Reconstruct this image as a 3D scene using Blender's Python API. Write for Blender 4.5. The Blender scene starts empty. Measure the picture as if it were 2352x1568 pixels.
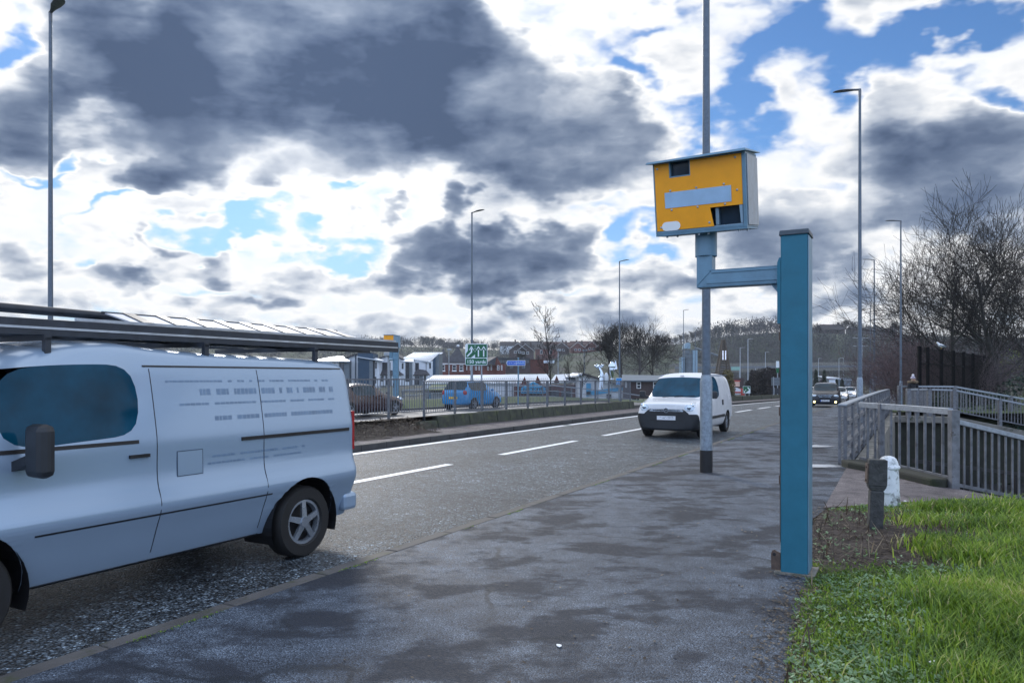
import bpy, bmesh, math, random
from mathutils import Vector, Matrix, noise as mnoise
S = bpy.context.scene
COL = S.collection
PI = math.pi
# ------------------------------------------------------------------ camera
FPX = 1700.0; XC = 1176.0; YH = 865.0; CH = 1.6      # focal length, centre and horizon in photo pixels (2352 wide); eye height
cam_d = bpy.data.cameras.new('camera'); cam = bpy.data.objects.new('camera', cam_d); COL.objects.link(cam)
cam.location = (0, 0, CH); cam.rotation_euler = (PI/2, 0, 0)
cam_d.sensor_width = 36; cam_d.lens = 36*FPX/2352; cam_d.shift_y = (YH-784)/2352
cam_d.clip_end = 4000; cam_d.clip_start = 0.05
S.camera = cam
S.view_settings.view_transform = 'Standard'; S.view_settings.look = 'None'
S.view_settings.gamma = 1; S.view_settings.exposure = 0.15
S.cycles.max_bounces = 6; S.cycles.transparent_max_bounces = 8
S.cycles.sample_clamp_indirect = 6.0
# ------------------------------------------------------------------ sun
SUN_AZ, SUN_EL = -16.0, 27.0                          # degrees left of the view axis, above the horizon
ld = bpy.data.lights.new('sun', 'SUN'); ld.energy = 1.4; ld.angle = math.radians(10); ld.color = (1.0, 0.96, 0.91)
lo = bpy.data.objects.new('sun', ld); COL.objects.link(lo)
sdir = Vector((math.sin(math.radians(SUN_AZ))*math.cos(math.radians(SUN_EL)), math.cos(math.radians(SUN_AZ))*math.cos(math.radians(SUN_EL)), math.sin(math.radians(SUN_EL))))
lo.rotation_euler = (-sdir).to_track_quat('-Z', 'Y').to_euler()
# ------------------------------------------------------------------ sky
W = bpy.data.worlds.new('World'); S.world = W; W.use_nodes = True
nt = W.node_tree; nt.nodes.clear()
class G:
    """small helper that writes node maths"""
    def __init__(s, nt): s.nt = nt
    def n(s, t, **k):
        x = s.nt.nodes.new(t)
        for a, b in k.items(): setattr(x, a, b)
        return x
    def put(s, sock, v):
        if hasattr(v, 'is_output'): s.nt.links.new(v, sock)
        else: sock.default_value = v
    def m(s, op, a, b=0.0, c=0.0, clamp=False):
        x = s.n('ShaderNodeMath', operation=op); x.use_clamp = clamp
        s.put(x.inputs[0], a); s.put(x.inputs[1], b)
        if op in ('MULTIPLY_ADD', 'COMPARE', 'SMOOTH_MIN', 'SMOOTH_MAX'): s.put(x.inputs[2], c)
        return x.outputs[0]
    def v(s, op, a, b=(0, 0, 0), out=0):
        x = s.n('ShaderNodeVectorMath', operation=op); s.put(x.inputs[0], a)
        if op == 'SCALE': s.put(x.inputs[3], b)
        else: s.put(x.inputs[1], b)
        return x.outputs[out]
    def length(s, a):
        x = s.n('ShaderNodeVectorMath', operation='LENGTH'); s.put(x.inputs[0], a); return x.outputs['Value']
    def mr(s, val, a, b, c=0.0, d=1.0, t='SMOOTHSTEP'):
        x = s.n('ShaderNodeMapRange', interpolation_type=t)
        for i, q in enumerate((val, a, b, c, d)): s.put(x.inputs[i], q)
        return x.outputs[0]
    def noise(s, vec, scale, detail=6, rough=.55, dist=0.0, kind='FBM', col=False, dim='3D'):
        x = s.n('ShaderNodeTexNoise'); x.noise_type = kind; x.noise_dimensions = dim
        s.put(x.inputs['Vector'], vec); s.put(x.inputs['Scale'], scale); s.put(x.inputs['Detail'], detail); s.put(x.inputs['Roughness'], rough); s.put(x.inputs['Distortion'], dist)
        return x.outputs['Color' if col else 'Fac']
    def vor(s, vec, scale, detail=0, feature='F1', out='Distance', rnd=1.0, rough=.5, dim='3D'):
        x = s.n('ShaderNodeTexVoronoi', feature=feature, voronoi_dimensions=dim)
        s.put(x.inputs['Vector'], vec); s.put(x.inputs['Scale'], scale)
        if 'Detail' in x.inputs: s.put(x.inputs['Detail'], detail); s.put(x.inputs['Roughness'], rough)
        s.put(x.inputs['Randomness'], rnd)
        return x.outputs[out]
    def mix(s, f, a, b, t='RGBA', blend='MIX'):
        x = s.n('ShaderNodeMix', data_type=t)
        if t == 'RGBA': x.blend_type = blend; i = (0, 6, 7); o = 2
        else: i = (0, 2, 3); o = 0
        s.put(x.inputs[i[0]], f)
        for k, q in ((i[1], a), (i[2], b)):
            if isinstance(q, tuple) and len(q) == 3 and t == 'RGBA': q = (*q, 1)
            s.put(x.inputs[k], q)
        return x.outputs[o]
    def ramp(s, f, stops, interp='LINEAR'):
        x = s.n('ShaderNodeValToRGB'); r = x.color_ramp; r.interpolation = interp
        while len(r.elements) < len(stops): r.elements.new(0.5)
        for e, (p, c) in zip(r.elements, stops): e.position = p; e.color = (*c, 1) if len(c) == 3 else c
        s.put(x.inputs[0], f); return x.outputs[0]
    def xyz(s, a, b, c=0.0):
        x = s.n('ShaderNodeCombineXYZ')
        for i, q in enumerate((a, b, c)): s.put(x.inputs[i], q)
        return x.outputs[0]
    def sep(s, v):
        x = s.n('ShaderNodeSeparateXYZ'); s.put(x.inputs[0], v); return x.outputs
g = G(nt)
tc = g.n('ShaderNodeTexCoord').outputs['Generated']
dx, dy, dz = g.sep(tc)
fwd = g.mr(dy, 0.15, 0.45)
iy = g.m('DIVIDE', 1.0, g.m('MAXIMUM', dy, 0.12))
# gnomonic coordinates of the direction about due north of the eye; units of 1000 photo pixels
px = g.m('MULTIPLY_ADD', g.m('MULTIPLY', dx, iy), 1.7, 1.176)
py = g.m('MULTIPLY_ADD', g.m('MULTIPLY', dz, iy), -1.7, 0.865)
# stereographic coordinates for the cloud texture (even in every direction but straight behind)
st = g.m('DIVIDE', 2.0, g.m('MAXIMUM', g.m('ADD', dy, 1.05), 0.05))
ds = g.xyz(g.m('MULTIPLY', dx, st), g.m('MULTIPLY', g.m('MULTIPLY', dz, st), 1.8))
elv = g.m('ABSOLUTE', dz)
w1 = g.noise(ds, 5.0, 3, .6, col=True, dim='2D')
w2 = g.noise(g.v('ADD', ds, (3.1, 1.7, 5.2)), 17.0, 3, .6, col=True, dim='2D')
wv = g.v('ADD', g.v('SCALE', g.v('SUBTRACT', w1, (.5, .5, .5)), 0.30), g.v('SCALE', g.v('SUBTRACT', w2, (.5, .5, .5)), 0.11))
P0 = g.xyz(px, py)
PW = g.v('ADD', P0, wv)
def blob(cx, cy, rx, ry, w, rot=0.0, soft=0.10):
    q = g.v('SUBTRACT', PW, (cx/1000, cy/1000, 0))
    if rot:
        r = g.n('ShaderNodeVectorRotate', rotation_type='Z_AXIS'); g.put(r.inputs['Vector'], q); r.inputs['Angle'].default_value = math.radians(rot); q = r.outputs[0]
    q = g.v('MULTIPLY', q, (1000/rx, 1000/ry, 0))
    return g.m('MULTIPLY', g.mr(g.length(q), 1.30, soft), w*(1.50 if w > 0 else 1.0))
BLOBS = [
 # the large dark cloud
 (540, 130, 480, 210, .34, 12), (760, 260, 440, 140, .26, 14), (1050, 190, 240, 210, .32, 0), (1300, 320, 240, 150, .30, 0), (930, 330, 320, 70, .16, 6), (1010, 40, 150, 130, .16, 0),
 (280, 90, 250, 160, .24, 0), (1080, 390, 260, 50, .12, 0), (1350, 410, 150, 60, .14, 0), (480, 280, 220, 80, .14, 20), (1410, 290, 110, 90, .18, 0), (820, 120, 300, 160, .20, 0), (420, 170, 190, 120, .14, 0),
 (530, 80, 190, 160, .40, 0), (230, 60, 160, 130, .22, 0), (375, 395, 105, 62, .42, 20), (625, 425, 80, 45, .20, 0), (60, 280, 130, 90, .20, 0), (20, 350, 100, 60, .14, 0), (700, 400, 200, 40, .08, 0),
 # grey bank in the middle
 (1030, 585, 250, 72, .42, 6), (1220, 620, 180, 66, .34, 10), (1200, 560, 150, 60, .24, 0), (880, 485, 55, 22, .22, 0), (1050, 505, 34, 34, .22, 0), (1130, 660, 160, 24, .10, 0),
 # right-hand bank
 (2200, 400, 300, 120, .40, -8), (2330, 300, 160, 90, .26, 0), (2050, 450, 140, 80, .26, 0), (1900, 520, 220, 60, .16, 0), (2230, 510, 200, 50, .22, 0), (1760, 590, 140, 60, .22, 0), (1500, 640, 110, 60, .20, 0), (1950, 630, 130, 70, .22, 0), (1560, 590, 60, 30, .12, 0), (1860, 690, 200, 30, .15, 0),
 # small greys low on the left
 (310, 610, 50, 26, .24, 0), (60, 600, 120, 42, .20, 0), (20, 560, 50, 40, .16, 0), (520, 600, 60, 40, .15, 0), (370, 560, 50, 26, .15, 0), (640, 670, 60, 28, .16, 0), (230, 640, 120, 30, .12, 0), (1300, 745, 220, 42, .16, 0), (860, 740, 200, 40, .12, 0), (1180, 780, 340, 26, .10, 0), (1560, 760, 180, 30, .06, 0),
 # openings of blue sky
 (1435, 175, 60, 90, -.46, 0), (1600, 270, 190, 70, -.42, 6), (1700, 170, 60, 90, -.30, 0), (1500, 45, 120, 30, -.26, 10), (1810, 60, 160, 90, -.46, 0), (2060, 110, 250, 90, -.60, 14), (2230, 40, 190, 80, -.50, 0), (1960, 190, 100, 60, -.30, 20), (2270, 190, 120, 36, -.30, 0), (1690, 350, 60, 50, -.34, 0), (1740, 270, 70, 60, -.26, 0), (1375, 580, 60, 45, -.46, 0), (1480, 548, 80, 30, -.36, 0),
 (530, 522, 190, 36, -.50, 5), (760, 562, 110, 34, -.46, 8), (250, 476, 200, 16, -.36, 6), (150, 370, 90, 26, -.46, 16), (30, 125, 60, 45, -.40, 0), (40, 413, 110, 12, -.30, 0), (215, 590, 50, 20, -.28, 30), (480, 650, 180, 28, -.34, 0), (780, 430, 40, 14, -.28, 0),
 # bright breaks
 (740, -6, 110, 34, -.50, 0), (640, -8, 60, 22, -.40, 0), (1220, 40, 110, 90, -.24, -20), (1330, 110, 90, 50, -.16, 20), (720, 215, 70, 24, -.12, 20), (250, 270, 90, 40, -.16, 20), (60, 60, 90, 60, -.12, 0), (160, 300, 90, 50, -.10, 0), (900, 470, 160, 40, -.06, 0),
]
def total(items):
    r = None
    for b in items:
        x = blob(*b); r = x if r is None else g.m('ADD', r, x)
    return r
B = g.m('MULTIPLY', total(BLOBS), fwd)
Bp = g.m('MULTIPLY', g.m('SUBTRACT', 1.0, g.m('EXPONENT', g.m('MULTIPLY', g.m('MAXIMUM', B, 0.0), -2.4))), 0.74)   # thickening levels off
B = g.m('ADD', Bp, g.m('MINIMUM', B, 0.0))
# fractal density, coarse high up and fine near the horizon
lowmix = g.mr(elv, 0.24, 0.09)
def dens(off):
    q = g.v('ADD', ds, off)
    a = g.noise(q, 5.2, 7, .50, dim='2D')
    b = g.noise(g.v('MULTIPLY', q, (1, 1.35, 1)), 9.0, 6, .55, dim='2D')
    pf = g.m('SUBTRACT', 1.0, g.vor(g.v('ADD', q, g.v('SCALE', w2, 0.05)), 13.0, 2, 'F1', rough=.55, dim='2D'))
    pf2 = g.m('SUBTRACT', 1.0, g.vor(g.v('ADD', q, g.v('SCALE', w2, 0.04)), 19.0, 1, 'F1', rough=.55, dim='2D'))
    puff = g.mix(lowmix, pf, pf2, 'FLOAT')
    f = g.mix(lowmix, a, b, 'FLOAT')
    return g.m('MULTIPLY_ADD', g.m('SUBTRACT', puff, 0.62), g.mix(lowmix, 0.24, 0.36, 'FLOAT'), g.m('SUBTRACT', f, 0.5))
f0 = dens((0, 0, 0))
f1 = dens((0, 0.034, 0))
back = g.mr(dy, 0.25, -0.25)
base = g.m('MULTIPLY_ADD', back, -0.12, 0.70)
calm = g.mr(B, 0.10, 0.55, 1.0, 1.0)                # thick cloud is smoother than broken cloud
D = g.m('ADD', base, g.m('MULTIPLY_ADD', f0, calm, B))
emb = g.m('SUBTRACT', f0, f1)                        # lit tops, shaded undersides
emb = g.m('MULTIPLY', emb, g.mix(lowmix, 1.6, 2.5, 'FLOAT'))
D2 = g.m('SUBTRACT', D, g.m('MULTIPLY', emb, 0.42))
D2 = g.m('ADD', D2, g.m('MULTIPLY', g.mr(g.noise(g.v('MULTIPLY', g.v('ADD', ds, (8, 3, 0)), (.55, 1.2, 1)), 8.0, 5, .55, dim='2D'), .40, .74), g.mix(lowmix, .18, .17, 'FLOAT')))
D2 = g.m('SUBTRACT', D2, g.mr(elv, 0.12, 0.0, 0.0, 0.10))
cloud = g.ramp(g.m('MULTIPLY', D2, 0.72), [(0.0, (.84, .89, .97)), (.34, (.86, .89, .94)), (.44, (.94, .94, .945)), (.505, (.82, .835, .86)), (.58, (.62, .66, .725)), (.66, (.44, .49, .58)), (.73, (.27, .325, .43)), (.84, (.155, .205, .305)), (.94, (.095, .135, .225)), (1.0, (.065, .098, .175))])
cover = g.mr(D, .16, .52)
sky = g.n('ShaderNodeTexSky', sky_type='NISHITA'); sky.sun_disc = False
sky.sun_elevation = math.radians(SUN_EL); sky.sun_rotation = math.radians(SUN_AZ); sky.altitude = 50; sky.air_density = 1.0; sky.dust_density = 0.2; sky.ozone_density = 2.0
skyc = g.mix(1.0, g.v('SCALE', sky.outputs[0], 0.1), (.53, .77, 1.05), blend='MULTIPLY')
haze = g.mr(elv, 0.26, 0.0, 0.0, 0.75)
skyc = g.mix(haze, skyc, (.44, .60, .82))
cl_h = g.mix(g.mr(elv, 0.07, 0.0), (1, 1, 1), (1.0, .95, .86))
cloud = g.mix(1.0, cloud, cl_h, blend='MULTIPLY')
c = g.mix(cover, skyc, cloud)
sa = g.v('DOT_PRODUCT', tc, tuple(sdir), out=1)
glow = g.m('MULTIPLY_ADD', g.m('POWER', g.m('MAXIMUM', sa, 0.0), 26.0), 0.22, 1.0)
c = g.v('SCALE', c, glow)
# sky behind the eye, brightened and blued to fill surfaces that face the eye
c = g.mix(g.m('MULTIPLY', back, 0.6), c, (.90, 1.20, 1.78))
lp_ground = g.mr(dz, -0.02, -0.10)
c = g.mix(lp_ground, c, (.20, .22, .25))
bg = g.n('ShaderNodeBackground'); g.put(bg.inputs[0], g.v('SCALE', c, 10.0)); bg.inputs[1].default_value = 0.1
out = g.n('ShaderNodeOutputWorld'); nt.links.new(bg.outputs[0], out.inputs[0])
W.cycles.sampling_method = 'MANUAL'; W.cycles.sample_map_resolution = 512
# ------------------------------------------------------------------ helpers
RND = random.Random(7)
TH = math.radians(28.5); U = Vector((math.sin(TH), math.cos(TH), 0)); NR = Vector((math.cos(TH), -math.sin(TH), 0))
HEAD_TO = math.atan2(-U.y, -U.x)                      # heading of traffic that comes towards the eye
HEAD_AWAY = math.atan2(U.y, U.x)
def drop(q):                                          # the road falls gently away in the distance
    t = (q-38)/9.0
    return 0.0165*9.0*(t if t > 30 else math.log1p(math.exp(t)))
def bend(q): return -0.00016*max(0.0, q-70)**2 if q < 300 else -0.00016*230**2-0.0736*(q-300)
def RW(q, p, z=0.0):                                  # road frame -> world: q along, p to the right, z above the footway level
    b = bend(q); return Vector((U.x*q+NR.x*(p+b), U.y*q+NR.y*(p+b), z-drop(q)))
def QP(X, Y):
    q = X*U.x+Y*U.y; return q, X*NR.x+Y*NR.y-bend(q)
def PT(x, y, Y):                                      # photo pixel at depth Y -> world
    return Vector(((x-XC)*Y/FPX, Y, CH+(YH-y)*Y/FPX))
def GP(x, Y):                                         # ground point under photo column x at depth Y
    X = (x-XC)*Y/FPX; q, p = QP(X, Y); return Vector((X, Y, -drop(q)))
MATS = {}
def newmat(name):
    m = bpy.data.materials.new(name); m.use_nodes = True; n = m.node_tree; n.nodes.clear()
    gg = G(n); b = gg.n('ShaderNodeBsdfPrincipled'); o = gg.n('ShaderNodeOutputMaterial'); n.links.new(b.outputs[0], o.inputs[0])
    MATS[name] = m; return m, gg, b
def mat(name, col, rough=.6, metal=0.0, var=.12, scale=3.0, bump=0.0, bscale=40.0, coat=0.0, emit=None, dirt=None, spec=.5, gen=False):
    m, gg, b = newmat(name)
    b.inputs['Roughness'].default_value = rough; b.inputs['Metallic'].default_value = metal
    b.inputs['Specular IOR Level'].default_value = spec
    if coat: b.inputs['Coat Weight'].default_value = coat; b.inputs['Coat Roughness'].default_value = .08
    co = gg.n('ShaderNodeTexCoord').outputs['Object']
    c = (*col, 1)
    if var:
        f = gg.noise(co, scale, 5, .6)
        lo_ = tuple(max(0, x*(1-var*2)) for x in col); hi = tuple(x*(1+var*2) for x in col)
        c = gg.ramp(f, [(.25, lo_), (.75, hi)])
        if dirt:
            f2 = gg.mr(gg.noise(co, dirt[1], 6, .65), dirt[2], dirt[2]+.16)
            c = gg.mix(f2, c, dirt[0])
        gg.put(b.inputs['Roughness'], gg.mr(f, .2, .8, max(.02, rough-.08), min(1, rough+.08)))
    gg.put(b.inputs['Base Color'], c)
    if bump:
        bn = gg.n('ShaderNodeBump'); bn.inputs['Strength'].default_value = bump; bn.inputs['Distance'].default_value = .01
        gg.put(bn.inputs['Height'], gg.noise(co, bscale, 4, .6)); m.node_tree.links.new(bn.outputs[0], b.inputs['Normal'])
    if emit: b.inputs['Emission Color'].default_value = (*emit[0], 1); b.inputs['Emission Strength'].default_value = emit[1]
    return m
class MB:
    """collects shapes and links them as one mesh object"""
    def __init__(s): s.v = []; s.f = []; s.mi = []; s.cur = 0
    def add(s, vs, fs):
        o = len(s.v); s.v += [tuple(x) for x in vs]
        for f in fs: s.f.append(tuple(o+i for i in f)); s.mi.append(s.cur)
        return s
    def box(s, x0, x1, y0, y1, z0, z1):
        return s.add([(x0, y0, z0), (x1, y0, z0), (x1, y1, z0), (x0, y1, z0), (x0, y0, z1), (x1, y0, z1), (x1, y1, z1), (x0, y1, z1)],
                     [(0, 3, 2, 1), (4, 5, 6, 7), (0, 1, 5, 4), (1, 2, 6, 5), (2, 3, 7, 6), (3, 0, 4, 7)])
    def hexa(s, b, t):                                # two quads, bottom and top
        return s.add(list(b)+list(t), [(3, 2, 1, 0), (4, 5, 6, 7), (0, 1, 5, 4), (1, 2, 6, 5), (2, 3, 7, 6), (3, 0, 4, 7)])
    def bar(s, a, b, w, h, up=(0, 0, 1)):             # rectangular bar from a to b
        a = Vector(a); b = Vector(b); d = (b-a).normalized(); up = Vector(up)
        x = d.cross(up)
        if x.length < 1e-4: x = d.cross(Vector((0, 1, 0)))
        x.normalize(); y = x.cross(d).normalized()
        q = [x*sx*w/2+y*sy*h/2 for sx, sy in ((-1, -1), (1, -1), (1, 1), (-1, 1))]
        return s.hexa([a+k for k in q], [b+k for k in q])
    def tube(s, pts, rs, n=8, cap=True):
        pts = [Vector(p) for p in pts]
        if not isinstance(rs, (list, tuple)): rs = [rs]*len(pts)
        vs = []; fs = []; ref = None
        for i, p in enumerate(pts):
            d = (pts[min(i+1, len(pts)-1)]-pts[max(i-1, 0)])
            d = d.normalized() if d.length > 1e-9 else Vector((0, 0, 1))
            if ref is None: ref = Vector((1, 0, 0)) if abs(d.x) < .9 else Vector((0, 1, 0))
            x = d.cross(ref).normalized(); y = d.cross(x).normalized(); 
            for k in range(n):
                a = 2*PI*k/n; vs.append(p+x*math.cos(a)*rs[i]+y*math.sin(a)*rs[i])
        for i in range(len(pts)-1):
            for k in range(n): fs.append((i*n+k, i*n+(k+1) % n, (i+1)*n+(k+1) % n, (i+1)*n+k))
        if cap: fs += [tuple(range(n-1, -1, -1)), tuple(range((len(pts)-1)*n, len(pts)*n))]
        return s.add(vs, fs)
    def cyl(s, a, b, r0, r1=None, n=16): return s.tube([a, b], [r0, r0 if r1 is None else r1], n)
    def prism(s, poly, y0, y1, ax='y'):               # polygon (x,z) pushed along y; ax='x': (y,z) along x; ax='z': (x,y) along z
        mk = {'y': lambda a, b, t: (a, t, b), 'x': lambda a, b, t: (t, a, b), 'z': lambda a, b, t: (a, b, t)}[ax]
        n = len(poly)
        vs = [mk(a, b, y0) for a, b in poly]+[mk(a, b, y1) for a, b in poly]
        return s.add(vs, [tuple(range(n)), tuple(range(2*n-1, n-1, -1))]+[(i, n+i, n+(i+1) % n, (i+1) % n) for i in range(n)])
    def sphere(s, c, r, n=10, m=6, sc=(1, 1, 1)):
        c = Vector(c); vs = [c+Vector((0, 0, r*sc[2]))]; fs = []
        for i in range(1, m):
            for k in range(n):
                a = PI*i/m; t = 2*PI*k/n; vs.append(c+Vector((r*sc[0]*math.sin(a)*math.cos(t), r*sc[1]*math.sin(a)*math.sin(t), r*sc[2]*math.cos(a))))
        vs.append(c-Vector((0, 0, r*sc[2])))
        for k in range(n): fs.append((0, 1+k, 1+(k+1) % n)); fs.append((len(vs)-1, 1+(m-2)*n+(k+1) % n, 1+(m-2)*n+k))
        for i in range(m-2):
            for k in range(n): fs.append((1+i*n+k, 1+(i+1)*n+k, 1+(i+1)*n+(k+1) % n, 1+i*n+(k+1) % n))
        return s.add(vs, fs)
    def slab(s, q, t):                                # quad given a thickness along its normal
        q = [Vector(x) for x in q]; n = (q[1]-q[0]).cross(q[2]-q[0]).normalized()*t
        return s.hexa([x-n for x in q], q)
    def build(s, name, m=None, parent=None, loc=None, rotz=0, smooth=False, bevel=0, sub=0, recalc=True):
        me = bpy.data.meshes.new(name); me.from_pydata(s.v, [], s.f)
        if recalc:
            bm = bmesh.new(); bm.from_mesh(me); bmesh.ops.recalc_face_normals(bm, faces=bm.faces)
            if smooth and not sub:
                for e in bm.edges:
                    if len(e.link_faces) == 2 and e.calc_face_angle(0) > .7: e.smooth = False
            bm.to_mesh(me); bm.free()
        ms = m if isinstance(m, (list, tuple)) else [m]
        for x in ms:
            if x: me.materials.append(x)
        if len(ms) > 1: me.polygons.foreach_set('material_index', s.mi)
        if smooth: me.polygons.foreach_set('use_smooth', [True]*len(me.polygons))
        o = bpy.data.objects.new(name, me); COL.objects.link(o)
        if parent: o.parent = parent
        if loc is not None: o.location = loc
        if rotz: o.rotation_euler.z = rotz
        if bevel:
            b = o.modifiers.new('bevel', 'BEVEL'); b.width = bevel; b.segments = 2; b.limit_method = 'ANGLE'; b.angle_limit = math.radians(40)
        if sub:
            b = o.modifiers.new('sub', 'SUBSURF'); b.levels = sub; b.render_levels = sub
        return o
def thing(name, label, cat, loc=(0, 0, 0), rotz=0, group=None):
    o = bpy.data.objects.new(name, None); COL.objects.link(o); o.empty_display_size = .2
    o.location = loc; o.rotation_euler = (0, 0, rotz); return tag(o, label, cat, group)
def tag(o, label, cat, group=None):
    o['label'] = label; o['category'] = cat
    if group: o['group'] = group
    return o
def struct(o): o['kind'] = 'structure'; return o
def stuff(o, label=None, cat=None):
    o['kind'] = 'stuff'
    if label: o['label'] = label; o['category'] = cat
    return o
def dup(root, loc=None, rotz=None, label=None, scale=None, group=None):
    r = root.copy(); COL.objects.link(r)
    if loc is not None: r.location = loc
    if rotz is not None: r.rotation_euler = (0, 0, rotz)
    if scale is not None: r.scale = (scale,)*3 if not isinstance(scale, tuple) else scale
    if label: r['label'] = label
    if group: r['group'] = group
    for ch in list(root.children):
        c = ch.copy(); COL.objects.link(c); c.parent = r
        for k in list(ch.children):
            d = k.copy(); COL.objects.link(d); d.parent = c
    return r
def recolor(root, old, new):                          # the copy keeps its mesh, its paint is set on the object
    for o in list(root.children)+[k for c in root.children for k in c.children]:
        for sl in o.material_slots:
            if sl.material == old: sl.link = 'OBJECT'; sl.material = new
def text(body, size, m, parent, loc, rot=(PI/2, 0, 0), ext=.002, align='CENTER', name='lettering', space=1.0, bold=0.0):
    cu = bpy.data.curves.new(name, 'FONT'); cu.body = body; cu.size = size; cu.extrude = ext; cu.align_x = align; cu.align_y = 'CENTER'; cu.space_character = space; cu.offset = bold
    tmp = bpy.data.objects.new(name, cu); COL.objects.link(tmp)
    dg = bpy.context.evaluated_depsgraph_get(); dg.update()
    me = bpy.data.meshes.new_from_object(tmp.evaluated_get(dg)); me.name = name
    bpy.data.objects.remove(tmp); me.materials.clear(); me.materials.append(m)
    o = bpy.data.objects.new(name, me); COL.objects.link(o); o.parent = parent; o.location = loc; o.rotation_euler = rot
    return o
# ------------------------------------------------------------------ materials
def asphalt(name, dark, light, chip, rough, bumpd, patch=None, bumps=1.0):
    m, gg, b = newmat(name); co = gg.n('ShaderNodeTexCoord').outputs['Object']
    vc = gg.vor(co, chip, out='Color'); vd = gg.vor(co, chip)
    s1 = gg.sep(vc)[0]
    big = gg.noise(co, .55, 4, .6); mid = gg.noise(co, 4.0, 5, .65)
    c = gg.ramp(s1, [(0.0, dark), (.6, tuple((a+b_)/2 for a, b_ in zip(dark, light))), (.94, light), (1.0, tuple(min(1, x*(1.35 if patch else 2.2)) for x in light))])
    c = gg.mix(gg.mr(vd, .30, .75), c, tuple(x*.45 for x in dark))
    c = gg.mix(1.0, c, gg.ramp(mid, [(.3, (.55, .55, .57)), (.7, (1.38, 1.38, 1.36))]), blend='MULTIPLY')
    c = gg.mix(1.0, c, gg.ramp(big, [(.32, (.68, .68, .70)), (.66, (1.28, 1.28, 1.27))]), blend='MULTIPLY')
    r = gg.mr(s1, 0, 1, rough-.1, rough+.12)
    b.inputs['Specular IOR Level'].default_value = .28
    if not patch: 
      clu = gg.vor(co, chip*.42, out='Color'); cl_ = gg.sep(clu)[0]
      c = gg.mix(1.0, c, gg.ramp(cl_, [(0, (.55, .56, .58)), (.7, (1.05, 1.05, 1.05)), (1, (1.75, 1.78, 1.8))]), blend='MULTIPLY')
    if patch:
        q = gg.v('MULTIPLY', co, (1, 1, 1))
        pm = gg.m('ADD', gg.m('MULTIPLY', gg.noise(gg.v('MULTIPLY', q, (.8, 1.15, 1)), patch[0], 6, .62, .12), .82), gg.m('MULTIPLY', gg.noise(q, patch[0]*4.2, 5, .6), .18)); pk = gg.mr(pm, patch[1]+.01, patch[1]+.125)
        c = gg.mix(gg.m('MULTIPLY', pk, patch[2]), c, patch[3])
        r = gg.m('SUBTRACT', r, gg.m('MULTIPLY', pk, -.14))
    if patch:                                          # cracks and old joints
        wv_ = gg.v('SCALE', gg.v('SUBTRACT', gg.noise(co, 2.0, 3, .6, col=True), (.5, .5, .5)), .35)
        cr = gg.vor(gg.v('ADD', co, wv_), .38, feature='DISTANCE_TO_EDGE')
        ck = gg.m('MULTIPLY', gg.mr(cr, .012, .003), gg.mr(gg.noise(co, .7, 2), .46, .56))
        c = gg.mix(gg.m('MULTIPLY', ck, .75), c, tuple(x*.3 for x in dark))
    gg.put(b.inputs['Base Color'], c); gg.put(b.inputs['Roughness'], r)
    bn = gg.n('ShaderNodeBump'); bn.inputs['Strength'].default_value = bumps; bn.inputs['Distance'].default_value = bumpd
    h = gg.m('ADD', gg.m('MULTIPLY', gg.m('SUBTRACT', 1.0, vd), 1.0), gg.m('MULTIPLY', s1, .5))
    gg.put(bn.inputs['Height'], h); m.node_tree.links.new(bn.outputs[0], b.inputs['Normal'])
    return m
M_road = asphalt('road_asphalt', (.018, .025, .034), (.215, .26, .30), 50, .50, .016)
M_road2 = asphalt('far_road_asphalt', (.09, .09, .095), (.22, .22, .23), 55, .42, .008)
M_pave = asphalt('footway_asphalt', (.052, .067, .094), (.200, .245, .312), 110, .56, .005, (1.45, .452, .90, (.022, .026, .037)), .9)
M_path = asphalt('pinkish_path', (.14, .12, .125), (.28, .25, .255), 120, .7, .004, (.7, .62, .4, (.07, .06, .065)), .8)
M_kerb = mat('kerb_stone', (.085, .080, .078), .75, var=.25, scale=2.2, bump=.5, bscale=60, dirt=((.05, .055, .03), 5, .52))
M_kerbdark = mat('dark_kerb', (.05, .05, .052), .7, var=.25, scale=3, bump=.4)
M_line = mat('road_paint', (.86, .87, .88), .50, var=.06, scale=9, bump=.4, bscale=90, dirt=((.15, .155, .16), 7, .63))
M_soil = mat('soil', (.045, .035, .03), .95, var=.35, scale=7, bump=1.0, bscale=30, dirt=((.09, .085, .05), 8, .55))
M_turf = mat('turf', (.045, .075, .022), .95, var=.35, scale=5, bump=1.0, bscale=30, dirt=((.05, .042, .03), 3, .58))
M_land = mat('land', (.045, .058, .032), .95, var=.3, scale=.06, dirt=((.05, .042, .04), .05, .5))
M_galv = mat('galvanised_steel', (.33, .36, .40), .50, .55, var=.14, scale=16, bump=.1, bscale=30, dirt=((.22, .25, .29), 30, .56))
M_galvdark = mat('weathered_steel', (.15, .165, .19), .48, .45, var=.2, scale=12)
M_pole = mat('silhouette_galvanised_pole', (.115, .145, .185), .45, .35, var=.14, scale=16, bump=.1, bscale=30)  # same steel as the foot, darkened to a silhouette against the sky
M_base = mat('galvanised_base', (.24, .29, .345), .45, .45, var=.16, scale=18, bump=.12, bscale=40, dirt=((.16, .19, .23), 22, .54))
M_rail = mat('dull_galvanised_rail', (.165, .172, .19), .55, .35, var=.22, scale=9, bump=.15, bscale=40, dirt=((.085, .08, .078), 7, .56))
M_litgalv = mat('lit_galvanised', (.50, .55, .62), .5, .2, var=.08)  # lit copy of the lamp steel: light put into the far poles' colour
M_black = mat('black_paint', (.012, .012, .014), .45, var=.2, scale=10)
M_rubber = mat('rubber', (.012, .012, .013), .7, var=.2, scale=20)
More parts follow.
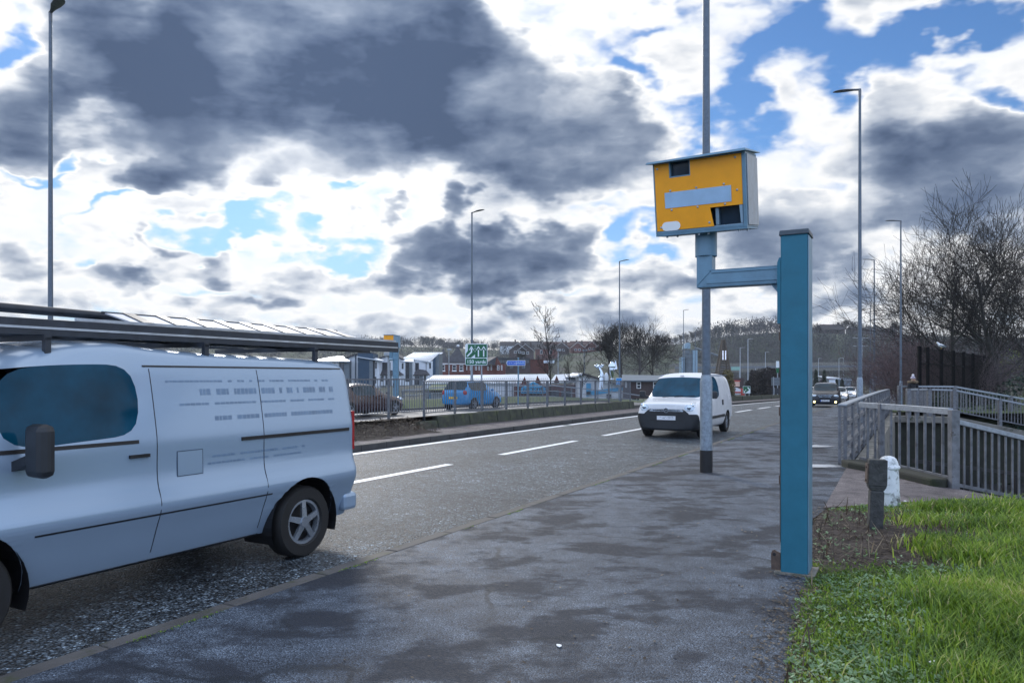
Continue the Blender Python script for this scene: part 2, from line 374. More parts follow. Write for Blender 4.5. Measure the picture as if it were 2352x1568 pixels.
M_blue = mat('column_blue', (.028, .155, .232), .42, var=.06, scale=6, bump=.06, bscale=160, spec=.25, dirt=((.02, .085, .13), 4, .66))
M_bluegrey = mat('blue_grey_paint', (.13, .245, .34), .42, .1, var=.10, scale=7, bump=.06, bscale=120)
M_box = mat('pale_blue_grey_sheet', (.24, .35, .44), .40, .25, var=.08, scale=9, bump=.2, bscale=140)
M_yellow = mat('yellow_panel', (.98, .385, .003), .42, var=.05, scale=5, bump=.12, bscale=180, dirt=((.72, .33, .02), 9, .70))
M_reflex = mat('reflective_strip', (.36, .53, .72), .35, .2, var=.05, scale=8)
M_lens = mat('dark_glass', (.012, .03, .055), .12, var=.1, scale=9)
M_sticker = mat('white_sticker', (.86, .88, .9), .4, var=.02)
M_rivet = mat('rivet_steel', (.42, .48, .55), .35, .6, var=.15, scale=60)
M_capgrey = mat('dark_cap', (.045, .065, .085), .5, var=.2, scale=12)
M_matblack = mat('matt_black_steel', (.006, .006, .007), .9, var=.2, scale=10, spec=.1)
M_rust = mat('rusty_edge', (.10, .07, .055), .8, var=.3, scale=20)
M_vanwhite = mat('white_van_paint', (.74, .79, .86), .22, var=.03, scale=1.5, coat=.5)
M_vanshade = mat('shade_tinted_white_paint', (.32, .425, .56), .22, .30, var=0, coat=.15)  # white van's cool, dim shade put into its base colour
M_vanseam = mat('van_seam', (.05, .08, .12), .5, var=0)
M_white2 = mat('white_car_paint', (.80, .81, .83), .22, var=.02, coat=.5)
M_vanglass = mat('tinted_glass', (.004, .055, .10), .06, var=.25, scale=2.0, spec=.2)
M_glass = mat('car_glass', (.010, .03, .045), .05, var=.3, scale=1.8, spec=.3)
M_blackplas = mat('black_bumper', (.016, .019, .024), .45, var=.15, scale=8)
M_rim = mat('alloy', (.42, .47, .54), .3, .75, var=.1)
M_chrome = mat('chrome', (.62, .70, .80), .12, 1.0, var=.05)
M_lampglass = mat('headlamp_glass', (.50, .58, .66), .08, .35, var=.25, scale=14, coat=.6)
M_lit = mat('lit_foglamp', (.9, .8, .4), .3, var=0, emit=((1.0, .80, .30), 5.0))
M_lit2 = mat('lit_headlamp', (.9, .85, .7), .3, var=0, emit=((1.0, .82, .62), 4.0))
M_red = mat('red_lens', (.35, .012, .015), .25, var=.1)
M_darkred = mat('dark_red_paint', (.030, .008, .014), .22, var=.05, coat=.5)
M_carblue = mat('bright_blue_paint', (.012, .22, .50), .22, var=.04, coat=.5)
M_carblack = mat('black_car_paint', (.010, .013, .022), .18, var=0, coat=.1, spec=.4)
M_carsilver = mat('silver_car_paint', (.42, .44, .47), .28, .5, var=.05, coat=.4)
M_plate = mat('white_plate', (.72, .74, .78), .4, var=.03)
M_plateyel = mat('yellow_plate', (.75, .48, .03), .4, var=.03)
M_plateblue = mat('plate_blue', (.02, .12, .5), .4, var=.03)
M_ink = mat('black_ink', (.012, .012, .015), .5, var=0)
M_smudge = mat('smudged_ink', (.30, .33, .38), .5, var=.3, scale=30)
M_grime = mat('faded_lettering', (.15, .23, .34), .35, var=.12, scale=6)
M_ladder = mat('ladder_aluminium', (.46, .50, .56), .35, .8, var=.15, scale=6)
M_ladderdark = mat('dark_rack', (.035, .042, .055), .45, .2, var=.2, scale=8)
M_green = mat('sign_green', (.002, .115, .045), .38, var=.04)
M_signwhite = mat('sign_white', (.74, .80, .84), .38, var=.03)
M_signblue = mat('sign_blue', (.005, .10, .55), .38, var=.04)
M_board = mat('pale_grey_board', (.42, .45, .50), .6, var=.1)
M_signback = mat('grey_sign_back', (.16, .19, .22), .5, .2, var=.12, scale=3)
M_render = mat('white_render', (.68, .72, .78), .8, var=.05, scale=.6, dirt=((.5, .53, .57), .5, .6))
M_clad = mat('blue_slate_cladding', (.028, .062, .11), .7, var=.12, scale=2)
M_greywall = mat('grey_cladding', (.14, .17, .20), .7, var=.1, scale=1.2)
M_slate = mat('slate_roof', (.055, .055, .065), .75, var=.2, scale=1.4)
M_zinc = mat('pale_metal_roof', (.60, .66, .74), .42, .35, var=.06, scale=.8)
M_seam = mat('roof_seam', (.26, .30, .36), .5, .3, var=.1)
M_win = mat('window_glass', (.02, .03, .045), .08, var=.3, scale=.8, coat=.5)
M_frame = mat('window_frame', (.75, .77, .8), .5, var=.03)
M_darkframe = mat('dark_frame', (.03, .035, .045), .5, var=.1)
M_skyblue = mat('turquoise_sign', (.02, .36, .68), .45, var=.05)
M_redbrown = mat('red_brown_cladding', (.10, .028, .022), .8, var=.15, scale=2)
M_wood = mat('weathered_wood', (.10, .085, .07), .85, var=.3, scale=6)
M_concrete = mat('concrete', (.19, .18, .16), .85, var=.22, scale=2.2, bump=.5, bscale=30, dirt=((.06, .065, .04), 2.5, .52))
M_concdark = mat('mossy_shaded_concrete', (.022, .024, .018), .9, var=.35, scale=3, bump=.6, bscale=30, dirt=((.018, .024, .010), 4, .52))  # darkened so the pit wall carries its shade in the colour
M_wallgreen = mat('mossy_wall_block', (.050, .055, .042), .9, var=.3, scale=2.5, bump=.7, bscale=25, dirt=((.075, .085, .045), 4, .5))
M_shaft = mat('deep_shade_concrete', (.007, .008, .008), .95, var=.3, scale=1.2)  # shade of the pit put into a near-black base colour
M_postwhite = mat('flaking_white_paint', (.72, .75, .78), .6, var=.06, scale=12, bump=.6, bscale=35, dirt=((.10, .105, .085), 7, .49))
M_postgrey = mat('lichened_concrete', (.058, .060, .060), .9, var=.35, scale=14, bump=.9, bscale=45, dirt=((.12, .12, .105), 22, .60))
M_bark = mat('bark', (.036, .034, .030), .9, var=.3, scale=6, dirt=((.05, .058, .03), 3, .55))
M_twig = mat('twigs', (.020, .017, .016), .9, var=.25, scale=2)
M_barkfar = mat('far_bark', (.060, .054, .052), .95, var=.2, scale=.6)
M_twigred = mat('reddish_twigs', (.12, .080, .080), .95, var=.3, scale=1)
M_wood1 = mat('woodland', (.070, .066, .060), .95, var=.40, scale=.05)
M_ever = mat('evergreen', (.018, .032, .018), .9, var=.4, scale=.5)
M_leafyel = mat('yellow_green_leaves', (.17, .22, .03), .8, var=.35, scale=1.5)
M_ivy = mat('ivy', (.014, .034, .022), .65, var=.4, scale=3, spec=.4)
M_willow = mat('willow_twigs', (.135, .110, .045), .9, var=.3, scale=.6)
M_brick = None
def brickmat(name, c1, c2, mortar, sc):
    m, gg, b = newmat(name); co = gg.n('ShaderNodeTexCoord').outputs['Object']
    r = gg.n('ShaderNodeVectorRotate', rotation_type='X_AXIS'); gg.put(r.inputs['Vector'], co); r.inputs['Angle'].default_value = -PI/2
    t = gg.n('ShaderNodeTexBrick'); gg.put(t.inputs['Vector'], r.outputs[0]); t.inputs['Scale'].default_value = sc
    for i, c in ((1, c1), (2, c2), (3, mortar)): t.inputs[i].default_value = (*c, 1)
    t.inputs['Mortar Size'].default_value = .015
    gg.put(b.inputs['Base Color'], gg.mix(1.0, t.outputs[0], gg.ramp(gg.noise(co, .5, 4), [(.3, (.75, .75, .75)), (.7, (1.2, 1.2, 1.2))]), blend='MULTIPLY'))
    b.inputs['Roughness'].default_value = .9; return m
M_brick = brickmat('red_brick', (.17, .045, .035), (.13, .04, .035), (.16, .12, .11), 4.0)
M_brickdark = brickmat('dark_brick', (.075, .050, .050), (.06, .042, .044), (.08, .07, .07), 4.0)
M_grass = None
def grassmat(name, cols, rough=.6):
    m, gg, b = newmat(name)
    oi = gg.n('ShaderNodeAttribute'); oi.attribute_name = 'shade'
    gg.put(b.inputs['Base Color'], gg.ramp(oi.outputs['Fac'], cols)); b.inputs['Roughness'].default_value = rough
    b.inputs['Subsurface Weight'].default_value = 0
    tr = gg.n('ShaderNodeBsdfTranslucent'); gg.put(tr.inputs[0], gg.ramp(oi.outputs['Fac'], [(p, tuple(min(1, x*1.5) for x in c)) for p, c in cols]))
    mx = gg.n('ShaderNodeMixShader'); mx.inputs[0].default_value = .35
    o = [n for n in m.node_tree.nodes if n.type == 'OUTPUT_MATERIAL'][0]
    m.node_tree.links.new(b.outputs[0], mx.inputs[1]); m.node_tree.links.new(tr.outputs[0], mx.inputs[2]); m.node_tree.links.new(mx.outputs[0], o.inputs[0])
    return m
M_grass = grassmat('grass_blades', [(0, (.040, .085, .012)), (.35, (.115, .205, .022)), (.7, (.24, .36, .035)), (.86, (.34, .39, .07)), (1, (.50, .46, .22))])
M_weed = grassmat('weed_leaves', [(0, (.09, .17, .075)), (.6, (.22, .34, .18)), (1, (.38, .50, .31))])
M_straw = grassmat('dead_stems', [(0, (.035, .025, .02)), (.7, (.08, .06, .045)), (1, (.22, .18, .13))])
# ------------------------------------------------------------------ land, roads, footways
def interp(t, x):
    if x <= t[0][0]: return t[0][1]
    for (a, b), (c, d) in zip(t, t[1:]):
        if x <= c: return b+(d-b)*(x-a)/(c-a)
    return t[-1][1]
SKYL = [(-3000, 812), (-600, 802), (0, 797), (780, 796), (900, 798), (1050, 801), (1180, 806), (1350, 806), (1450, 800), (1560, 792), (1640, 777), (1720, 770), (1790, 766), (1900, 768), (2060, 772), (2352, 775), (4000, 800)]
CREST = [(0, 620), (1150, 600), (1450, 520), (1600, 470), (4000, 470)]
FOOT = [(0, 240), (1150, 240), (1400, 235), (1560, 300), (1650, 330), (4000, 330)]
def sm(t): t = max(0.0, min(1.0, t)); return t*t*(3-2*t)
def base_z(X, Y):
    q, p = QP(X, Y); z = -min(drop(max(q, -50)), 3.2)
    if p < -13.4: z -= odrop(q)
    z -= 1.2*sm((-p-29)/14)
    return z
def odrop(q): return min(2.3, .026*max(0.0, q-52))       # the other carriageway falls away faster
def hill_z(X, Y):
    z = base_z(X, Y)
    if Y < 60: return z
    xa = XC+FPX*X/Y; d1 = interp(CREST, xa); d0 = interp(FOOT, xa)
    zc = CH+(YH-interp(SKYL, xa))*d1/FPX
    t = (Y-d0)/(d1-d0)
    if t <= 0: return z
    z = z+(zc-z)*sm(t)**.9
    if Y > d1: z -= (Y-d1)*.05
    return z+mnoise.noise(Vector((X*.012, Y*.012, 0)))*1.6*sm(t)
def in_pit(X, Y, d=0.0):
    q, p = QP(X, Y)
    if p < -1.0-d or q < 13.0-d or q > 40+d: return False
    if X < 6.4-d: return False
    if Y < 10.75+(X-6.4)*.38-d: return False
    return Y < 33.2+d
def lines(a, b, n): return [a+(b-a)*i/n for i in range(n+1)]
ground = MB()
xs = sorted(set([round(x, 2) for x in lines(-1300, -300, 14)+lines(-300, -60, 40)+lines(-60, 60, 80)+lines(60, 420, 80)+lines(420, 1300, 14)]))
ys = sorted(set([round(y, 2) for y in lines(-60, 0, 8)+lines(0, 60, 40)+lines(60, 260, 40)+lines(260, 700, 60)+lines(700, 1000, 4)]))
def gz(X, Y):
    if in_pit(X, Y, 2.2): return -3.4
    z = hill_z(X, Y); q, p = QP(X, Y)
    if Y < 230: z -= .30
    return z
vs = [(X, Y, gz(X, Y)) for Y in ys for X in xs]; n = len(xs)
ground.add(vs, [(j*n+i, j*n+i+1, (j+1)*n+i+1, (j+1)*n+i) for j in range(len(ys)-1) for i in range(n-1)])
struct(ground.build('ground', M_land, smooth=True))
QS = [-14+2.0*i for i in range(40)]+[66+6.0*i for i in range(60)]
def strip(mb, prof, qs=QS):                            # prof: list of (p, z) across the road
    vs = []; n = len(prof)
    for q in qs:
        for p, z in prof: vs.append(RW(q, p, z))
    return mb.add(vs, [(j*n+i, j*n+i+1, (j+1)*n+i+1, (j+1)*n+i) for j in range(len(qs)-1) for i in range(n-1)])
def st(name, prof, m, qs=QS): return struct(strip(MB(), prof, qs).build(name, m))
st('road', [(-11.16, -.10), (-7.7, -.07), (-4.30, -.10)], M_road)
def kerbline(name, p0, p1, z0, z1, m, qs, seg=.92):
    mb = MB(); q = qs[0]; k = 0
    while q < qs[1]:
        e = q+(seg if q < 40 else 6)
        j = RND.uniform(-.006, .006)
        a, b, c, d = RW(q, p0+j, z0), RW(q, p1+j, z0), RW(e-.012, p1+j, z0), RW(e-.012, p0+j, z0)
        up = Vector((0, 0, z1-z0+RND.uniform(-.004, .004)))
        mb.hexa([a, b, c, d], [x+up for x in (a, b, c, d)]); q = e
    return struct(mb.build(name, m, bevel=.012))
kerbline('kerb', -4.31, -4.17, -.25, .004, M_kerb, (-12, 300))
kerbline('median_kerb', -11.32, -11.16, -.25, .045, M_kerbdark, (-6, 240))
def pave_edge(q):
    if q > 14.6: return -1.02
    return interp([(-14, -.45), (3.4, -.55), (5.8, -.72), (6.8, -.75), (8.4, -1.05), (9.9, -.93), (12.5, -.85), (14.6, -1.02)], q)
mb = MB(); qs = lines(-14, 14.6, 30)+lines(15, 66, 28)+lines(72, 330, 40); vs = []
for q in qs:
    pe = pave_edge(q)
    for t in (0, .33, .66, 1): vs.append(RW(q, -4.17+(pe+4.17)*t, 0.0))
mb.add(vs, [(j*4+i, j*4+i+1, (j+1)*4+i+1, (j+1)*4+i) for j in range(len(qs)-1) for i in range(3)])
struct(mb.build('footway', M_pave))
st('median_footway', [(-12.9, .035), (-11.32, .03)], M_path, QS)
RW_ = RW
def RWO(q, p, z=0.0): v = RW_(q, p, z); v.z -= odrop(q); return v
RW = RWO
st('opposite_road', [(-22.2, -.04), (-18.2, -.01), (-14.3, -.04)], M_road2)
kerbline('opposite_kerb', -22.36, -22.2, -.25, .07, M_kerbdark, (-10, 220), 3)
kerbline('opposite_median_kerb', -14.3, -14.16, -.25, .09, M_kerb, (-10, 220), 3)
RW = RW_
# markings on the road, 4 mm proud
ml = MB()
def mark(q0, q1, p, w, z=-.064):
    n = max(1, int((q1-q0)/1.0)); qq = lines(q0, q1, n)
    crown = lambda pp: -.10+.03*(1-abs(pp+7.7)/3.45)+.005
    strip(ml, [(p-w/2, crown(p-w/2)), (p+w/2, crown(p+w/2))], qq)
for k in range(-2, 40): mark(7.9+6*k, 11.9+6*k, -7.82, .19)
q = -8.0
while q < 200:
    L = 9+RND.random()*9 if q < 40 else 30
    mark(q, q+L-(.35 if q < 40 else 0), -10.86, .24); q += L
mark(60, 200, -4.75, .12)
struct(ml.build('road_markings', M_line))
RW = RWO
ml = MB()
for k in range(-2, 30): strip(ml, [(-18.28, -.005), (-18.14, -.005)], lines(8+6*k, 12+6*k, 3))
for pp in (-14.65, -21.9): strip(ml, [(pp-.06, -.03), (pp+.06, -.03)], lines(-10, 200, 60))
struct(ml.build('opposite_road_markings', M_line)); RW = RW_
# planted bed on the median, higher than the road
def noisy_strip(name, prof, m, qs, amp, sub=5):
    pr = []
    for (a, za), (b, zb) in zip(prof, prof[1:]):
        for i in range(sub): t = i/sub; pr.append((a+(b-a)*t, za+(zb-za)*t))
    pr.append(prof[-1]); vs = []; n = len(pr)
    for q in qs:
        for p, z in pr: vs.append(RW(q, p, z+amp*(mnoise.noise(Vector((q*1.3, p*1.7, 3)))+.5*mnoise.noise(Vector((q*4, p*4, 9))))))
    mb = MB().add(vs, [(j*n+i, j*n+i+1, (j+1)*n+i+1, (j+1)*n+i) for j in range(len(qs)-1) for i in range(n-1)])
    return struct(mb.build(name, m, smooth=True))
noisy_strip('median_soil', [(-14.16, .10), (-13.7, .36), (-13.02, .40)], M_soil, lines(10, 38.2, 90), .035)
noisy_strip('median_end_soil', [(-13.25, .36), (-12.8, .20), (-12.1, .05), (-11.8, .02)], M_soil, lines(9.0, 17.6, 40), .06)
RW = RWO
noisy_strip('far_verge', [(-31, -.6), (-27, .30), (-24.5, .32), (-22.36, .07)], M_turf, lines(-6, 150, 100), .05)
RW = RW_
noisy_strip('right_verge', [(-1.0, .02), (3.5, .05), (9, .2), (30, .5)], M_turf, lines(40.5, 150, 60), .05)
# grass verge beside the eye
XL = [(0, .25), (3.2, 1.13), (3.87, 1.42), (5.08, 1.91), (6.1, 2.46), (7.6, 3.1), (9.07, 3.86), (9.35, 4.6), (9.6, 5.4), (9.8, 6.6), (10.3, 9.0), (11.4, 13)]
def verge_z(X, Y):
    d = max(0, X-interp(XL, Y)); e = min(1, d/.5)
    rise = .035*min(d, 3)
    fall = .16*max(0, X-6.0)*sm((Y-8.2)/1.5)
    return -.012+e*(.03+rise+.035*mnoise.noise(Vector((X*1.1, Y*1.1, 0)))+.015*mnoise.noise(Vector((X*4, Y*4, 0))))-fall
mb = MB(); rows = lines(0, 9.0, 60)+lines(9.07, 11.4, 24); nx = 44; vs = []
for Y in rows:
    xl = interp(XL, Y)
    for i in range(nx+1):
        t = (i/nx)**1.6; X = xl-.06+(13.5-xl)*t; vs.append((X, Y, verge_z(X, Y)))
mb.add(vs, [(j*(nx+1)+i, j*(nx+1)+i+1, (j+1)*(nx+1)+i+1, (j+1)*(nx+1)+i) for j in range(len(rows)-1) for i in range(nx)])
SOIL_C = (3.75, 7.7)
def soilness(X, Y):
    r = math.hypot((X-3.45)/1.55, (Y-7.55)/1.8)+.30*mnoise.noise(Vector((X*1.2, Y*1.2, 5)))
    edge = max(0, 1-(X-interp(XL, Y))/.28)
    return max(1-sm((r-.6)/.5), .75*edge*(.6+.8*mnoise.noise(Vector((X*3, Y*3, 8)))))
vo = mb.build('grass_verge', None, smooth=True); struct(vo)
at = vo.data.attributes.new('soil', 'FLOAT', 'POINT')
at.data.foreach_set('value', [soilness(v.co.x, v.co.y) for v in vo.data.vertices])
m, gg, b = newmat('verge_turf'); co = gg.n('ShaderNodeTexCoord').outputs['Object']
a_ = gg.n('ShaderNodeAttribute'); a_.attribute_name = 'soil'
tf = gg.ramp(gg.noise(co, 9, 6, .65), [(.3, (.028, .050, .012)), (.55, (.06, .095, .024)), (.8, (.12, .14, .05))])
so = gg.ramp(gg.noise(co, 14, 6, .7), [(.3, (.030, .022, .020)), (.6, (.065, .050, .045)), (.8, (.15, .125, .105))])
gg.put(b.inputs['Base Color'], gg.mix(gg.mr(gg.m('ADD', a_.outputs['Fac'], gg.m('MULTIPLY_ADD', gg.noise(co, 6, 5), .8, -.4)), .35, .6), tf, so)); b.inputs['Roughness'].default_value = .95
bn = gg.n('ShaderNodeBump'); bn.inputs['Distance'].default_value = .02; gg.put(bn.inputs['Height'], gg.noise(co, 40, 5, .65)); m.node_tree.links.new(bn.outputs[0], b.inputs['Normal'])
vo.data.materials.append(m)
# side path that slopes down to the subway
low = [(3.80, 9.02), (4.5, 9.28), (5.3, 9.52), (6.5, 9.7), (9, 10.2), (13.4, 11.35)]
upp = [(5.9, 13.05), (6.08, 12.0), (6.22, 10.95), (6.45, 10.66), (8.6, 11.5), (13.4, 13.3)]
vs = []; K = 6
for (a, b_), (c, d) in zip(low, upp):
    for i in range(K+1):
        t = i/K; X = a+(c-a)*t; Y = b_+(d-b_)*t; vs.append((X, Y, .004-.205*max(0, X-6.35)))
struct(MB().add(vs, [(j*(K+1)+i, j*(K+1)+i+1, (j+1)*(K+1)+i+1, (j+1)*(K+1)+i) for j in range(5) for i in range(K)]).build('path', M_path))

# pale patches that paint sun glare on the footway, thinning out at their rims
mw_, gg, b = newmat('painted_glare'); b.inputs['Base Color'].default_value = (.55, .57, .60, 1); b.inputs['Roughness'].default_value = .33; b.inputs['Specular IOR Level'].default_value = 1.0
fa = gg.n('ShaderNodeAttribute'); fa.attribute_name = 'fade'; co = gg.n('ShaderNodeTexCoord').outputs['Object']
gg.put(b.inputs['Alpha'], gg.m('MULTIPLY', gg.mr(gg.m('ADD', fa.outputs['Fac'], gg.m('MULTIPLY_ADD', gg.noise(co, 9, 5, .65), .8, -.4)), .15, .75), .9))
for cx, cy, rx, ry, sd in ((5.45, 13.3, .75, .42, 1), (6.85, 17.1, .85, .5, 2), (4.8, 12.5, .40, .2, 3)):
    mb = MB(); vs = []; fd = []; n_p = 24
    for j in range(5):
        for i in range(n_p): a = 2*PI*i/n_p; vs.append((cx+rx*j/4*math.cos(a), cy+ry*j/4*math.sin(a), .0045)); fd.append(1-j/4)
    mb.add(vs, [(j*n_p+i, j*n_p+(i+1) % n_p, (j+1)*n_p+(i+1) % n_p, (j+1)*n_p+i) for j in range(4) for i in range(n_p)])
    o = struct(mb.build('glare_patch', mw_, recalc=False)); o.data.attributes.new('fade', 'FLOAT', 'POINT').data.foreach_set('value', fd)
# ------------------------------------------------------------------ speed camera
def make_speed_camera():
    t = thing('speed_camera', 'yellow fronted speed camera box on bent arm beside tall blue column on the footway', 'speed camera', (2.345, 6.11, 0), -TH)
    A = -.74; Wd = .775; zt, zb = 3.465, 2.90; yf = -.20; yb = .29
    m = MB(); m.box(-.104, .105, -.13, .13, -.05, 2.755); m.build('column', M_blue, t, bevel=.014)
    m = MB(); m.box(.1055, .1115, -.122, .122, .02, 2.74); m.build('column_edge', M_bluegrey, t)
    m = MB(); m.hexa([(-.115, -.142, 2.750), (.118, -.142, 2.750), (.118, .142, 2.750), (-.115, .142, 2.750)], [(-.110, -.136, 2.792), (.113, -.136, 2.792), (.113, .136, 2.792), (-.110, .136, 2.792)]); m.build('cap', M_capgrey, t, bevel=.006)
    m = MB(); m.prism([(-.104, 2.035), (-.130, 2.035), (-.130, 2.535), (-.115, 2.575), (-.104, 2.575)], -.12, .12); m.build('hinge_cover', M_blue, t)
    m = MB(); m.box(-.110, -.1045, -.118, .118, .25, 2.03); m.build('door_edge', M_rust, t)
    for z in (.72, 1.28, 1.9):
        m = MB(); m.cyl((-.113, -.09, z), (-.113, -.09, z+.07), .009, n=8); m.build('hinge', M_rust, t)
    m = MB(); m.prism([(-.104, .02), (-.175, .02), (-.178, .15), (-.168, .175), (-.150, .182), (-.130, .17), (-.104, .16)], -.125, -.110); o = m.build('base_lug', M_rust, t)
    k = MB(); k.cyl((-.152, -.127, .145), (-.152, -.1255, .145), .014, n=12); k.build('lug_hole', M_black, o)
    m = MB(); m.box(-.15, .16, -.16, .16, -.03, .012); m.build('base_plate', M_concrete, t)
    # arm of folded sheet with ridges, mitred into the upright
    prof = [(-.068, 2.378), (.068, 2.378), (.068, 2.515), (-.068, 2.515)]
    m = MB(); m.hexa([(-.128, -.066, 2.380), (A-.066, -.066, 2.380), (A-.066, .066, 2.380), (-.128, .066, 2.380)], [(-.128, -.066, 2.515), (A+.066, -.066, 2.515), (A+.066, .066, 2.515), (-.128, .066, 2.515)])
    m.box(-.128, A+.02, -.074, -.064, 2.400, 2.423); m.box(-.128, A+.06, -.074, -.064, 2.490, 2.513); m.box(-.128, A+.04, -.072, .072, 2.514, 2.520)
    m.box(-.1285, A-.066, -.070, .070, 2.372, 2.3795)
    m.build('arm', M_bluegrey, t, bevel=.005)
    m = MB(); m.prism([(A-.067, 2.378), (A+.067, 2.516), (A+.067, 2.68), (A-.067, 2.68)], -.0675, .0675)
    m.build('upright', M_bluegrey, t, bevel=.008)
    m = MB(); m.cyl((A, 0, 2.645), (A, 0, 2.90), .093, n=32); o = m.build('sleeve', M_bluegrey, t, smooth=False, bevel=.004)
    m = MB(); m.prism([(-.129, 2.376), (-.200, 2.376), (-.129, 2.285)], -.02, .02); o = m.build('gusset', M_bluegrey, t)
    # housing: back, floor, ceiling and side sheets
    L, R = A-Wd/2, A+Wd/2; before = set(t.children)
    m = MB()
    m.box(L, R, yb-.012, yb, 2.865, 3.49); m.box(L, R, yf, yb-.012, 2.855, 2.872); m.box(L, R, yf+.02, yb-.012, 3.478, 3.492)
    m.box(L, L+.012, yf, yb-.012, 2.872, 3.478); m.box(R-.028, R, yf-.004, yb-.012, 2.872, 3.478)
    m.box(L+.012, R-.028, yf, yf+.012, 2.872, zb-.004); m.box(L+.012, R-.028, yf, yf+.012, zt, 3.478)
    m.build('housing', M_bluegrey, t, bevel=.003)
    m = MB(); m.box(R, R+.010, yf+.035, yb-.01, 2.885, 3.462); m.build('side_panel', M_galv, t, bevel=.004)
    m = MB(); m.box(L-.010, L, yf+.035, yb-.01, 2.885, 3.462); m.build('side_panel', M_galv, t, bevel=.004)
    for x, y in ((-.30, -.16), (-.22, -.12), (-.02, -.17), (.05, -.13), (.31, -.16), (.36, -.05)):
        m = MB(); m.cyl((A+x, y, 2.838), (A+x, y, 2.856), .009, n=8); m.build('bolt', M_rivet, t)
    def F(zx, zy):
        x = L+.006+(zx-278)/1345*(Wd-.03)
        yt = 292-(zx-285)*.065; ybm = 1297-(zx-285)*.050
        return x, zt-(zy-yt)/(ybm-yt)*(zt-zb)
    lw = [F(520, 275)[0], F(848, 275)[0], F(520, 502)[1]]
    fl = [F(1128, 975)[0], F(1178, 1250)[0], F(1128, 975)[1], F(1600, 940)[0]]
    xl, xr = L+.013, R-.030
    poly = [(xl, zb), (fl[1], zb), (fl[1]-.004, zb+.02), (fl[0], fl[2]), (xr, fl[2]+.004), (xr, zt), (lw[1], zt), (lw[1], lw[2]), (lw[0], lw[2]), (lw[0], zt), (xl, zt)]
    # the panel is cut into pieces that stay flat
    m = MB()
    def pc(p): m.prism(p, yf+.001, yf+.007)
    pc([(xl, zb), (fl[1], zb), (fl[0], fl[2]), (fl[0], lw[2]), (xl, lw[2])]); pc([(fl[0], fl[2]), (xr, fl[2]), (xr, lw[2]), (fl[0], lw[2])])
    pc([(xl, lw[2]), (lw[0], lw[2]), (lw[0], zt), (xl, zt)]); pc([(lw[1], lw[2]), (xr, lw[2]), (xr, zt), (lw[1], zt)])
    m.build('front_panel', M_yellow, t)
    m = MB(); m.box(lw[0]-.002, lw[1]+.002, yf+.055, yf+.062, lw[2]-.01, zt); m.build('lens_window', M_lens, t)
    m = MB()
    for a in ((lw[0]-.002, lw[0]+.012), (lw[1]-.008, lw[1]+.001)): m.box(a[0], a[1], yf+.004, yf+.056, lw[2], zt-.002)
    m.box(lw[0]+.012, lw[1]-.008, yf+.004, yf+.056, lw[2]-.001, lw[2]+.012); m.build('lens_frame', M_bluegrey, t)
    m = MB(); m.box(fl[0], xr, yf+.085, yf+.092, zb-.004, fl[2]+.01); m.build('flash_window', M_lens, t)
    m = MB(); m.hexa([(xr-.020, yf+.004, zb+.008), (xr-.003, yf+.004, zb+.008), (xr-.003, yf+.084, zb+.008), (xr-.020, yf+.084, zb+.008)], [(xr-.030, yf+.004, fl[2]-.002), (xr-.003, yf+.004, fl[2]-.002), (xr-.003, yf+.084, fl[2]-.002), (xr-.036, yf+.084, fl[2]-.002)])
    m.box(fl[0]+.035, fl[0]+.062, yf+.04, yf+.084, zb+.01, fl[2]-.005); m.box(fl[1], xr, yf+.010, yf+.084, zb-.004, zb+.004)
    m.build('flash_frame', M_box, t)
    a, b_ = F(437, 720), F(1450, 900); c = F(437, 955)
    m = MB(); m.box(a[0], b_[0], yf-.003, yf, c[1], a[1]); m.build('reflective_strip', M_reflex, t)
    a, b_ = F(372, 1172), F(662, 1290); h = (a[1]-b_[1])/2*1.03; cz = (a[1]+b_[1])/2+.004; pts = []
    for i in range(13): pts.append((b_[0]-h+h*math.sin(PI*i/12), cz+h*math.cos(PI*i/12)))
    for i in range(13): pts.append((a[0]+h-h*math.sin(PI*i/12), cz-h*math.cos(PI*i/12)))
    m = MB(); m.prism(pts, yf-.003, yf); m.build('sticker', M_sticker, t)
    for q in ((338, 358), (1522, 262), (527, 692), (930, 667), (1345, 638), (1535, 735), (536, 980), (940, 954), (1353, 932), (358, 1240), (1110, 1195)):
        x, z = F(*q); m = MB(); m.sphere((x, yf, z), .0098, 10, 6, (1, .7, 1)); m.build('rivet', M_rivet, t, smooth=True)
    # hood that overhangs the front
    hl, hr = L-.030, R+.022
    m = MB(); m.hexa([(hl-.01, yf-.085, 3.464), (hr, yf-.078, 3.474), (hr+.012, yb+.02, 3.503), (hl, yb+.02, 3.503)], [(hl, yf-.075, 3.482), (hr-.008, yf-.068, 3.494), (hr, yb+.015, 3.517), (hl, yb+.015, 3.517)])
    m.build('hood', M_bluegrey, t, bevel=.003)
    tilt = Matrix.Translation((A, 0, 2.872)) @ Matrix.Rotation(math.radians(9.5), 4, 'X') @ Matrix.Translation((-A, 0, -2.872))
    for o in t.children:                                   # the whole box leans forward on its sleeve
        if o not in before: o.data.transform(tilt)
    return t
make_speed_camera()
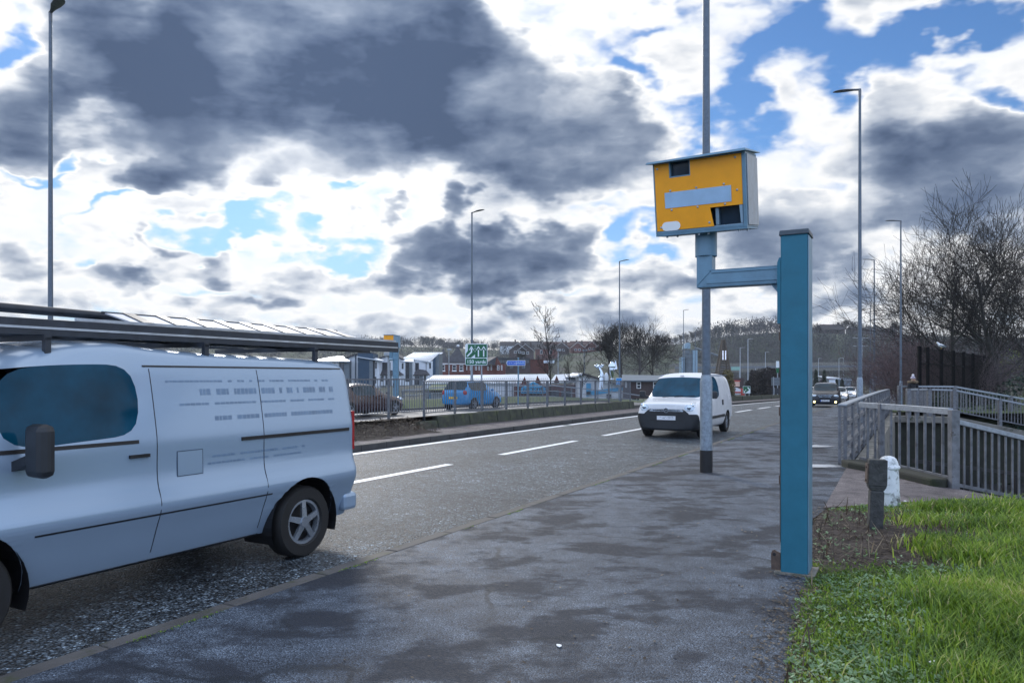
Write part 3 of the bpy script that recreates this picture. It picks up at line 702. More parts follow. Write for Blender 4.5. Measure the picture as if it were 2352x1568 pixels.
# ------------------------------------------------------------------ street lamps
def lantern_mesh(m, x0, z0, s=1.0, L=.92):
    sec = [(-.04, .045, .05, 0), (.10, .050, .048, .02), (.22, .075, .045, .045), (.42, .135, .046, .075), (.65, .150, .040, .098), (.82, .11, .028, .108), (L, .025, .010, .112)]
    n = 12; vs = []
    for x, w, h, z in sec:
        for k in range(n):
            a = 2*PI*k/n; vs.append((x0+x*s, w*s*math.cos(a), z0+z*s+h*s*math.sin(a)*(1.0 if math.sin(a) > 0 else .55)))
    m.add(vs, [(i*n+k, i*n+(k+1) % n, (i+1)*n+(k+1) % n, (i+1)*n+k) for i in range(len(sec)-1) for k in range(n)]+[tuple(range(n-1, -1, -1)), tuple(range((len(sec)-1)*n, len(sec)*n))])
def make_lamp(label, H=12.0, band=False, group='street lamps along the road', two=False):
    t = thing('street_lamp', label, 'street lamp', group=group)
    m = MB(); m.tube([(0, 0, -.3), (0, 0, 1.52), (0, 0, 1.60), (0, 0, 1.63)], [.103, .103, .088, .078], 20); o = m.build('base_section', M_base, t, smooth=True)
    k = MB(); k.box(-.062, .062, -.112, -.098, .55, 1.38); d = k.build('access_door', M_base, t, bevel=.01)
    k = MB(); k.cyl((0, -.1145, 1.27), (0, -.111, 1.27), .011, n=10); k.build('lock', M_black, d)
    if band:
        k = MB(); k.cyl((0, 0, -.02), (0, 0, .365), .1055, n=24); k.build('base_band', M_black, t, smooth=False)
    m = MB(); m.tube([(0, 0, 1.60), (0, 0, H*.55), (0, 0, H-.02)], [.0745, .060, .045], 16); m.build('pole', M_pole, t, smooth=True)
    for sx in ((1, -1) if two else (1,)):
        m = MB(); m.tube([(0, 0, H-.25), (0, 0, H)], [.05, .052], 10)
        if two: m.tube([(0, 0, H-.05), (.9, 0, H+.02)], .03, 8)
        lantern_mesh(m, .9 if two else 0.0, H)
        if sx < 0: m.v = [(-x, y, z) for x, y, z in m.v]
        m.build('lantern', M_galvdark, t, smooth=True)
    return t
ROTL = math.atan2(-NR.y, -NR.x); ROTR = math.atan2(NR.y, NR.x)
lamp0 = make_lamp('tall grey street lamp with black band round its foot rising behind the speed camera box', 12.0, True)
lamp0.location = (3.28, 12.5, 0); lamp0.rotation_euler.z = ROTL-.25
for ch in lamp0.children:
    if ch.name.startswith('access_door'): ch.rotation_euler.z = .9
lamp1 = make_lamp('grey street lamp rising just behind the near corner of the grey railing', 12.0)
def put_lamp(x, ytop, Y, rot, label, first=None, H=12.0):
    l = first or dup(lamp1); gp = GP(x, Y); h = CH+(YH-ytop)*Y/FPX-gp.z
    l.location = gp; l.rotation_euler = (0, 0, rot); l.scale = (1, 1, h/H) if first is None else (1, 1, h/H); l['label'] = label
    return l
put_lamp(1975, 207, 26.8, ROTL-.12, lamp1['label'], lamp1)
put_lamp(2069, 508, 48.5, ROTL, 'street lamp in front of the big bare tree, its light head pointing left')
put_lamp(2008, 597, 63, ROTL, 'street lamp standing close to the right of the tallest lamp by the railing')
put_lamp(1999, 698, 95, ROTL, 'short looking far street lamp between the two lamps beyond the railing')
put_lamp(116, 30, 21.3, ROTR-.2, 'tall dark street lamp rising above the white van with ladders')
put_lamp(1084, 489, 46.8, ROTR, 'dark street lamp rising behind the green 150 yards sign')
put_lamp(1423, 601, 66.5, ROTR, 'street lamp carrying a small square blue sign, left of the oncoming white van')
put_lamp(1570, 713, 116, ROTR, 'street lamp in front of the pale silo tower, left one of the close pair')
put_lamp(1597, 760, 165, ROTR, 'smaller street lamp just right of the pale silo tower')
FARG = 'distant street lamps beyond the oncoming van'
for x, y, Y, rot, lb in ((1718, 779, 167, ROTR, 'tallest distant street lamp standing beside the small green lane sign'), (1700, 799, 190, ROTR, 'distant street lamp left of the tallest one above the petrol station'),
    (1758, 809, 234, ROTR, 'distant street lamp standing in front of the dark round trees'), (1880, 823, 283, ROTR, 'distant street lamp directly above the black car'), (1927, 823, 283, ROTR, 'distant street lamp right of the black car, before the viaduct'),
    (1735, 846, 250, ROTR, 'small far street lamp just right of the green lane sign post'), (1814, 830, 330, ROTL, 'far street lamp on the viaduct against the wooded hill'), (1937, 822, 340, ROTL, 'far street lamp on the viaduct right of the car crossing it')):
    l = put_lamp(x, y, Y, rot, lb); l['group'] = FARG; l.scale.x = l.scale.y = 1.35; recolor(l, M_pole, M_litgalv); recolor(l, M_galvdark, M_litgalv); recolor(l, M_base, M_litgalv)
M_pole_, M_galvdark_ = M_pole, M_galvdark; M_pole = M_galvdark = M_litgalv
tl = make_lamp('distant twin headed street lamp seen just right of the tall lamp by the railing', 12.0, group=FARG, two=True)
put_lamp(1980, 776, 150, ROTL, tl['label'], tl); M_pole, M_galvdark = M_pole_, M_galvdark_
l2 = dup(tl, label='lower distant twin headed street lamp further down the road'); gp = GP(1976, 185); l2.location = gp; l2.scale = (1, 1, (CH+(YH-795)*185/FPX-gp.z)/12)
# ------------------------------------------------------------------ railings and the subway pit
def V(*a): return Vector(a)
def along(pts, step):
    out = []; acc = 0.0
    for a, b in zip(pts, pts[1:]):
        a = Vector(a); b = Vector(b); L = (b-a).length; d = acc
        while d < L: out.append(a+(b-a)*d/L); d += step
        acc = d-L
    return out
def wall(name, label, pts, z0, m, th=.3, off=0):
    t = MB()
    for a, b in zip(pts, pts[1:]):
        a = Vector(a); b = Vector(b); d = (b-a); d.z = 0; n = Vector((-d.y, d.x, 0)).normalized()*th
        t.hexa([V(a.x, a.y, z0), V(b.x, b.y, z0), V(b.x+n.x, b.y+n.y, z0), V(a.x+n.x, a.y+n.y, z0)], [a, b, b+n, a+n])
    o = t.build(name, m); tag(o, label, 'wall'); return o
# railing along the footway edge
tA = thing('railing', 'grey wire filled railing running beside the footway away from the near corner', 'railing')
A0, A1 = 14.75, 42.0; pA = -1.14
def ra(q, z, dp=0): return RW(q, pA+dp, z)
m = MB(); qq = lines(A0-.1, A1, 14)
for a, b in zip(qq, qq[1:]): m.bar(ra(a, 1.10), ra(b, 1.10), .15, .035)
m.build('top_rail', M_galv, tA, bevel=.005)  # paler steel than the bars, standing for bright sky reflected on top
for zz in (.78, .42):
    m = MB(); m.bar(ra(A0, zz, .06), ra(A1, zz, .06), .10, .07); m.build('middle_rail', M_rail, tA)
m = MB(); m.bar(ra(A0, .10, .04), ra(A1, .10, .04), .06, .08); m.build('bottom_rail', M_rail, tA)
for i in range(15):
    q = A0+i*1.9
    m = MB(); m.bar(ra(q, -.1, .045), ra(q, 1.08, .045), .10, .055, NR); m.build('post', M_rail, tA)
for i in range(14):
    q = A0+.95+i*1.9
    m = MB(); m.bar(ra(q, -.1, .10), ra(q, 1.06, .10), .16, .04, NR); m.build('stay_plate', M_rail, tA)
m = MB()
for k in range(9):
    z = .18+k*.105; m.bar(ra(A0, z, -.05), ra(A1, z, -.05), .007, .007)
for k in range(75): q = A0+k*.36; m.bar(ra(q, .12, -.05), ra(q, 1.08, -.05), .006, .006)
m.build('wire_infill', M_rail, tA)
m = MB(); m.bar(ra(A0-.06, -.12, -.05), ra(A0-.06, 1.09, -.05), .05, .045, NR); m.build('end_plate', M_rail, tA)
def bar_rail(label, pts, H, zb, step, bw, rail, m, post_every=None, posts=(), cat='railing', postw=.1, toph=.075, bars=True):
    t = thing('railing', label, cat)
    for a, b in zip(pts, pts[1:]):
        k = MB(); k.bar(V(*a)+V(0, 0, H-toph/2), V(*b)+V(0, 0, H-toph/2), rail, toph); k.build('top_rail', M_galv, t, bevel=.006)  # top rail kept lighter to carry the sky's reflection in its colour
        k = MB(); k.bar(V(*a)+V(0, 0, zb), V(*b)+V(0, 0, zb), rail*.6, .05); k.build('bottom_rail', m, t)
    n = 0
    for p in along(pts, step)[1:]:
        k = MB(); k.bar(p+V(0, 0, zb+.02), p+V(0, 0, H-toph), bw, bw*.8, (0, 1, 0)); k.build('baluster', m, t); n += 1
    for p, w in posts:
        k = MB(); k.box(p[0]-w/2, p[0]+w/2, p[1]-w/2, p[1]+w/2, p[2]-.12, p[2]+H-.002); k.build('post', m, t, bevel=.006)
    return t
bar_rail('bent grey railing panel with square bars standing on the mossy kerb slab', [(6.33, 13.45, .02), (6.42, 11.9, .02), (6.40, 10.80, .02)], 1.12, .10, .245, .034, .075, M_rail, posts=(((6.36, 12.75, .02), .085), ((6.41, 10.74, .0), .115)), toph=.095)
cpts = [(6.47, 10.76, -.02), (7.84, 11.30, -.31), (13.2, 13.35, -1.45)]
bar_rail('grey sloping railing running down to the right beside the path', cpts, 1.0, .05, .150, .026, .070, M_rail, posts=(((10.0, 12.13, -.77), .09),), toph=.070)
Dp = [(16.9, 30.4, .0), (18.55, 33.0, -.03), (19.7, 33.0, -.06), (22.85, 33.0, -.70), (30.5, 33.0, -2.2)]
bar_rail('grey sloping railing on the far side of the subway pit', Dp[1:], 1.1, .14, .145, .03, .085, M_rail, posts=(((19.7, 33.0, -.06), .15), ((21.75, 33, -.48), .14), ((18.6, 33.0, -.03), .17)), toph=.075)
D2 = [(18.6, 35.6, .0), (21.3, 35.6, -.02), (24.7, 35.6, -.62), (32, 35.6, -1.9)]
bar_rail('second grey railing behind the sloping one, topped by a plain handrail', D2, 1.18, .14, .19, .03, .085, M_rail, posts=(((18.62, 35.6, 0), .12), ((21.3, 35.6, -.02), .14), ((24.0, 35.6, -.5), .14)), toph=.08)
bar_rail('short grey railing closing the far end of the subway pit', [(16.55, 31.0, .0), (18.5, 33.0, -.02)], 1.1, .2, .2, .035, .08, M_rail, posts=(((16.6, 31.0, 0), .16), ((17.5, 32.0, 0), .15)), toph=.08)
# dark inner handrail of the ramp
m = MB()
for i in range(26): m.bar((7.3+i*.30, 13.0+i*.115, -2.4), (7.3+i*.30, 13.0+i*.115, .12-i*.045), .05, .04, (0, 1, 0))
m.bar((7.0, 12.9, .14), (15.1, 15.99, -1.02), .06, .07); m.bar((7.0, 12.9, -.75), (15.1, 15.99, -1.9), .06, .07)
tag(m.build('ramp_railing', M_black), 'dark inner railing of the ramp seen through the near sloping railing', 'railing')
q0, q1 = 14.3, 41
wall('retaining_wall', 'mossy concrete wall below the wire filled railing beside the footway', [RW(q1, -1.02, -.02), RW(q0, -1.02, -.02)], -3.4, M_concrete, .28)
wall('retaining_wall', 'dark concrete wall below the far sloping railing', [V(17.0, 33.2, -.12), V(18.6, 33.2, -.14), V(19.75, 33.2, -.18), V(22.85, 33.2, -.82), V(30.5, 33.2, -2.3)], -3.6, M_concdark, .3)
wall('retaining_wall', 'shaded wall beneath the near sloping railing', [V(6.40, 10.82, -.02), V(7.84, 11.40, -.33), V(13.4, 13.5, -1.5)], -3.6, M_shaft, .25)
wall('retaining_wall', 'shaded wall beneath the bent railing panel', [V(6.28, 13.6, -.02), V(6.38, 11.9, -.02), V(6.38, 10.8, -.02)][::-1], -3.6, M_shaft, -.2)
m = MB(); m.hexa([(17.0, 32.86, -.42), (19.75, 32.86, -.48), (19.75, 33.19, -.48), (17.0, 33.19, -.42)], [(17.0, 32.86, -.13), (19.75, 32.86, -.19), (19.75, 33.19, -.19), (17.0, 33.19, -.13)])
m.hexa([(19.76, 32.86, -.48), (30.5, 32.86, -2.6), (30.5, 33.19, -2.6), (19.76, 33.19, -.48)], [(19.76, 32.86, -.19), (30.5, 32.86, -2.31), (30.5, 33.19, -2.31), (19.76, 33.19, -.19)])
tag(m.build('coping', M_concrete, bevel=.03), 'grey concrete coping under the far sloping railing', 'coping')
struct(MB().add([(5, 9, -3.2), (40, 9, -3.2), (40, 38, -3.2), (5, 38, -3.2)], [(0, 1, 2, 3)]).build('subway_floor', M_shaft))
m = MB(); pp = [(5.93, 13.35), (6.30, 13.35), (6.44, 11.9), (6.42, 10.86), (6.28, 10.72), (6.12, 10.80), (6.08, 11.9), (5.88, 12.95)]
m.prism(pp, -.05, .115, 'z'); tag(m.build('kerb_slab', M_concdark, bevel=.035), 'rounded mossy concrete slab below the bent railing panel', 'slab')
# ------------------------------------------------------------------ the two short posts
t = thing('marker_post', 'lichened grey concrete marker post with thick head, leaning in the bare soil', 'post', (3.73, 7.60, .09), -.25); t.rotation_euler.y = .03
m = MB(); m.hexa([(-.068, -.06, -.15), (.068, -.06, -.15), (.068, .06, -.15), (-.068, .06, -.15)], [(-.066, -.058, .345), (.066, -.058, .345), (.066, .058, .345), (-.066, .058, .345)])
m.build('shaft', M_postgrey, t, bevel=.012)
m = MB(); m.hexa([(-.062, -.05, .345), (.062, -.05, .345), (.062, .05, .345), (-.062, .05, .345)], [(-.088, -.066, .395), (.088, -.066, .395), (.088, .066, .395), (-.088, .066, .395)])
m.hexa([(-.088, -.066, .395), (.088, -.066, .395), (.088, .066, .395), (-.088, .066, .395)], [(-.086, -.062, .665), (.086, -.062, .665), (.086, .062, .665), (-.086, .062, .665)]); m.build('head', M_postgrey, t, bevel=.010)
m = MB(); m.box(-.101, -.0885, -.05, .05, .42, .62); m.build('plate', M_rust, t)
for z in (.45, .585):
    m = MB(); m.cyl((-.112, -.01, z), (-.101, -.01, z), .012, n=8); m.build('bolt', M_rust, t)
t = thing('milestone_post', 'short white domed post with flaking paint and a raised plate, behind the grey marker post', 'post', (4.60, 9.02, .075), -.3); t.rotation_euler.y = -.03
prof = [(.122, -.1), (.120, .02), (.116, .20), (.114, .395), (.128, .41), (.133, .425), (.128, .44), (.113, .45), (.110, .462), (.104, .49), (.09, .525), (.065, .55), (.03, .562), (.004, .565)]
m = MB(); n = 24; vs = []
for r, z in prof:
    for k in range(n):
        a = 2*PI*k/n; fl_ = 1+(.025*math.cos(a*8) if z > .45 else 0); vs.append((r*fl_*math.cos(a), r*fl_*math.sin(a), z))
m.add(vs, [(i*n+k, i*n+(k+1) % n, (i+1)*n+(k+1) % n, (i+1)*n+k) for i in range(len(prof)-1) for k in range(n)]+[tuple(range((len(prof)-1)*n, len(prof)*n))])
m.build('body', M_postwhite, t, smooth=True)
m = MB(); m.hexa([(-.115, -.128, .13), (-.005, -.142, .12), (-.005, -.10, .12), (-.11, -.07, .13)], [(-.112, -.122, .40), (-.005, -.138, .40), (-.005, -.10, .40), (-.108, -.07, .40)]); m.build('plate', M_sticker if 0 else M_postwhite, t, bevel=.004)
# ------------------------------------------------------------------ guard rail and block wall on the median
PR = -13.3; t = thing('guard_railing', 'long grey steel guard railing standing on the raised median', 'railing'); qs_ = [8.3+1.75*k for k in range(17)]+[37.7]
for k, (a, b) in enumerate(zip(qs_, qs_[1:])):
    up = .07 if b < 19.5 else 0.0
    f = lambda q, z: RW(q, PR, .38+z+up)
    m = MB(); m.bar(f(a+.03, 1.09), f(b-.03, 1.09), .05, .04); m.bar(f(a+.03, .12), f(b-.03, .12), .045, .03)
    nb = 14
    for i in range(1, nb): q = a+(b-a)*i/nb; m.bar(f(q, .12), f(q, 1.09), .016, .016, NR)
    m.build('bar_panel', M_galvdark, t)
    m = MB(); m.bar(f(a, -.25), f(a, 1.11), .062, .062, NR); m.build('post', M_galvdark, t)
m = MB(); m.bar(RW(37.7, PR, .1), RW(37.7, PR, 1.49), .062, .062, NR); m.build('post', M_galvdark, t)
def block_wall(label, q0, q1, p0, step, z0=.0, z1=.42):
    m = MB(); q = q0
    while q < q1:
        e = min(q+step, q1); j = RND.uniform(-.02, .02); zt = z1*(min(1, .35+(q-q0)/3.2))+RND.uniform(-.012, .012)
        m.hexa([RW(q, p0+j, z0-.2), RW(e-.02, p0+j, z0-.2), RW(e-.02, p0-.34, z0-.2), RW(q, p0-.34, z0-.2)], [RW(q, p0-.10+j, zt), RW(e-.02, p0-.10+j, zt), RW(e-.02, p0-.34, zt), RW(q, p0-.34, zt)]); q = e
    o = m.build('block_wall', M_wallgreen, bevel=.02); return tag(o, label, 'wall')
block_wall('low mossy block wall at the foot of the guard railing', 17.2, 37.3, -12.85, .92)
block_wall('low dark block wall further along the median, beyond the oncoming van', 46.0, 120.0, -12.6, 1.8)
noisy_strip('median_far_soil', [(-14.16, .10), (-13.6, .36), (-12.9, .36)], M_soil, lines(45, 120, 40), .03)
# ------------------------------------------------------------------ vehicles (front = local +X, ground = 0)
def loft(stations, cls, mats, parent, subs=2, capb=4, cut=None):
    """stations: [(x, half ring of (y, z) from the bottom centre to the top centre)]; cls(i, j) names the part a face belongs to"""
    nr = len(stations[0][1]); ring = []
    for x, hr in stations:
        ring.append([(x, y, z) for y, z in hr]+[(x, -y, z) for y, z in reversed(hr[1:-1])])
    n = len(ring[0]); parts = {}
    def pm(k): return parts.setdefault(k, MB())
    for i in range(len(ring)-1):
        for k in range(n):
            j = k if k < nr-1 else n-1-k
            side = 'l' if k < nr-1 else 'r'
            key = cls(i, j, side); a, b = ring[i], ring[i+1]; k2 = (k+1) % n
            pm(key).add([a[k], a[k2], b[k2], b[k]], [(0, 1, 2, 3)])
    body0 = pm(('body', ''))
    for r in (ring[0], ring[-1]):
        for k in range(nr-1):                            # cap as a ladder of quads
            a, b = k, k+1; c, d = (n-b) % n, (n-a) % n
            body = pm(('bumper', '')) if (r is ring[0] and 'bumper' in mats and k < capb) else body0
            if a == 0: body.add([r[a], r[b], r[c]], [(0, 1, 2)])
            elif b == nr-1: body.add([r[a], r[b], r[d]], [(0, 1, 2)])
            else: body.add([r[a], r[b], r[c], r[d]], [(0, 1, 2, 3)])
    out = {}
    for (k, s_), m in parts.items():
        o = m.build(k, mats[k], parent, smooth=True)
        bm = bmesh.new(); bm.from_mesh(o.data); bmesh.ops.remove_doubles(bm, verts=bm.verts, dist=1e-5); bmesh.ops.recalc_face_normals(bm, faces=bm.faces)
        if k != 'body':                                   # a lone patch must look outwards
            c = sum((v.co for v in bm.verts), Vector())/len(bm.verts); f = list(bm.faces)[0]
            if sum((fc.normal.dot(fc.calc_center_median()-Vector((c.x*.6, 0, .6))) for fc in bm.faces)) < 0: bmesh.ops.reverse_faces(bm, faces=bm.faces)
        bm.to_mesh(o.data); bm.free()
        if subs:
            b = o.modifiers.new('sub', 'SUBSURF'); b.levels = subs; b.render_levels = subs
        out[(k, s_)] = o
    if cut:                                               # open the wheel arches: snap the skin to the arch circle and drop what is inside
        for key, o in list(out.items()):
            if key[0] not in ('body', 'underside', 'bumper'): continue
            dg = bpy.context.evaluated_depsgraph_get(); me = bpy.data.meshes.new_from_object(o.evaluated_get(dg)); o.modifiers.clear(); o.data = me
            bm = bmesh.new(); bm.from_mesh(me)
            for cx, cz, r in cut:
                d = lambda v: math.hypot(v.co.x-cx, v.co.z-cz)
                fs = [f for f in bm.faces if math.hypot(f.calc_center_median().x-cx, f.calc_center_median().z-cz) < r+.25]
                es = list({e for f in fs for e in f.edges}); bmesh.ops.subdivide_edges(bm, edges=es, cuts=2, use_grid_fill=True)
                dead = [f for f in bm.faces if math.hypot(f.calc_center_median().x-cx, f.calc_center_median().z-cz) < r]
                bmesh.ops.delete(bm, geom=dead, context='FACES')
                for v in bm.verts:
                    if v.is_boundary and abs(d(v)-r) < .05 and v.co.z > .10:
                        k_ = r/max(1e-6, d(v)); v.co.x = cx+(v.co.x-cx)*k_; v.co.z = cz+(v.co.z-cz)*k_
            for f in bm.faces: f.smooth = True
            bm.to_mesh(me); bm.free()
    return out
def wheel_well(parent, x, z, r, y0, y1):
    m = MB(); n = 20; P = lambda a, y: (x+r*math.cos(a), y, z+r*math.sin(a))
    for k in range(n):
        a, b = -.35+(PI+.7)*k/n, -.35+(PI+.7)*(k+1)/n; m.add([P(a, y0), P(b, y0), P(b, y1), P(a, y1)], [(0, 1, 2, 3)])
    m.add([P(-.35+(PI+.7)*k/n, y0) for k in range(n+1)], [tuple(range(n+1))])
    return m.build('wheel_arch', M_black, parent)
def wheel(parent, x, y, r, w, side, spokes=5, rimmat=None, dark=False):
    """side +1: outer face towards +y"""
    m = MB(); prof = [(r*.62, -w/2), (r*.93, -w/2), (r, -w*.36), (r, w*.36), (r*.93, w/2), (r*.66, w/2), (r*.62, w*.42)]
    n = 28; vs = []
    for q, d in prof:
        for k in range(n): a = 2*PI*k/n; vs.append((x+q*math.cos(a), y+d*side, r+q*math.sin(a)))
    m.add(vs, [(i*n+k, i*n+(k+1) % n, (i+1)*n+(k+1) % n, (i+1)*n+k) for i in range(len(prof)-1) for k in range(n)])
    o = m.build('wheel', M_rubber, parent, smooth=True)
    m = MB(); yo = y+side*w*.40
    for k in range(n):
        a = 2*PI*k/n; b = 2*PI*(k+1)/n
        P = lambda q, t, d: (x+q*math.cos(t), d, r+q*math.sin(t))
        m.add([P(r*.63, a, yo), P(r*.63, b, yo), P(r*.55, b, yo), P(r*.55, a, yo)], [(0, 1, 2, 3)])
        m.add([P(r*.55, a, yo), P(r*.55, b, yo), P(r*.53, b, yo-side*.05), P(r*.53, a, yo-side*.05)], [(0, 1, 2, 3)])
    for k in range(spokes):
        t = 2*PI*k/spokes+.3; c, s_ = math.cos(t), math.sin(t); hw = r*.085
        pts = []
        for q, d, ww in ((r*.10, .012, 1.1), (r*.60, .0, .8)):
            for e in (-1, 1): pts.append((x+q*c-e*hw*ww*s_, yo+side*d, r+q*s_+e*hw*ww*c))
        m.slab([pts[0], pts[1], pts[3], pts[2]], .025)
    m.cyl((x, yo-side*.02, r), (x, yo+side*.018, r), r*.15, n=12)
    m.build('rim', rimmat or M_rim, o)
    m = MB(); m.cyl((x, y-side*w*.1, r), (x, y+side*w*.1, r), r*.6, n=20); m.build('brake_disc', M_black, o)
    return o
def arch(parent, x, y, r, side, m=None):
    k = MB(); n = 24; pts = [(x+(r)*math.cos(PI*i/n), .0+r*.80+r*math.sin(PI*i/n)) for i in range(n+1)]
    pts = [(x+r, r*.45)]+pts+[(x-r, r*.45)]
    y0, y1 = sorted((y-side*.10, y+side*.004)); k.prism(pts, y0, y1); return k.build('wheel_arch', m or M_black, parent)
def plate(parent, loc, rotz, txt, m=None, w=.52, h=.11, ink=None, band=True, smudge=False):
    p = MB(); p.box(-.004, .004, -w/2, w/2, -h/2, h/2); o = p.build('number_plate', m or M_plate, parent, loc=loc, rotz=rotz)
    if band: q = MB(); q.box(.0041, .0065, -w/2+.002, -w/2+.045, -h/2, h/2); q.build('band', M_plateblue, o)
    if txt: text(txt, .095, ink or M_ink, o, (.0045, .02, 0), (PI/2, 0, PI/2), .0006, name='lettering', bold=.0015)
    if smudge:
        q = MB(); rr = random.Random(3)
        for i in range(26): yy = rr.uniform(-.2, .2); zz = rr.uniform(-.02, .028); q.box(.0041, .0055, yy, yy+rr.uniform(.02, .06), zz, zz+rr.uniform(.004, .010))
        q.build('smudge', M_smudge, o)
    return o
def ring(*p): return list(p)
# ---- the small oncoming van
def make_small_van():
    t = thing('van', 'small white van with black bumper driving towards us behind the near street lamp', 'van')
    def R(zb, wb, zs, ws, zbelt, wbelt, zw, ww, zr, wr): return [(0, zb), (wb-.06, zb), (wb, zb+.06), (ws, zs), (ws+.005, (zs+zbelt)/2), (wbelt, zbelt), (ww, zw), (wr, zr-.02), (0, zr)]
    sts = [(2.14, R(.27, .60, .48, .64, .88, .60, .93, .52, .96, .42)), (2.11, R(.23, .74, .48, .79, .90, .75, .96, .66, .99, .50)), (1.98, R(.22, .81, .44, .87, .92, .82, .99, .72, 1.02, .52)),
     (1.60, R(.22, .84, .46, .89, 1.00, .85, 1.05, .74, 1.075, .5)), (1.30, R(.22, .84, .46, .90, 1.05, .865, 1.09, .76, 1.115, .52)), (1.22, R(.22, .84, .46, .90, 1.07, .87, 1.12, .79, 1.14, .55)),
     (.55, R(.22, .84, .46, .905, 1.08, .885, 1.64, .73, 1.70, .60)), (.40, R(.22, .84, .46, .905, 1.08, .885, 1.70, .73, 1.79, .60)), (.15, R(.22, .84, .46, .905, 1.09, .89, 1.72, .74, 1.83, .62)), (-.45, R(.22, .84, .46, .905, 1.10, .89, 1.73, .75, 1.845, .63)),
     (-1.2, R(.22, .84, .46, .905, 1.10, .89, 1.73, .75, 1.84, .63)), (-1.95, R(.25, .84, .46, .895, 1.10, .88, 1.70, .74, 1.80, .62)), (-2.18, R(.28, .82, .46, .87, 1.10, .86, 1.66, .72, 1.74, .60)), (-2.24, R(.32, .78, .5, .82, 1.10, .80, 1.60, .66, 1.66, .5))]
    def cls(i, j, s):
        if i <= 1 and j <= 3: return ('bumper', '')
        if i == 2 and j <= 2: return ('bumper', '')
        if i == 5 and j in (6, 7): return ('windscreen', '')
        if 6 <= i <= 8 and j == 5: return ('side_window', s)
        return ('body', '')
    parts_ = loft(sts, cls, {'body': M_white2, 'bumper': M_blackplas, 'windscreen': M_vanglass, 'side_window': M_vanglass}, t, 2, 4, ((1.30, .315, .375), (-1.38, .315, .375)))
    from mathutils.bvhtree import BVHTree
    trees = [BVHTree.FromPolygons([q_.co for q_ in o.data.vertices], [tuple(p.vertices) for p in o.data.polygons]) for (k_, s_), o in parts_.items() if k_ in ('body', 'bumper')]
    def fs(y, z):
        hs = [h[0].x for h in (tr_.ray_cast(Vector((3, y, z)), Vector((-1, 0, 0))) for tr_ in trees) if h[0] is not None]
        return max(hs) if hs else 1.6
    def patch(name, rows, m, out, par=None, n=16):       # rows: (z, y0, y1) from the bottom up, laid on the front skin
        k = MB(); vs = []
        for z, y0, y1 in rows:
            for i in range(n+1): y = y0+(y1-y0)*i/n; vs.append((fs(y, z)+out, y, z))
        k.add(vs, [(r*(n+1)+i, r*(n+1)+i+1, (r+1)*(n+1)+i+1, (r+1)*(n+1)+i) for r in range(len(rows)-1) for i in range(n)])
        return k.build(name, m, par or t, smooth=True)
    patch('grille_surround', [(.60, -.70, .70), (.66, -.66, .66), (.72, -.60, .60), (.78, -.53, .53), (.82, -.46, .46)], M_blackplas, .006)
    patch('grille_bar', [(.755, -.47, .47), (.785, -.48, .48), (.815, -.44, .44)], M_chrome, .016); patch('grille_slot', [(.772, -.38, .38), (.796, -.38, .38)], M_black, .020)
    for z in (.50, .64, .70): patch('air_slot', [(z, -.46, .46), (z+.022, -.46, .46)], M_black, .010)
    for s in (1, -1):
        hl = patch('headlight', [(.77, s*.57, s*.71), (.82, s*.51, s*.76), (.88, s*.51, s*.78), (.94, s*.56, s*.77), (.98, s*.62, s*.755), (1.01, s*.69, s*.735)], M_lampglass, .008)
        k = MB(); k.sphere((fs(s*.63, .87)+.004, s*.63, .87), .062, 14, 8, (.35, 1, 1)); k.build('reflector', M_chrome, hl, smooth=True); k = MB(); k.sphere((fs(s*.715, .925)+.004, s*.715, .925), .038, 14, 8, (.35, 1, 1)); k.build('reflector', M_chrome, hl, smooth=True)
    for s in (1, -1):
        wheel(t, 1.30, s*.785, .315, .20, s, 9); wheel(t, -1.38, s*.785, .315, .20, s, 9)
        for x in (1.30, -1.38): wheel_well(t, x, .315, .378, s*.55, s*.875)
        m = MB(); m.box(.97, 1.07, min(s*.96, s*1.14), max(s*.96, s*1.14), 1.09, 1.30); o = m.build('wing_mirror', M_blackplas, t, bevel=.04)
        k = MB(); k.bar((1.06, s*.86, 1.12), (1.03, s*.98, 1.14), .06, .05); k.build('mirror_arm', M_blackplas, o)
        m = MB(); m.box(-.75, -.62, s*.905-.012, s*.905+.018, .86, 1.02); m.build('door_handle', M_black, t, bevel=.01)
        m = MB(); m.box(-.95, .85, s*.908-.01, s*.908+.012, .50, .58); m.build('rub_strip', M_blackplas, t, bevel=.006)
        m = MB(); m.box(-2.0, .4, s*.70-.02, s*.70+.02, 1.755, 1.765); m.build('roof_groove', M_grime, t)
        m = MB(); m.sphere((2.02, s*.62, .38), .07, 10, 6, (.4, 1, .8)); m.build('foglamp', M_lampglass, t, smooth=True)
    def fx(y): return 2.150-.16*(abs(y)/.62)**2.2
    m = MB(); xb = fs(0, .785); m.cyl((xb-.03, 0, .785), (xb+.024, 0, .785), .068, n=20); o = m.build('badge', M_chrome, t)
    k = MB(); k.cyl((xb+.022, 0, .785), (xb+.0265, 0, .785), .052, n=20); k.build('badge_disc', M_black, o)
    k = MB(); k.prism([(-.045, .775), (.0, .80), (.045, .80), (.012, .778), (-.02, .77)], xb+.0267, xb+.031, 'x'); k.build('badge_emblem', M_chrome, o)
    plate(t, (fs(0, .57)+.012, 0, .575), 0, None, smudge=True, band=False)
    for y0 in (-.1, .25):
        m = MB(); m.bar((1.245, y0-.28, 1.125), (1.18, y0+.30, 1.17), .02, .015); m.build('wiper', M_black, t)
    m = MB(); m.box(.50, .56, -.05, .05, 1.735, 1.75); m.build('roof_badge', M_grime, t)
    return t
v = make_small_van(); v.location = RW(19.9+2.2, -6.0, -.085); v.rotation_euler.z = HEAD_TO
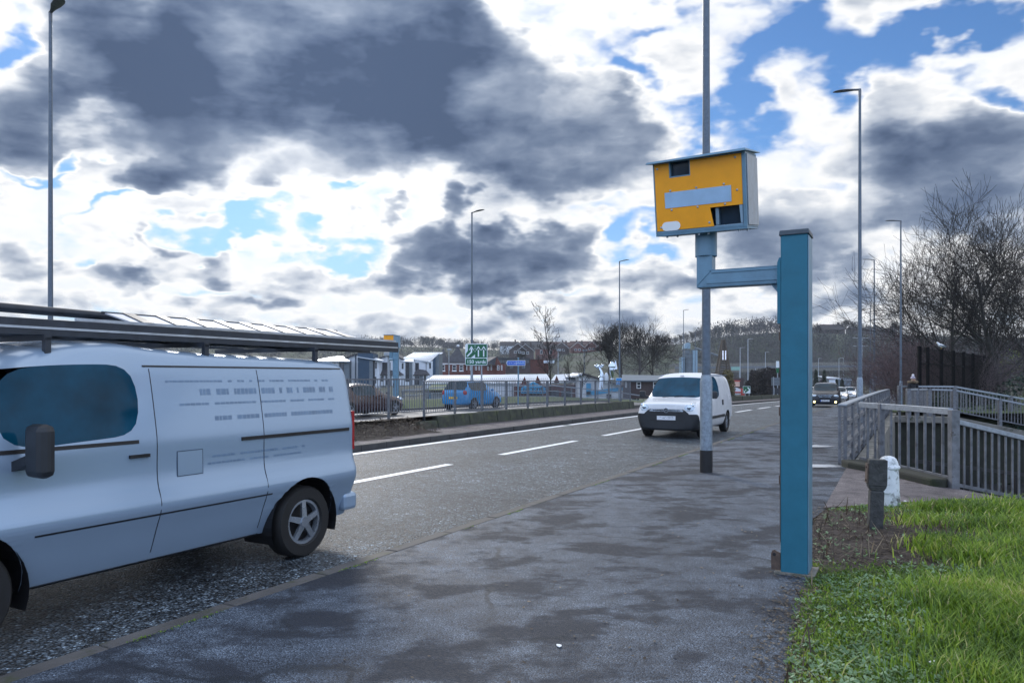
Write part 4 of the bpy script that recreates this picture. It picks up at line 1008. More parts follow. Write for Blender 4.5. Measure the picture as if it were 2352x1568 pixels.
# ---- the large van that passes close by
def make_big_van():
    t = thing('van', 'large pale silver blue van with ladders on its roof rack passing close on the left', 'van')
    def R(w, zbelt, zw, zr, ww, wr, zb=.27): return [(0, zb), (w-.26, zb), (w-.165, zb+.02), (w-.105, .42), (w-.050, .58), (w+.012, .70), (w+.0, .79), (w-.060, .90), (w-.045, zbelt-.07), (w-.055, zbelt), (ww, zw), (wr+.06, zr-.05), (wr-.05, zr-.005), (0, zr+.02)]
    sts = [(2.30, R(.62, .92, .98, 1.02, .55, .45, .34)), (2.22, R(.80, .96, 1.03, 1.06, .68, .55, .30)), (1.98, R(.90, 1.02, 1.12, 1.15, .78, .60)), (1.78, R(.94, 1.06, 1.20, 1.24, .84, .66)), (1.64, R(.95, 1.12, 1.27, 1.31, .84, .68)),
     (1.18, R(.955, 1.22, 1.74, 1.80, .80, .66)), (.80, R(.955, 1.24, 1.78, 1.92, .80, .66)), (.45, R(.955, 1.26, 1.79, 1.97, .80, .67)), (.16, R(.955, 1.27, 1.79, 1.97, .80, .68)), (.10, R(.955, 1.27, 1.78, 1.95, .81, .69)),
     (-.5, R(.955, 1.27, 1.77, 1.91, .82, .70)), (-1.3, R(.955, 1.27, 1.77, 1.90, .82, .70)), (-2.05, R(.955, 1.27, 1.76, 1.88, .81, .69)), (-2.20, R(.945, 1.27, 1.74, 1.86, .80, .68)), (-2.235, R(.91, 1.27, 1.70, 1.82, .77, .65, .30))]
    def cls(i, j, s):
        if i == 4 and j >= 10: return ('windscreen', '')
        if 5 <= i <= 7 and j == 9: return ('side_window', s)
        if i <= 1 and j <= 5: return ('bumper', '')
        if j <= 1: return ('underside', '')
        return ('body', '')
    parts_ = loft(sts, cls, {'body': M_vanshade, 'bumper': M_blackplas, 'windscreen': M_vanglass, 'side_window': M_vanglass, 'underside': M_black}, t, 2, 4, ((1.40, .335, .42), (-1.50, .335, .42)))
    W = .955
    from mathutils.bvhtree import BVHTree
    trees = [BVHTree.FromPolygons([v.co for v in o.data.vertices], [tuple(p.vertices) for p in o.data.polygons]) for (k_, s_), o in parts_.items() if k_ in ('body', 'underside', 'bumper')]
    def surf(x, z, s):
        best = None
        for tr_ in trees:
            h = tr_.ray_cast(Vector((x, s*2, z)), Vector((0, -s, 0)))
            if h[0] is not None and abs(h[0].y) > .5 and (best is None or abs(h[0].y) > abs(best)): best = h[0].y
        return best if best is not None else s*.90
    for s in (1, -1):
        wheel(t, 1.40, s*.805, .335, .22, s, 5); wheel(t, -1.50, s*.805, .335, .22, s, 5)
        for x in (1.40, -1.50): wheel_well(t, x, .335, .423, s*.55, s*.915)
        def side(name, x0, x1, z0, z1, m, y0=W-.06, y1=W-.045, bev=0, slope=0.0):
            a, b = sorted((s*y0, s*y1)); k = MB()
            k.hexa([(x0, a, z0), (x1, a, z0+slope), (x1, b, z0+slope), (x0, b, z0)], [(x0, a, z1), (x1, a, z1+slope), (x1, b, z1+slope), (x0, b, z1)]); return k.build(name, m, t, bevel=bev)
        def Y(x, z): return surf(x, z, s)
        def band(name, x0, x1, z0, z1, m, out=.006, n=14, slope=0.0, par=None):   # a strip that lies on the skin
            k = MB(); xs_ = lines(x0, x1, n)
            for a_, c_ in zip(xs_, xs_[1:]):
                za, zc = slope*(a_-x0), slope*(c_-x0)
                q = [(a_, Y(a_, z0+za)+s*out, z0+za), (c_, Y(c_, z0+zc)+s*out, z0+zc), (c_, Y(c_, z1+zc)+s*out, z1+zc), (a_, Y(a_, z1+za)+s*out, z1+za)]
                k.hexa([(x, y-s*(out+.01), z) for x, y, z in q], q)
            return k.build(name, m, par or t)
        band('slide_rail', -2.12, -.75, 1.155, 1.185, M_black, .010); band('rub_strip', -1.06, .96, .655, .668, M_blackplas, .004, 20); band('door_handle', .12, .28, 1.10, 1.125, M_black, .02, 2)
        band('fuel_flap', -.36, -.12, .92, 1.12, M_vanseam, .002, 2); band('flap_lid', -.353, -.127, .927, 1.113, M_vanshade, .004, 2); band('window_trim', .20, 1.45, 1.205, 1.232, M_black, .004, 10); band('roof_gutter', -2.14, .10, 1.775, 1.787, M_black, .006, 12); band('sill_step', -1.02, .96, .285, .305, M_blackplas, .02, 8)
        for xs0, z1 in ((.05, 1.76), (-1.0, 1.76)):
            k = MB(); zz = lines(.36, z1, 22); pts = [(xs0, Y(xs0, z)+s*.0008, z) for z in zz]
            for a_, c_ in zip(pts, pts[1:]): k.bar(a_, c_, .005, .004, (0, 1, 0))
            k.build('door_seam', M_black, t)
        # faded sign writing on the panel: rows of words too blurred to read
        rr = random.Random(5); m = MB()
        for z, h, x0, x1 in ((1.655, .016, -1.9, -.1), (1.55, .05, -1.95, -.4), (1.47, .018, -1.95, -.2), (1.34, .035, -1.9, -.5), (1.04, .018, -1.5, -.45), (.985, .016, -1.45, -.4)):
            x = x0
            while x < x1:
                w = rr.uniform(.02, .05); y0_, y1_ = Y(x, z)+s*.0012, Y(x, z+h)+s*.0012
                m.add([(x, y0_, z), (x+w, y0_, z), (x+w, y1_, z+h), (x, y1_, z+h)], [(0, 1, 2, 3)]); x += w+(.008 if rr.random() < .85 else .06)
        stuff(m.build('lettering', M_grime, t))
        m = MB(); m.box(.96, 1.07, min(s*1.0, s*1.20), max(s*1.0, s*1.20), 1.06, 1.40); o = m.build('wing_mirror', M_blackplas, t, bevel=.045)
        k = MB(); k.bar((1.04, s*.88, 1.12), (1.02, s*1.06, 1.18), .09, .06); k.build('mirror_arm', M_blackplas, o)
        m = MB(); m.sphere((2.02, s*.70, .88), .22, 12, 8, (.6, .7, .9)); m.build('headlight', M_lampglass, t, smooth=True)
        m = MB(); m.box(-2.238, -2.20, s*.85-.05, s*.85+.03, .95, 1.35); m.build('tail_light', M_red, t, bevel=.01)
        m = MB(); m.box(-2.27, -2.06, s*.80-.1, s*.80+.09, .34, .52); m.build('rear_bumper', M_vanshade, t, bevel=.04)
    # roof rack
    m = MB()
    for x in (.75, -.55, -1.85):
        m.bar((x, -.72, 1.97), (x, .72, 1.97), .05, .04)
        for s in (1, -1): m.bar((x, s*.70, 1.82), (x, s*.70, 1.97), .04, .04, (0, 1, 0))
    m.build('roof_rack', M_ladderdark, t)
    return t
BV = RW(5.20, -5.95, -.095)
v2 = make_big_van(); v2.location = BV+U*(-1.50); v2.rotation_euler.z = HEAD_TO
# ladders lie on the rack: things of their own
def ladder(label, x0, x1, y0, y1, z, m, wide=.055, rung=.28, high=.09, flat=False):
    t = thing('ladder', label, 'ladder', v2.location, HEAD_TO, 'ladders on the van roof rack')
    for y in (y0, y1):
        k = MB(); k.box(x0, x1, y-.014, y+.014, z, z+high); k.build('stile', m, t, bevel=.004)
    x = x0+.16
    while x < x1-.05:
        k = MB(); k.box(x, x+wide, y0, y1, z+high*.35, z+high*.35+.03) if flat else k.cyl((x, y0, z+high*.5), (x, y1, z+high*.5), .017, n=8); k.build('rung', m, t); x += rung
    return t
ladder('aluminium ladder nearest the footway, sticking out behind the passing van', -3.30, 1.9, .20, .62, 1.985, M_ladderdark, .10, .25, .115, True)
ladder('dark ladder on the far side of the roof rack of the passing van', -2.10, 1.9, -.60, -.20, 1.995, M_ladderdark, .06, .28, .08)
k = MB(); k.tube([(-1.15, -.02, 2.20), (2.4, -.02, 2.23)], .035, 12); o = k.build('pipe', M_ladderdark, v2.parent, loc=v2.location, rotz=HEAD_TO, smooth=True); tag(o, 'long dark pipe carried highest above the roof of the passing van', 'pipe')
t = thing('loft_ladder', 'grey boarded ladder tilted on top of the near ladder of the passing van', 'ladder', v2.location, HEAD_TO, 'ladders on the van roof rack')
k = MB(); k.hexa([(-2.7, .21, 2.205), (.02, .21, 2.205), (.02, .60, 2.105), (-2.7, .60, 2.105)], [(-2.7, .21, 2.216), (.02, .21, 2.216), (.02, .60, 2.116), (-2.7, .60, 2.116)]); k.build('board', M_board, t)
k = MB(); k.box(-3.25, .5, .606, .632, 2.102, 2.124); k.build('stile', M_ladder, t); k = MB(); k.bar((-2.72, .205, 2.215), (.04, .205, 2.215), .02, .02); k.build('stile', M_ladderdark, t)
for i in range(9): k = MB(); k.bar((-2.5+i*.30, .60, 2.122), (-2.58+i*.30, .21, 2.222), .085, .012, (0, 0, 1)); k.build('rung', M_ladderdark, t)
k = MB(); k.box(-3.28, 1.9, .6345, .640, 2.030, 2.046); o = [c for c in COL.objects if c.get('label', '').startswith('aluminium ladder')][0]; k.build('edge_shine', M_ladder, o)  # thin pale strip added as the shine along the dark stile
k = MB(); k.box(-.1, -.04, -.1, .04, 1.985, 2.17); o = k.build('pipe_stand', M_ladderdark, loc=v2.location, rotz=HEAD_TO); tag(o, 'dark upright holding the long pipe over the passing van', 'bracket')
# ---- cars
def make_car(label, kind, paint, L=4.0, W=1.72, H=1.5, lit=None, front_plate=None, rear_plate=None, group=None, detail=True):
    t = thing('car', label, 'car', group=group)
    w = W/2; k = H/1.5
    def R(zb, zs, zbelt, zw, zr, wb, ws, wbelt, ww, wr): return [(0, zb), (w*wb-.10, zb), (w*wb, zb+.08), (w*ws, zs), (w*wbelt, zbelt*k), (w*ww, zw*k), (w*wr, zr*k-.015), (0, zr*k)]
    h = L/2
    if kind == 'hatch':
        sts = [(h, R(.30, .42, .56, .62, .64, .70, .74, .70, .55, .40)), (h-.07, R(.22, .42, .66, .74, .77, .88, .92, .85, .70, .5)), (h-.35, R(.20, .44, .80, .88, .90, .95, .98, .90, .74, .5)), (h-.85, R(.20, .46, .90, .97, .99, .95, 1, .92, .78, .52)), (h-1.02, R(.20, .46, .92, 1.0, 1.02, .95, 1, .93, .80, .55)),
               (h-1.68, R(.20, .46, .94, 1.36, 1.42, .95, 1, .94, .73, .62)), (h-1.95, R(.20, .46, .95, 1.40, 1.48, .95, 1, .94, .73, .60)), (h-2.9, R(.20, .46, .97, 1.40, 1.50, .95, 1, .94, .73, .60)), (-h+.42, R(.22, .46, .98, 1.36, 1.45, .95, 1, .94, .72, .60)), (-h+.10, R(.26, .46, .96, 1.0, 1.02, .92, .97, .90, .80, .62)), (-h, R(.32, .5, .80, .86, .88, .82, .86, .80, .7, .5))]
        ws_, sw, rw = 4, (5, 7), 8
    else:
        sts = [(h, R(.30, .42, .54, .60, .62, .70, .74, .70, .55, .40)), (h-.07, R(.20, .42, .62, .69, .72, .88, .92, .85, .70, .5)), (h-.40, R(.18, .44, .76, .82, .84, .95, .98, .90, .74, .5)), (h-1.05, R(.18, .46, .86, .92, .94, .95, 1, .92, .78, .52)), (h-1.25, R(.18, .46, .88, .95, .97, .95, 1, .93, .80, .55)),
               (h-1.95, R(.18, .46, .90, 1.30, 1.37, .95, 1, .94, .70, .60)), (h-2.3, R(.18, .46, .91, 1.34, 1.44, .95, 1, .94, .70, .56)), (h-3.0, R(.18, .46, .92, 1.32, 1.42, .95, 1, .94, .70, .56)), (h-3.35, R(.18, .46, .93, 1.24, 1.34, .95, 1, .93, .68, .56)), (h-3.95, R(.20, .46, .94, .99, 1.02, .94, .98, .90, .76, .6)), (-h, R(.34, .5, .80, .86, .88, .82, .86, .80, .7, .5))]
        ws_, sw, rw = 4, (5, 7), 8
    def cls(i, j, s):
        if i == ws_ and j in (5, 6): return ('windscreen', '')
        if i == rw and j in (5, 6): return ('rear_window', '')
        if sw[0] <= i <= sw[1] and j == 4: return ('side_window', s)
        return ('body', '')
    loft(sts, cls, {'body': paint, 'windscreen': M_glass, 'rear_window': M_glass, 'side_window': M_glass}, t, 2)
    xf, xr = h-.78, -h+.72; r = .315
    for s in (1, -1):
        for x in (xf, xr): wheel(t, x, s*(w-.085), r, .19, s); arch(t, x, s*(w-.016), r*1.16, s)
        m = MB(); m.sphere((h-.19, s*w*.68, .69*k), .21, 14, 8, (.75, .95, .50)); m.build('headlight', M_lampglass if lit != 'head' else M_lit2, t, smooth=True)
        m = MB(); m.sphere((-h+.10, s*w*.76, .86*k), .15, 10, 6, (.5, .75, 1.0)); m.build('tail_light', M_red, t, smooth=True)
        m = MB(); m.sphere((h-1.42, s*(w+.09), 1.0*k), .09, 10, 6, (.6, 1, .8)); m.build('wing_mirror', paint, t, smooth=True)
        m = MB(); m.box(-.35, -.18, s*(w*.985)-.015, s*(w*.985)+.015, .86*k, .89*k); m.build('door_handle', M_chrome, t)
    m = MB(); m.box(h-.12, h+.008, -w*.45, w*.45, .55*k, .66*k); m.build('grille', M_black, t, bevel=.03)
    m = MB(); m.box(h-.20, h-.02, -w*.62, w*.62, .24, .38); m.build('air_intake', M_black, t, bevel=.03)
    plate(t, (h+.016, 0, .45), 0, front_plate, band=bool(front_plate)); plate(t, (-h-.01, 0, .62*k), PI, rear_plate, M_plateyel, band=False)
    return t
OPP = -.035
c1 = make_car('bright blue hatchback seen from behind through the guard railing', 'hatch', M_carblue, 3.8, 1.66, 1.53); gp = GP(1086, 39.4); q, p = QP(gp.x, gp.y); c1.location = RW(q, p, OPP); c1.rotation_euler.z = HEAD_AWAY
c2 = make_car('very dark red saloon half hidden behind the rear of the passing van', 'saloon', M_darkred, 4.4, 1.76, 1.45); gp = GP(822, 31.0); q, p = QP(gp.x, gp.y); c2.location = RW(q, p, OPP+.02); c2.rotation_euler.z = HEAD_AWAY
# ---- the black car with lit fog lamps
c3 = make_car('black hatchback with lit fog lamps and chrome grille, just right of the blue column', 'hatch', M_carblack, 4.27, 1.80, 1.60, front_plate='BA09 LAS')
for ch in list(c3.children):
    if ch.name.split('.')[0] == 'grille': bpy.data.objects.remove(ch)
m = MB()
for z in (.66, .735, .81): m.box(2.06, 2.15, -.48+(.81-z)*.9, .48-(.81-z)*.9, z, z+.026)
m.build('grille', M_chrome, c3)
m = MB(); n = 20
m.tube([(2.165, .085*math.cos(2*PI*i/n), .735+.085*math.sin(2*PI*i/n)) for i in range(n+1)], .010, 6, cap=False)
for a in (90, 210, 330): m.bar((2.165, 0, .735), (2.165, .08*math.cos(math.radians(a)), .735+.08*math.sin(math.radians(a))), .016, .012, (1, 0, 0))
m.build('emblem', M_chrome, c3)
for s in (1, -1):
    m = MB(); m.sphere((2.115, s*.62, .37), .066, 12, 8); m.build('foglamp', M_lit, c3, smooth=True)
def put_car(c, x, Y, rot, p_off=0, z=None):
    gp = GP(x, Y); q, p = QP(gp.x, gp.y); c.location = RW(q, p, -.09 if z is None else z); c.rotation_euler.z = rot; return c
put_car(c3, 1897, 48.6, HEAD_TO+.07)
# ---- traffic further down the road
FG = 'cars far down the road'
white_s = make_car('white saloon with glaring headlights half hidden behind the black car', 'saloon', M_white2, 4.4, 1.75, 1.45, lit='head', group=FG); put_car(white_s, 1926, 71, HEAD_TO+.05)
white_h = make_car('small white hatchback right of the white saloon with glaring headlights', 'hatch', M_white2, 3.9, 1.68, 1.5, lit='head', group=FG); put_car(white_h, 1952, 92, HEAD_TO)
def low(x, Y): gp = GP(x, Y); return -.04-odrop(QP(gp.x, gp.y)[0])
def far_car(src, lab, x, Y, rot, paint=None, oldp=None, z=None, grp=FG):
    c = dup(src, label=lab, group=grp); put_car(c, x, Y, rot, z=z)
    if paint: recolor(c, oldp, paint)
    return c
far_car(c2, 'dark red car far off, ahead of the far black car', 1937, 165, HEAD_TO, M_darkred, M_darkred)
far_car(c1, 'black car far off behind the dark red one', 1943, 140, HEAD_TO, M_carblack, M_carblue)
far_car(white_h, 'white hatchback at the left edge of the tall lamp post', 1965, 112, HEAD_TO)
far_car(white_s, 'silver saloon second behind the white saloon, at the lamp post', 1962, 145, HEAD_TO, M_carsilver, M_white2)
far_car(white_s, 'white car half hidden by the black car on its left', 1872, 74, HEAD_TO)
far_car(white_h, 'white car farthest along the right hand lane', 1966, 185, HEAD_TO)
NG = 'cars on the far carriageway behind the block wall'
far_car(white_s, 'white saloon behind the dark block wall, nearest to the oncoming van', 1674, 130, HEAD_AWAY, z=low(1674, 130), grp=NG)
far_car(white_h, 'white estate left of the red tailed car behind the block wall', 1741, 128, HEAD_AWAY, z=low(1741, 128), grp=NG)
far_car(c1, 'pale silver car with red tail lights just left of the blue column', 1777, 122, HEAD_AWAY, M_carsilver, M_carblue, z=low(1777, 122), grp=NG)
far_car(c1, 'white hatchback parked between the dark trees and the block wall', 1753, 138, HEAD_AWAY, M_white2, M_carblue, z=low(1753, 138), grp=NG)
far_car(white_s, 'small pale car near the foot of the lane sign', 1722, 150, HEAD_AWAY, M_carsilver, M_white2, z=low(1722, 150), grp=NG)
# ------------------------------------------------------------------ buildings across the road
class Bld:
    """a building seen at depth Y: local x to the right, z up, y away; px() turns photo pixels into local metres"""
    def __init__(s, name, label, cat, x, yb, Y, group=None):
        s.Y = Y; s.x = x; s.yb = yb; s.k = Y/FPX
        s.t = thing(name, label, cat, PT(x, yb, Y), 0, group)
    def px(s, x, y): return ((x-s.x)*s.k, (s.yb-y)*s.k)
    def poly(s, name, pts, y0, y1, m, parent=None):
        return MB().prism([s.px(*p) for p in pts], y0, y1).build(name, m, parent or s.t)
    def rect(s, name, x0, y0, x1, y1, d0, d1, m, parent=None):
        return s.poly(name, [(x0, y1), (x1, y1), (x1, y0), (x0, y0)], d0, d1, m, parent)
    def roof(s, name, q, m, th=.12, parent=None):        # four corners (photo x, photo y, depth in metres)
        mb = MB(); mb.slab([Vector((*[s.px(a, b)[0]], d, s.px(a, b)[1])) for a, b, d in q], th); return mb.build(name, m, parent or s.t)
    def window(s, x0, y0, x1, y1, d=-.03, fm=None, parent=None, bars=1):
        f = MB(); fw = .09; a, zb = s.px(x0, y1); b, zt = s.px(x1, y0)
        f.box(a, a+fw, d-.05, d+.06, zb, zt); f.box(b-fw, b, d-.05, d+.06, zb, zt); f.box(a+fw, b-fw, d-.05, d+.06, zb, zb+fw); f.box(a+fw, b-fw, d-.05, d+.06, zt-fw, zt)
        if bars: f.box(a+fw, b-fw, d-.04, d+.05, (zb+zt)/2-.04, (zb+zt)/2+.04)
        o = f.build('window', fm or M_darkframe, parent or s.t)
        g_ = MB(); g_.box(a+fw, b-fw, d, d+.03, zb+fw, zt-fw); g_.build('pane', M_win, o); return o
HG = 'white modern terraced houses'
def seams(b, name, q, n, m, parent):
    mb = MB(); P = [Vector((b.px(x, y)[0], d, b.px(x, y)[1])) for x, y, d in q]; nn = (P[1]-P[0]).cross(P[2]-P[0]).normalized()
    if nn.z < 0: nn = -nn
    for i in range(1, n):
        t = i/n; a = P[0]+(P[1]-P[0])*t; c = P[3]+(P[2]-P[3])*t; mb.bar(a+nn*.03, c+nn*.03, .07, .08, nn)
    return mb.build(name, m, parent)
# the house at the right with the big pale roof
b = Bld('modern_house', 'white modern house with a big pale standing seam roof, right end of the terrace', 'house', 968, 885, 150, HG)
b.poly('wall', [(944, 885), (986, 885), (994, 885), (994, 826), (1004, 815), (1004, 885), (1005, 885), (1005, 812), (986, 829), (944, 829)], 0, 8, M_render) if 0 else None
b.rect('wall', 951, 829, 994, 885, 0, 8, M_render); b.poly('wall', [(994, 885), (1000, 885), (1000, 819), (994, 825)], .02, 8, M_clad); b.poly('wall', [(1000, 885), (1008, 885), (1008, 812), (1000, 819)], .25, 8, M_greywall)
q = [(924, 821, 6.5), (941, 806, 9.5), (1011, 806, 6), (987, 830.5, -.5)]
q = [(938, 830.5, -.5), (987, 830.5, -.5), (1011, 806.6, 6.5), (941, 806.6, 6.5)]
r = b.roof('roof', [(926, 822, .5), (986, 830.5, -.5), (1011, 806.6, 6.5), (941, 806.6, 6.5)], M_zinc, .2)
seams(b, 'roof_seam', [(926, 822, .5), (986, 830.5, -.5), (1011, 806.6, 6.5), (941, 806.6, 6.5)], 12, M_seam, r)
b.window(986, 833, 990, 846, bars=0); b.rect('recess', 949, 833, 962, 852, -.05, .3, M_darkframe)
b.roof('porch_roof', [(948, 861, -2.2), (990, 860, -2.2), (979, 850, 0), (960, 847, 0)], M_slate, .15)
b.rect('porch', 951, 861, 985, 885, -1.8, 0, M_render); b.window(956, 863, 966, 884, -1.86); b.rect('porch_panel', 966.5, 862, 974, 885, -1.9, -1.8, M_greywall); b.window(976, 862, 981, 874, -1.86)
m = MB(); z0 = b.px(979, 832); m.tube([(z0[0], -.1, z0[1]), (z0[0], -.1, b.px(979, 855)[1])], .05, 6); m.build('downpipe', M_darkframe, b.t)
# middle house with tower
b = Bld('modern_house', 'white modern house with tall dark windows, behind the far speed camera column', 'house', 928, 885, 148, HG)
b.poly('wall', [(874, 885), (951, 885), (951, 834), (944, 830), (925, 826), (916, 819), (899, 811), (874, 821)], 0, 8, M_render)
b.roof('roof', [(868, 822.5, -.4), (899, 811.5, -.4), (899, 809, 8), (868, 820, 8)], M_slate, .25); b.roof('roof', [(899, 811.5, -.4), (928, 824.5, -.4), (928, 822, 8), (899, 809, 8)], M_slate, .25)
b.roof('roof', [(922, 829, -1.2), (952, 831, -1.2), (945, 822, 3), (924, 818, 3)], M_zinc, .15)
b.rect('bay', 922, 830, 949, 885, -1.0, 0, M_render); b.rect('tall_window', 933, 832, 942, 876, -1.08, -1.0, M_darkframe)
for x0 in (934, 938.3):
    for y0 in (833, 843, 854, 865): b.window(x0, y0, x0+3.4, y0+9, -1.12, bars=0)
b.rect('bay_panel', 942.5, 831, 949, 885, -1.06, -1.0, M_greywall); b.window(924.5, 834, 928.5, 847, -1.03, bars=0); b.rect('recess', 876, 832, 897, 850, -.06, 0, M_darkframe)
b.roof('porch_roof', [(876, 860, -2.2), (931, 860, -2.2), (916, 851, 0), (878, 849, 0)], M_slate, .15); b.rect('porch', 878, 861, 925, 885, -1.8, 0, M_render); b.window(879, 863, 885, 875, -1.86); b.window(889, 862, 896, 884, -1.86); b.rect('porch_panel', 897, 862, 903, 885, -1.9, -1.8, M_greywall)
# left house
b = Bld('modern_house', 'white modern house with a dark blue clad tower, left of the far speed camera', 'house', 840, 890, 146, HG)
b.poly('wall', [(800, 890), (874, 890), (874, 829), (826, 829), (826, 809), (800, 820)], 0, 8, M_render)
b.roof('roof', [(788, 824, -.4), (826, 808.5, -.4), (826, 807, 8), (788, 822, 8)], M_slate, .25)
b.rect('tower', 826, 812, 860, 890, -1.6, 4, M_clad); b.rect('chimney_box', 825, 809, 855, 818, -.5, 3, M_darkframe)
b.roof('roof', [(824, 819, -2.0), (884, 828.5, -2.0), (880, 826, 1.0), (848, 817, 2.0)], M_zinc, .15)
b.rect('bay', 852, 829, 860, 890, -1.66, -1.6, M_greywall); b.rect('tall_window', 859.5, 832, 863, 890, -1.2, -.2, M_darkframe)
b.rect('wall', 863, 829, 873, 890, -1.0, 0, M_render); b.window(864.5, 832, 867.5, 846, -1.04, bars=0); b.window(862.5, 865, 866.5, 880, -1.04, bars=0)
m = MB(); z0 = b.px(817, 812); m.tube([(z0[0], -.2, z0[1]), (z0[0], -.2, 0)], .09, 6); m.build('downpipe', M_clad, b.t)
b = Bld('modern_house', 'leftmost pale house of the terrace, just beyond the rear of the passing van', 'house', 772, 890, 144, HG)
b.rect('wall', 720, 828, 802, 890, 0, 8, M_greywall); b.roof('roof', [(716, 829, -.8), (806, 829, -.8), (776, 816, 4), (748, 818, 4)], M_zinc, .2); b.rect('wall', 735, 829, 778, 890, -.06, 0, M_render); b.window(764, 832, 770, 850); b.window(782, 832, 790, 860)
m = MB(); m.tube([(1.6, -3, 0), (1.6, -3, 2.6)], .06, 6); m.build('aerial_post', M_galvdark, b.t)
# red brick institute
b = Bld('brick_building', 'long red brick building with steep slate pyramid roofs behind the white houses', 'building', 1070, 868, 180)
b.rect('wall', 1006, 833, 1068, 868, 0, 12, M_brick); b.rect('wall', 1068, 838, 1140, 868, .5, 12, M_brick); b.rect('wall', 1140, 836, 1160, 868, -.8, 12, M_brick)
def pyr(b, x0, x1, yb_, xa, ya, d0, d1, m):
    P = lambda x, y, d: (b.px(x, y)[0], d, b.px(x, y)[1])
    mb = MB(); mb.add([P(x0, yb_, d0), P(x1, yb_, d0), P(x1, yb_, d1), P(x0, yb_, d1), P(xa, ya, (d0+d1)/2)], [(0, 1, 4), (1, 2, 4), (2, 3, 4), (3, 0, 4), (3, 2, 1, 0)]); return mb.build('roof', m, b.t)
pyr(b, 1024, 1072, 832, 1050, 794, -.4, 6, M_slate); pyr(b, 1000, 1030, 836, 1014.5, 797.5, .5, 9, M_slate)
m = MB(); m.sphere((b.px(1050, 793)[0], 2.8, b.px(1050, 793)[1]), .4, 8, 6, (1, 1, .8)); m.build('finial', M_render, b.t, smooth=True)
b.roof('roof', [(1068, 838, .2), (1124, 838, .2), (1122, 819, 6), (1068, 822, 6)], M_slate, .2)
b.poly('gable', [(1137, 837), (1150, 837), (1150, 834), (1141, 820)], -.9, 3, M_brick); b.roof('roof', [(1112, 836, -.6), (1136, 837, -1.2), (1141, 819, -1.2), (1121, 819, 4)], M_slate, .2)
b.rect('string_course', 1006, 834, 1068, 836.5, -.14, 0, M_frame); b.rect('string_course', 1068, 838.5, 1160, 839.8, -.95, .5, M_frame) if 0 else None
for x0, x1 in ((1011, 1022), (1030, 1033), (1039, 1048), (1055.5, 1064)): b.window(x0, 838, x1, 851, -.06, M_frame)
for x0, x1 in ((1071, 1073), (1079, 1081), (1091, 1095), (1099, 1102), (1119, 1123), (1127, 1130)): b.window(x0, 839, x1, 850, .44, M_frame)
for x0, x1 in ((1142, 1147), (1151, 1154)): b.window(x0, 839, x1, 850, -.86, M_frame)
for x0, x1 in ((1010, 1023), (1038, 1049), (1054.5, 1065)): b.rect('window_sill', x0, 851, x1, 853, -.2, 0, M_frame)
# long building with pale metal roof
b = Bld('metal_roof_shed', 'long low building with a pale blue ribbed metal roof behind the blue hatchback', 'building', 1130, 912, 108)
rq = [(974, 880, -2), (1240, 884, -2), (1270, 858, 9), (984, 862, 9)]
r = b.roof('roof', [(974, 879, -2), (1262, 879, -2), (1266, 858.5, 6), (986, 861.5, 6)], M_zinc, .15); seams(b, 'roof_seam', [(974, 879, -2), (1262, 879, -2), (1264, 868, 2), (980, 870, 2)], 62, M_seam, r)
b.rect('wall', 978, 880, 1200, 916, -1.6, 6, M_render)
b.roof('canopy', [(988, 893, -6), (1034, 893, -6), (1040, 882, -2), (997, 882, -2)], M_leafyel if 0 else mat('mossy_canopy', (.13, .16, .08), .8, var=.3, scale=1), .12)
b.rect('terrace_slab', 930, 895, 1050, 900, -4, -2, M_concrete); b.rect('terrace_post', 992, 900, 996, 920, -3.6, -3.2, M_bluegrey)
sg = mat('pale_cladding', (.50, .60, .72), .6, var=.05)
# sports shop
b = Bld('shop_building', 'low brick shop with a turquoise house shaped name board behind the guard railing', 'shop', 1250, 915, 100)
b.rect('wall', 1180, 884, 1350, 915, 0, 8, M_redbrown)
b.roof('roof', [(1262, 878, -.5), (1352, 874, -.5), (1336, 856, 5), (1280, 860, 5)], M_zinc, .15)
def tri(x0, x1, xa, ya, yb_): b.poly('peak', [(x0, yb_), (x1, yb_), (x1-2, 885), (xa, ya)], -.6, 0, M_redbrown)
tri(1190, 1213, 1205, 864, 896); tri(1227, 1247, 1234, 862, 888); b.poly('peak', [(1272, 878), (1284, 878), (1278, 862)], -.8, -.4, M_redbrown)
sgn = b.poly('name_board', [(1197, 902.5), (1252, 902.5), (1252, 890), (1225, 876), (1197, 890)], -.75, -.62, M_skyblue)
x_, z_ = b.px(1224.5, 892.5); text('supercraft', .70, M_ink, sgn, (x_, -.756, z_+.02), (PI/2, 0, 0), .004, bold=.018)
x_, z_ = b.px(1226, 884); text('11', .55, M_ink, sgn, (x_, -.756, z_), (PI/2, 0, 0), .004, bold=.02)
x_, z_ = b.px(1224.5, 899.3); mb = MB(); rr = random.Random(2)
for i in range(22): a = -1.5+i*.138; mb.box(x_+a, x_+a+.10, -.757, -.752, z_-.12, z_+.12+rr.uniform(-.05, .03))
stuff(mb.build('small_lettering', M_clad, sgn))
b.rect('shop_front', 1210, 903, 1246, 914, -.1, 0, M_win)
b.window(1262, 896, 1284, 912); b.window(1290, 897, 1312, 912)
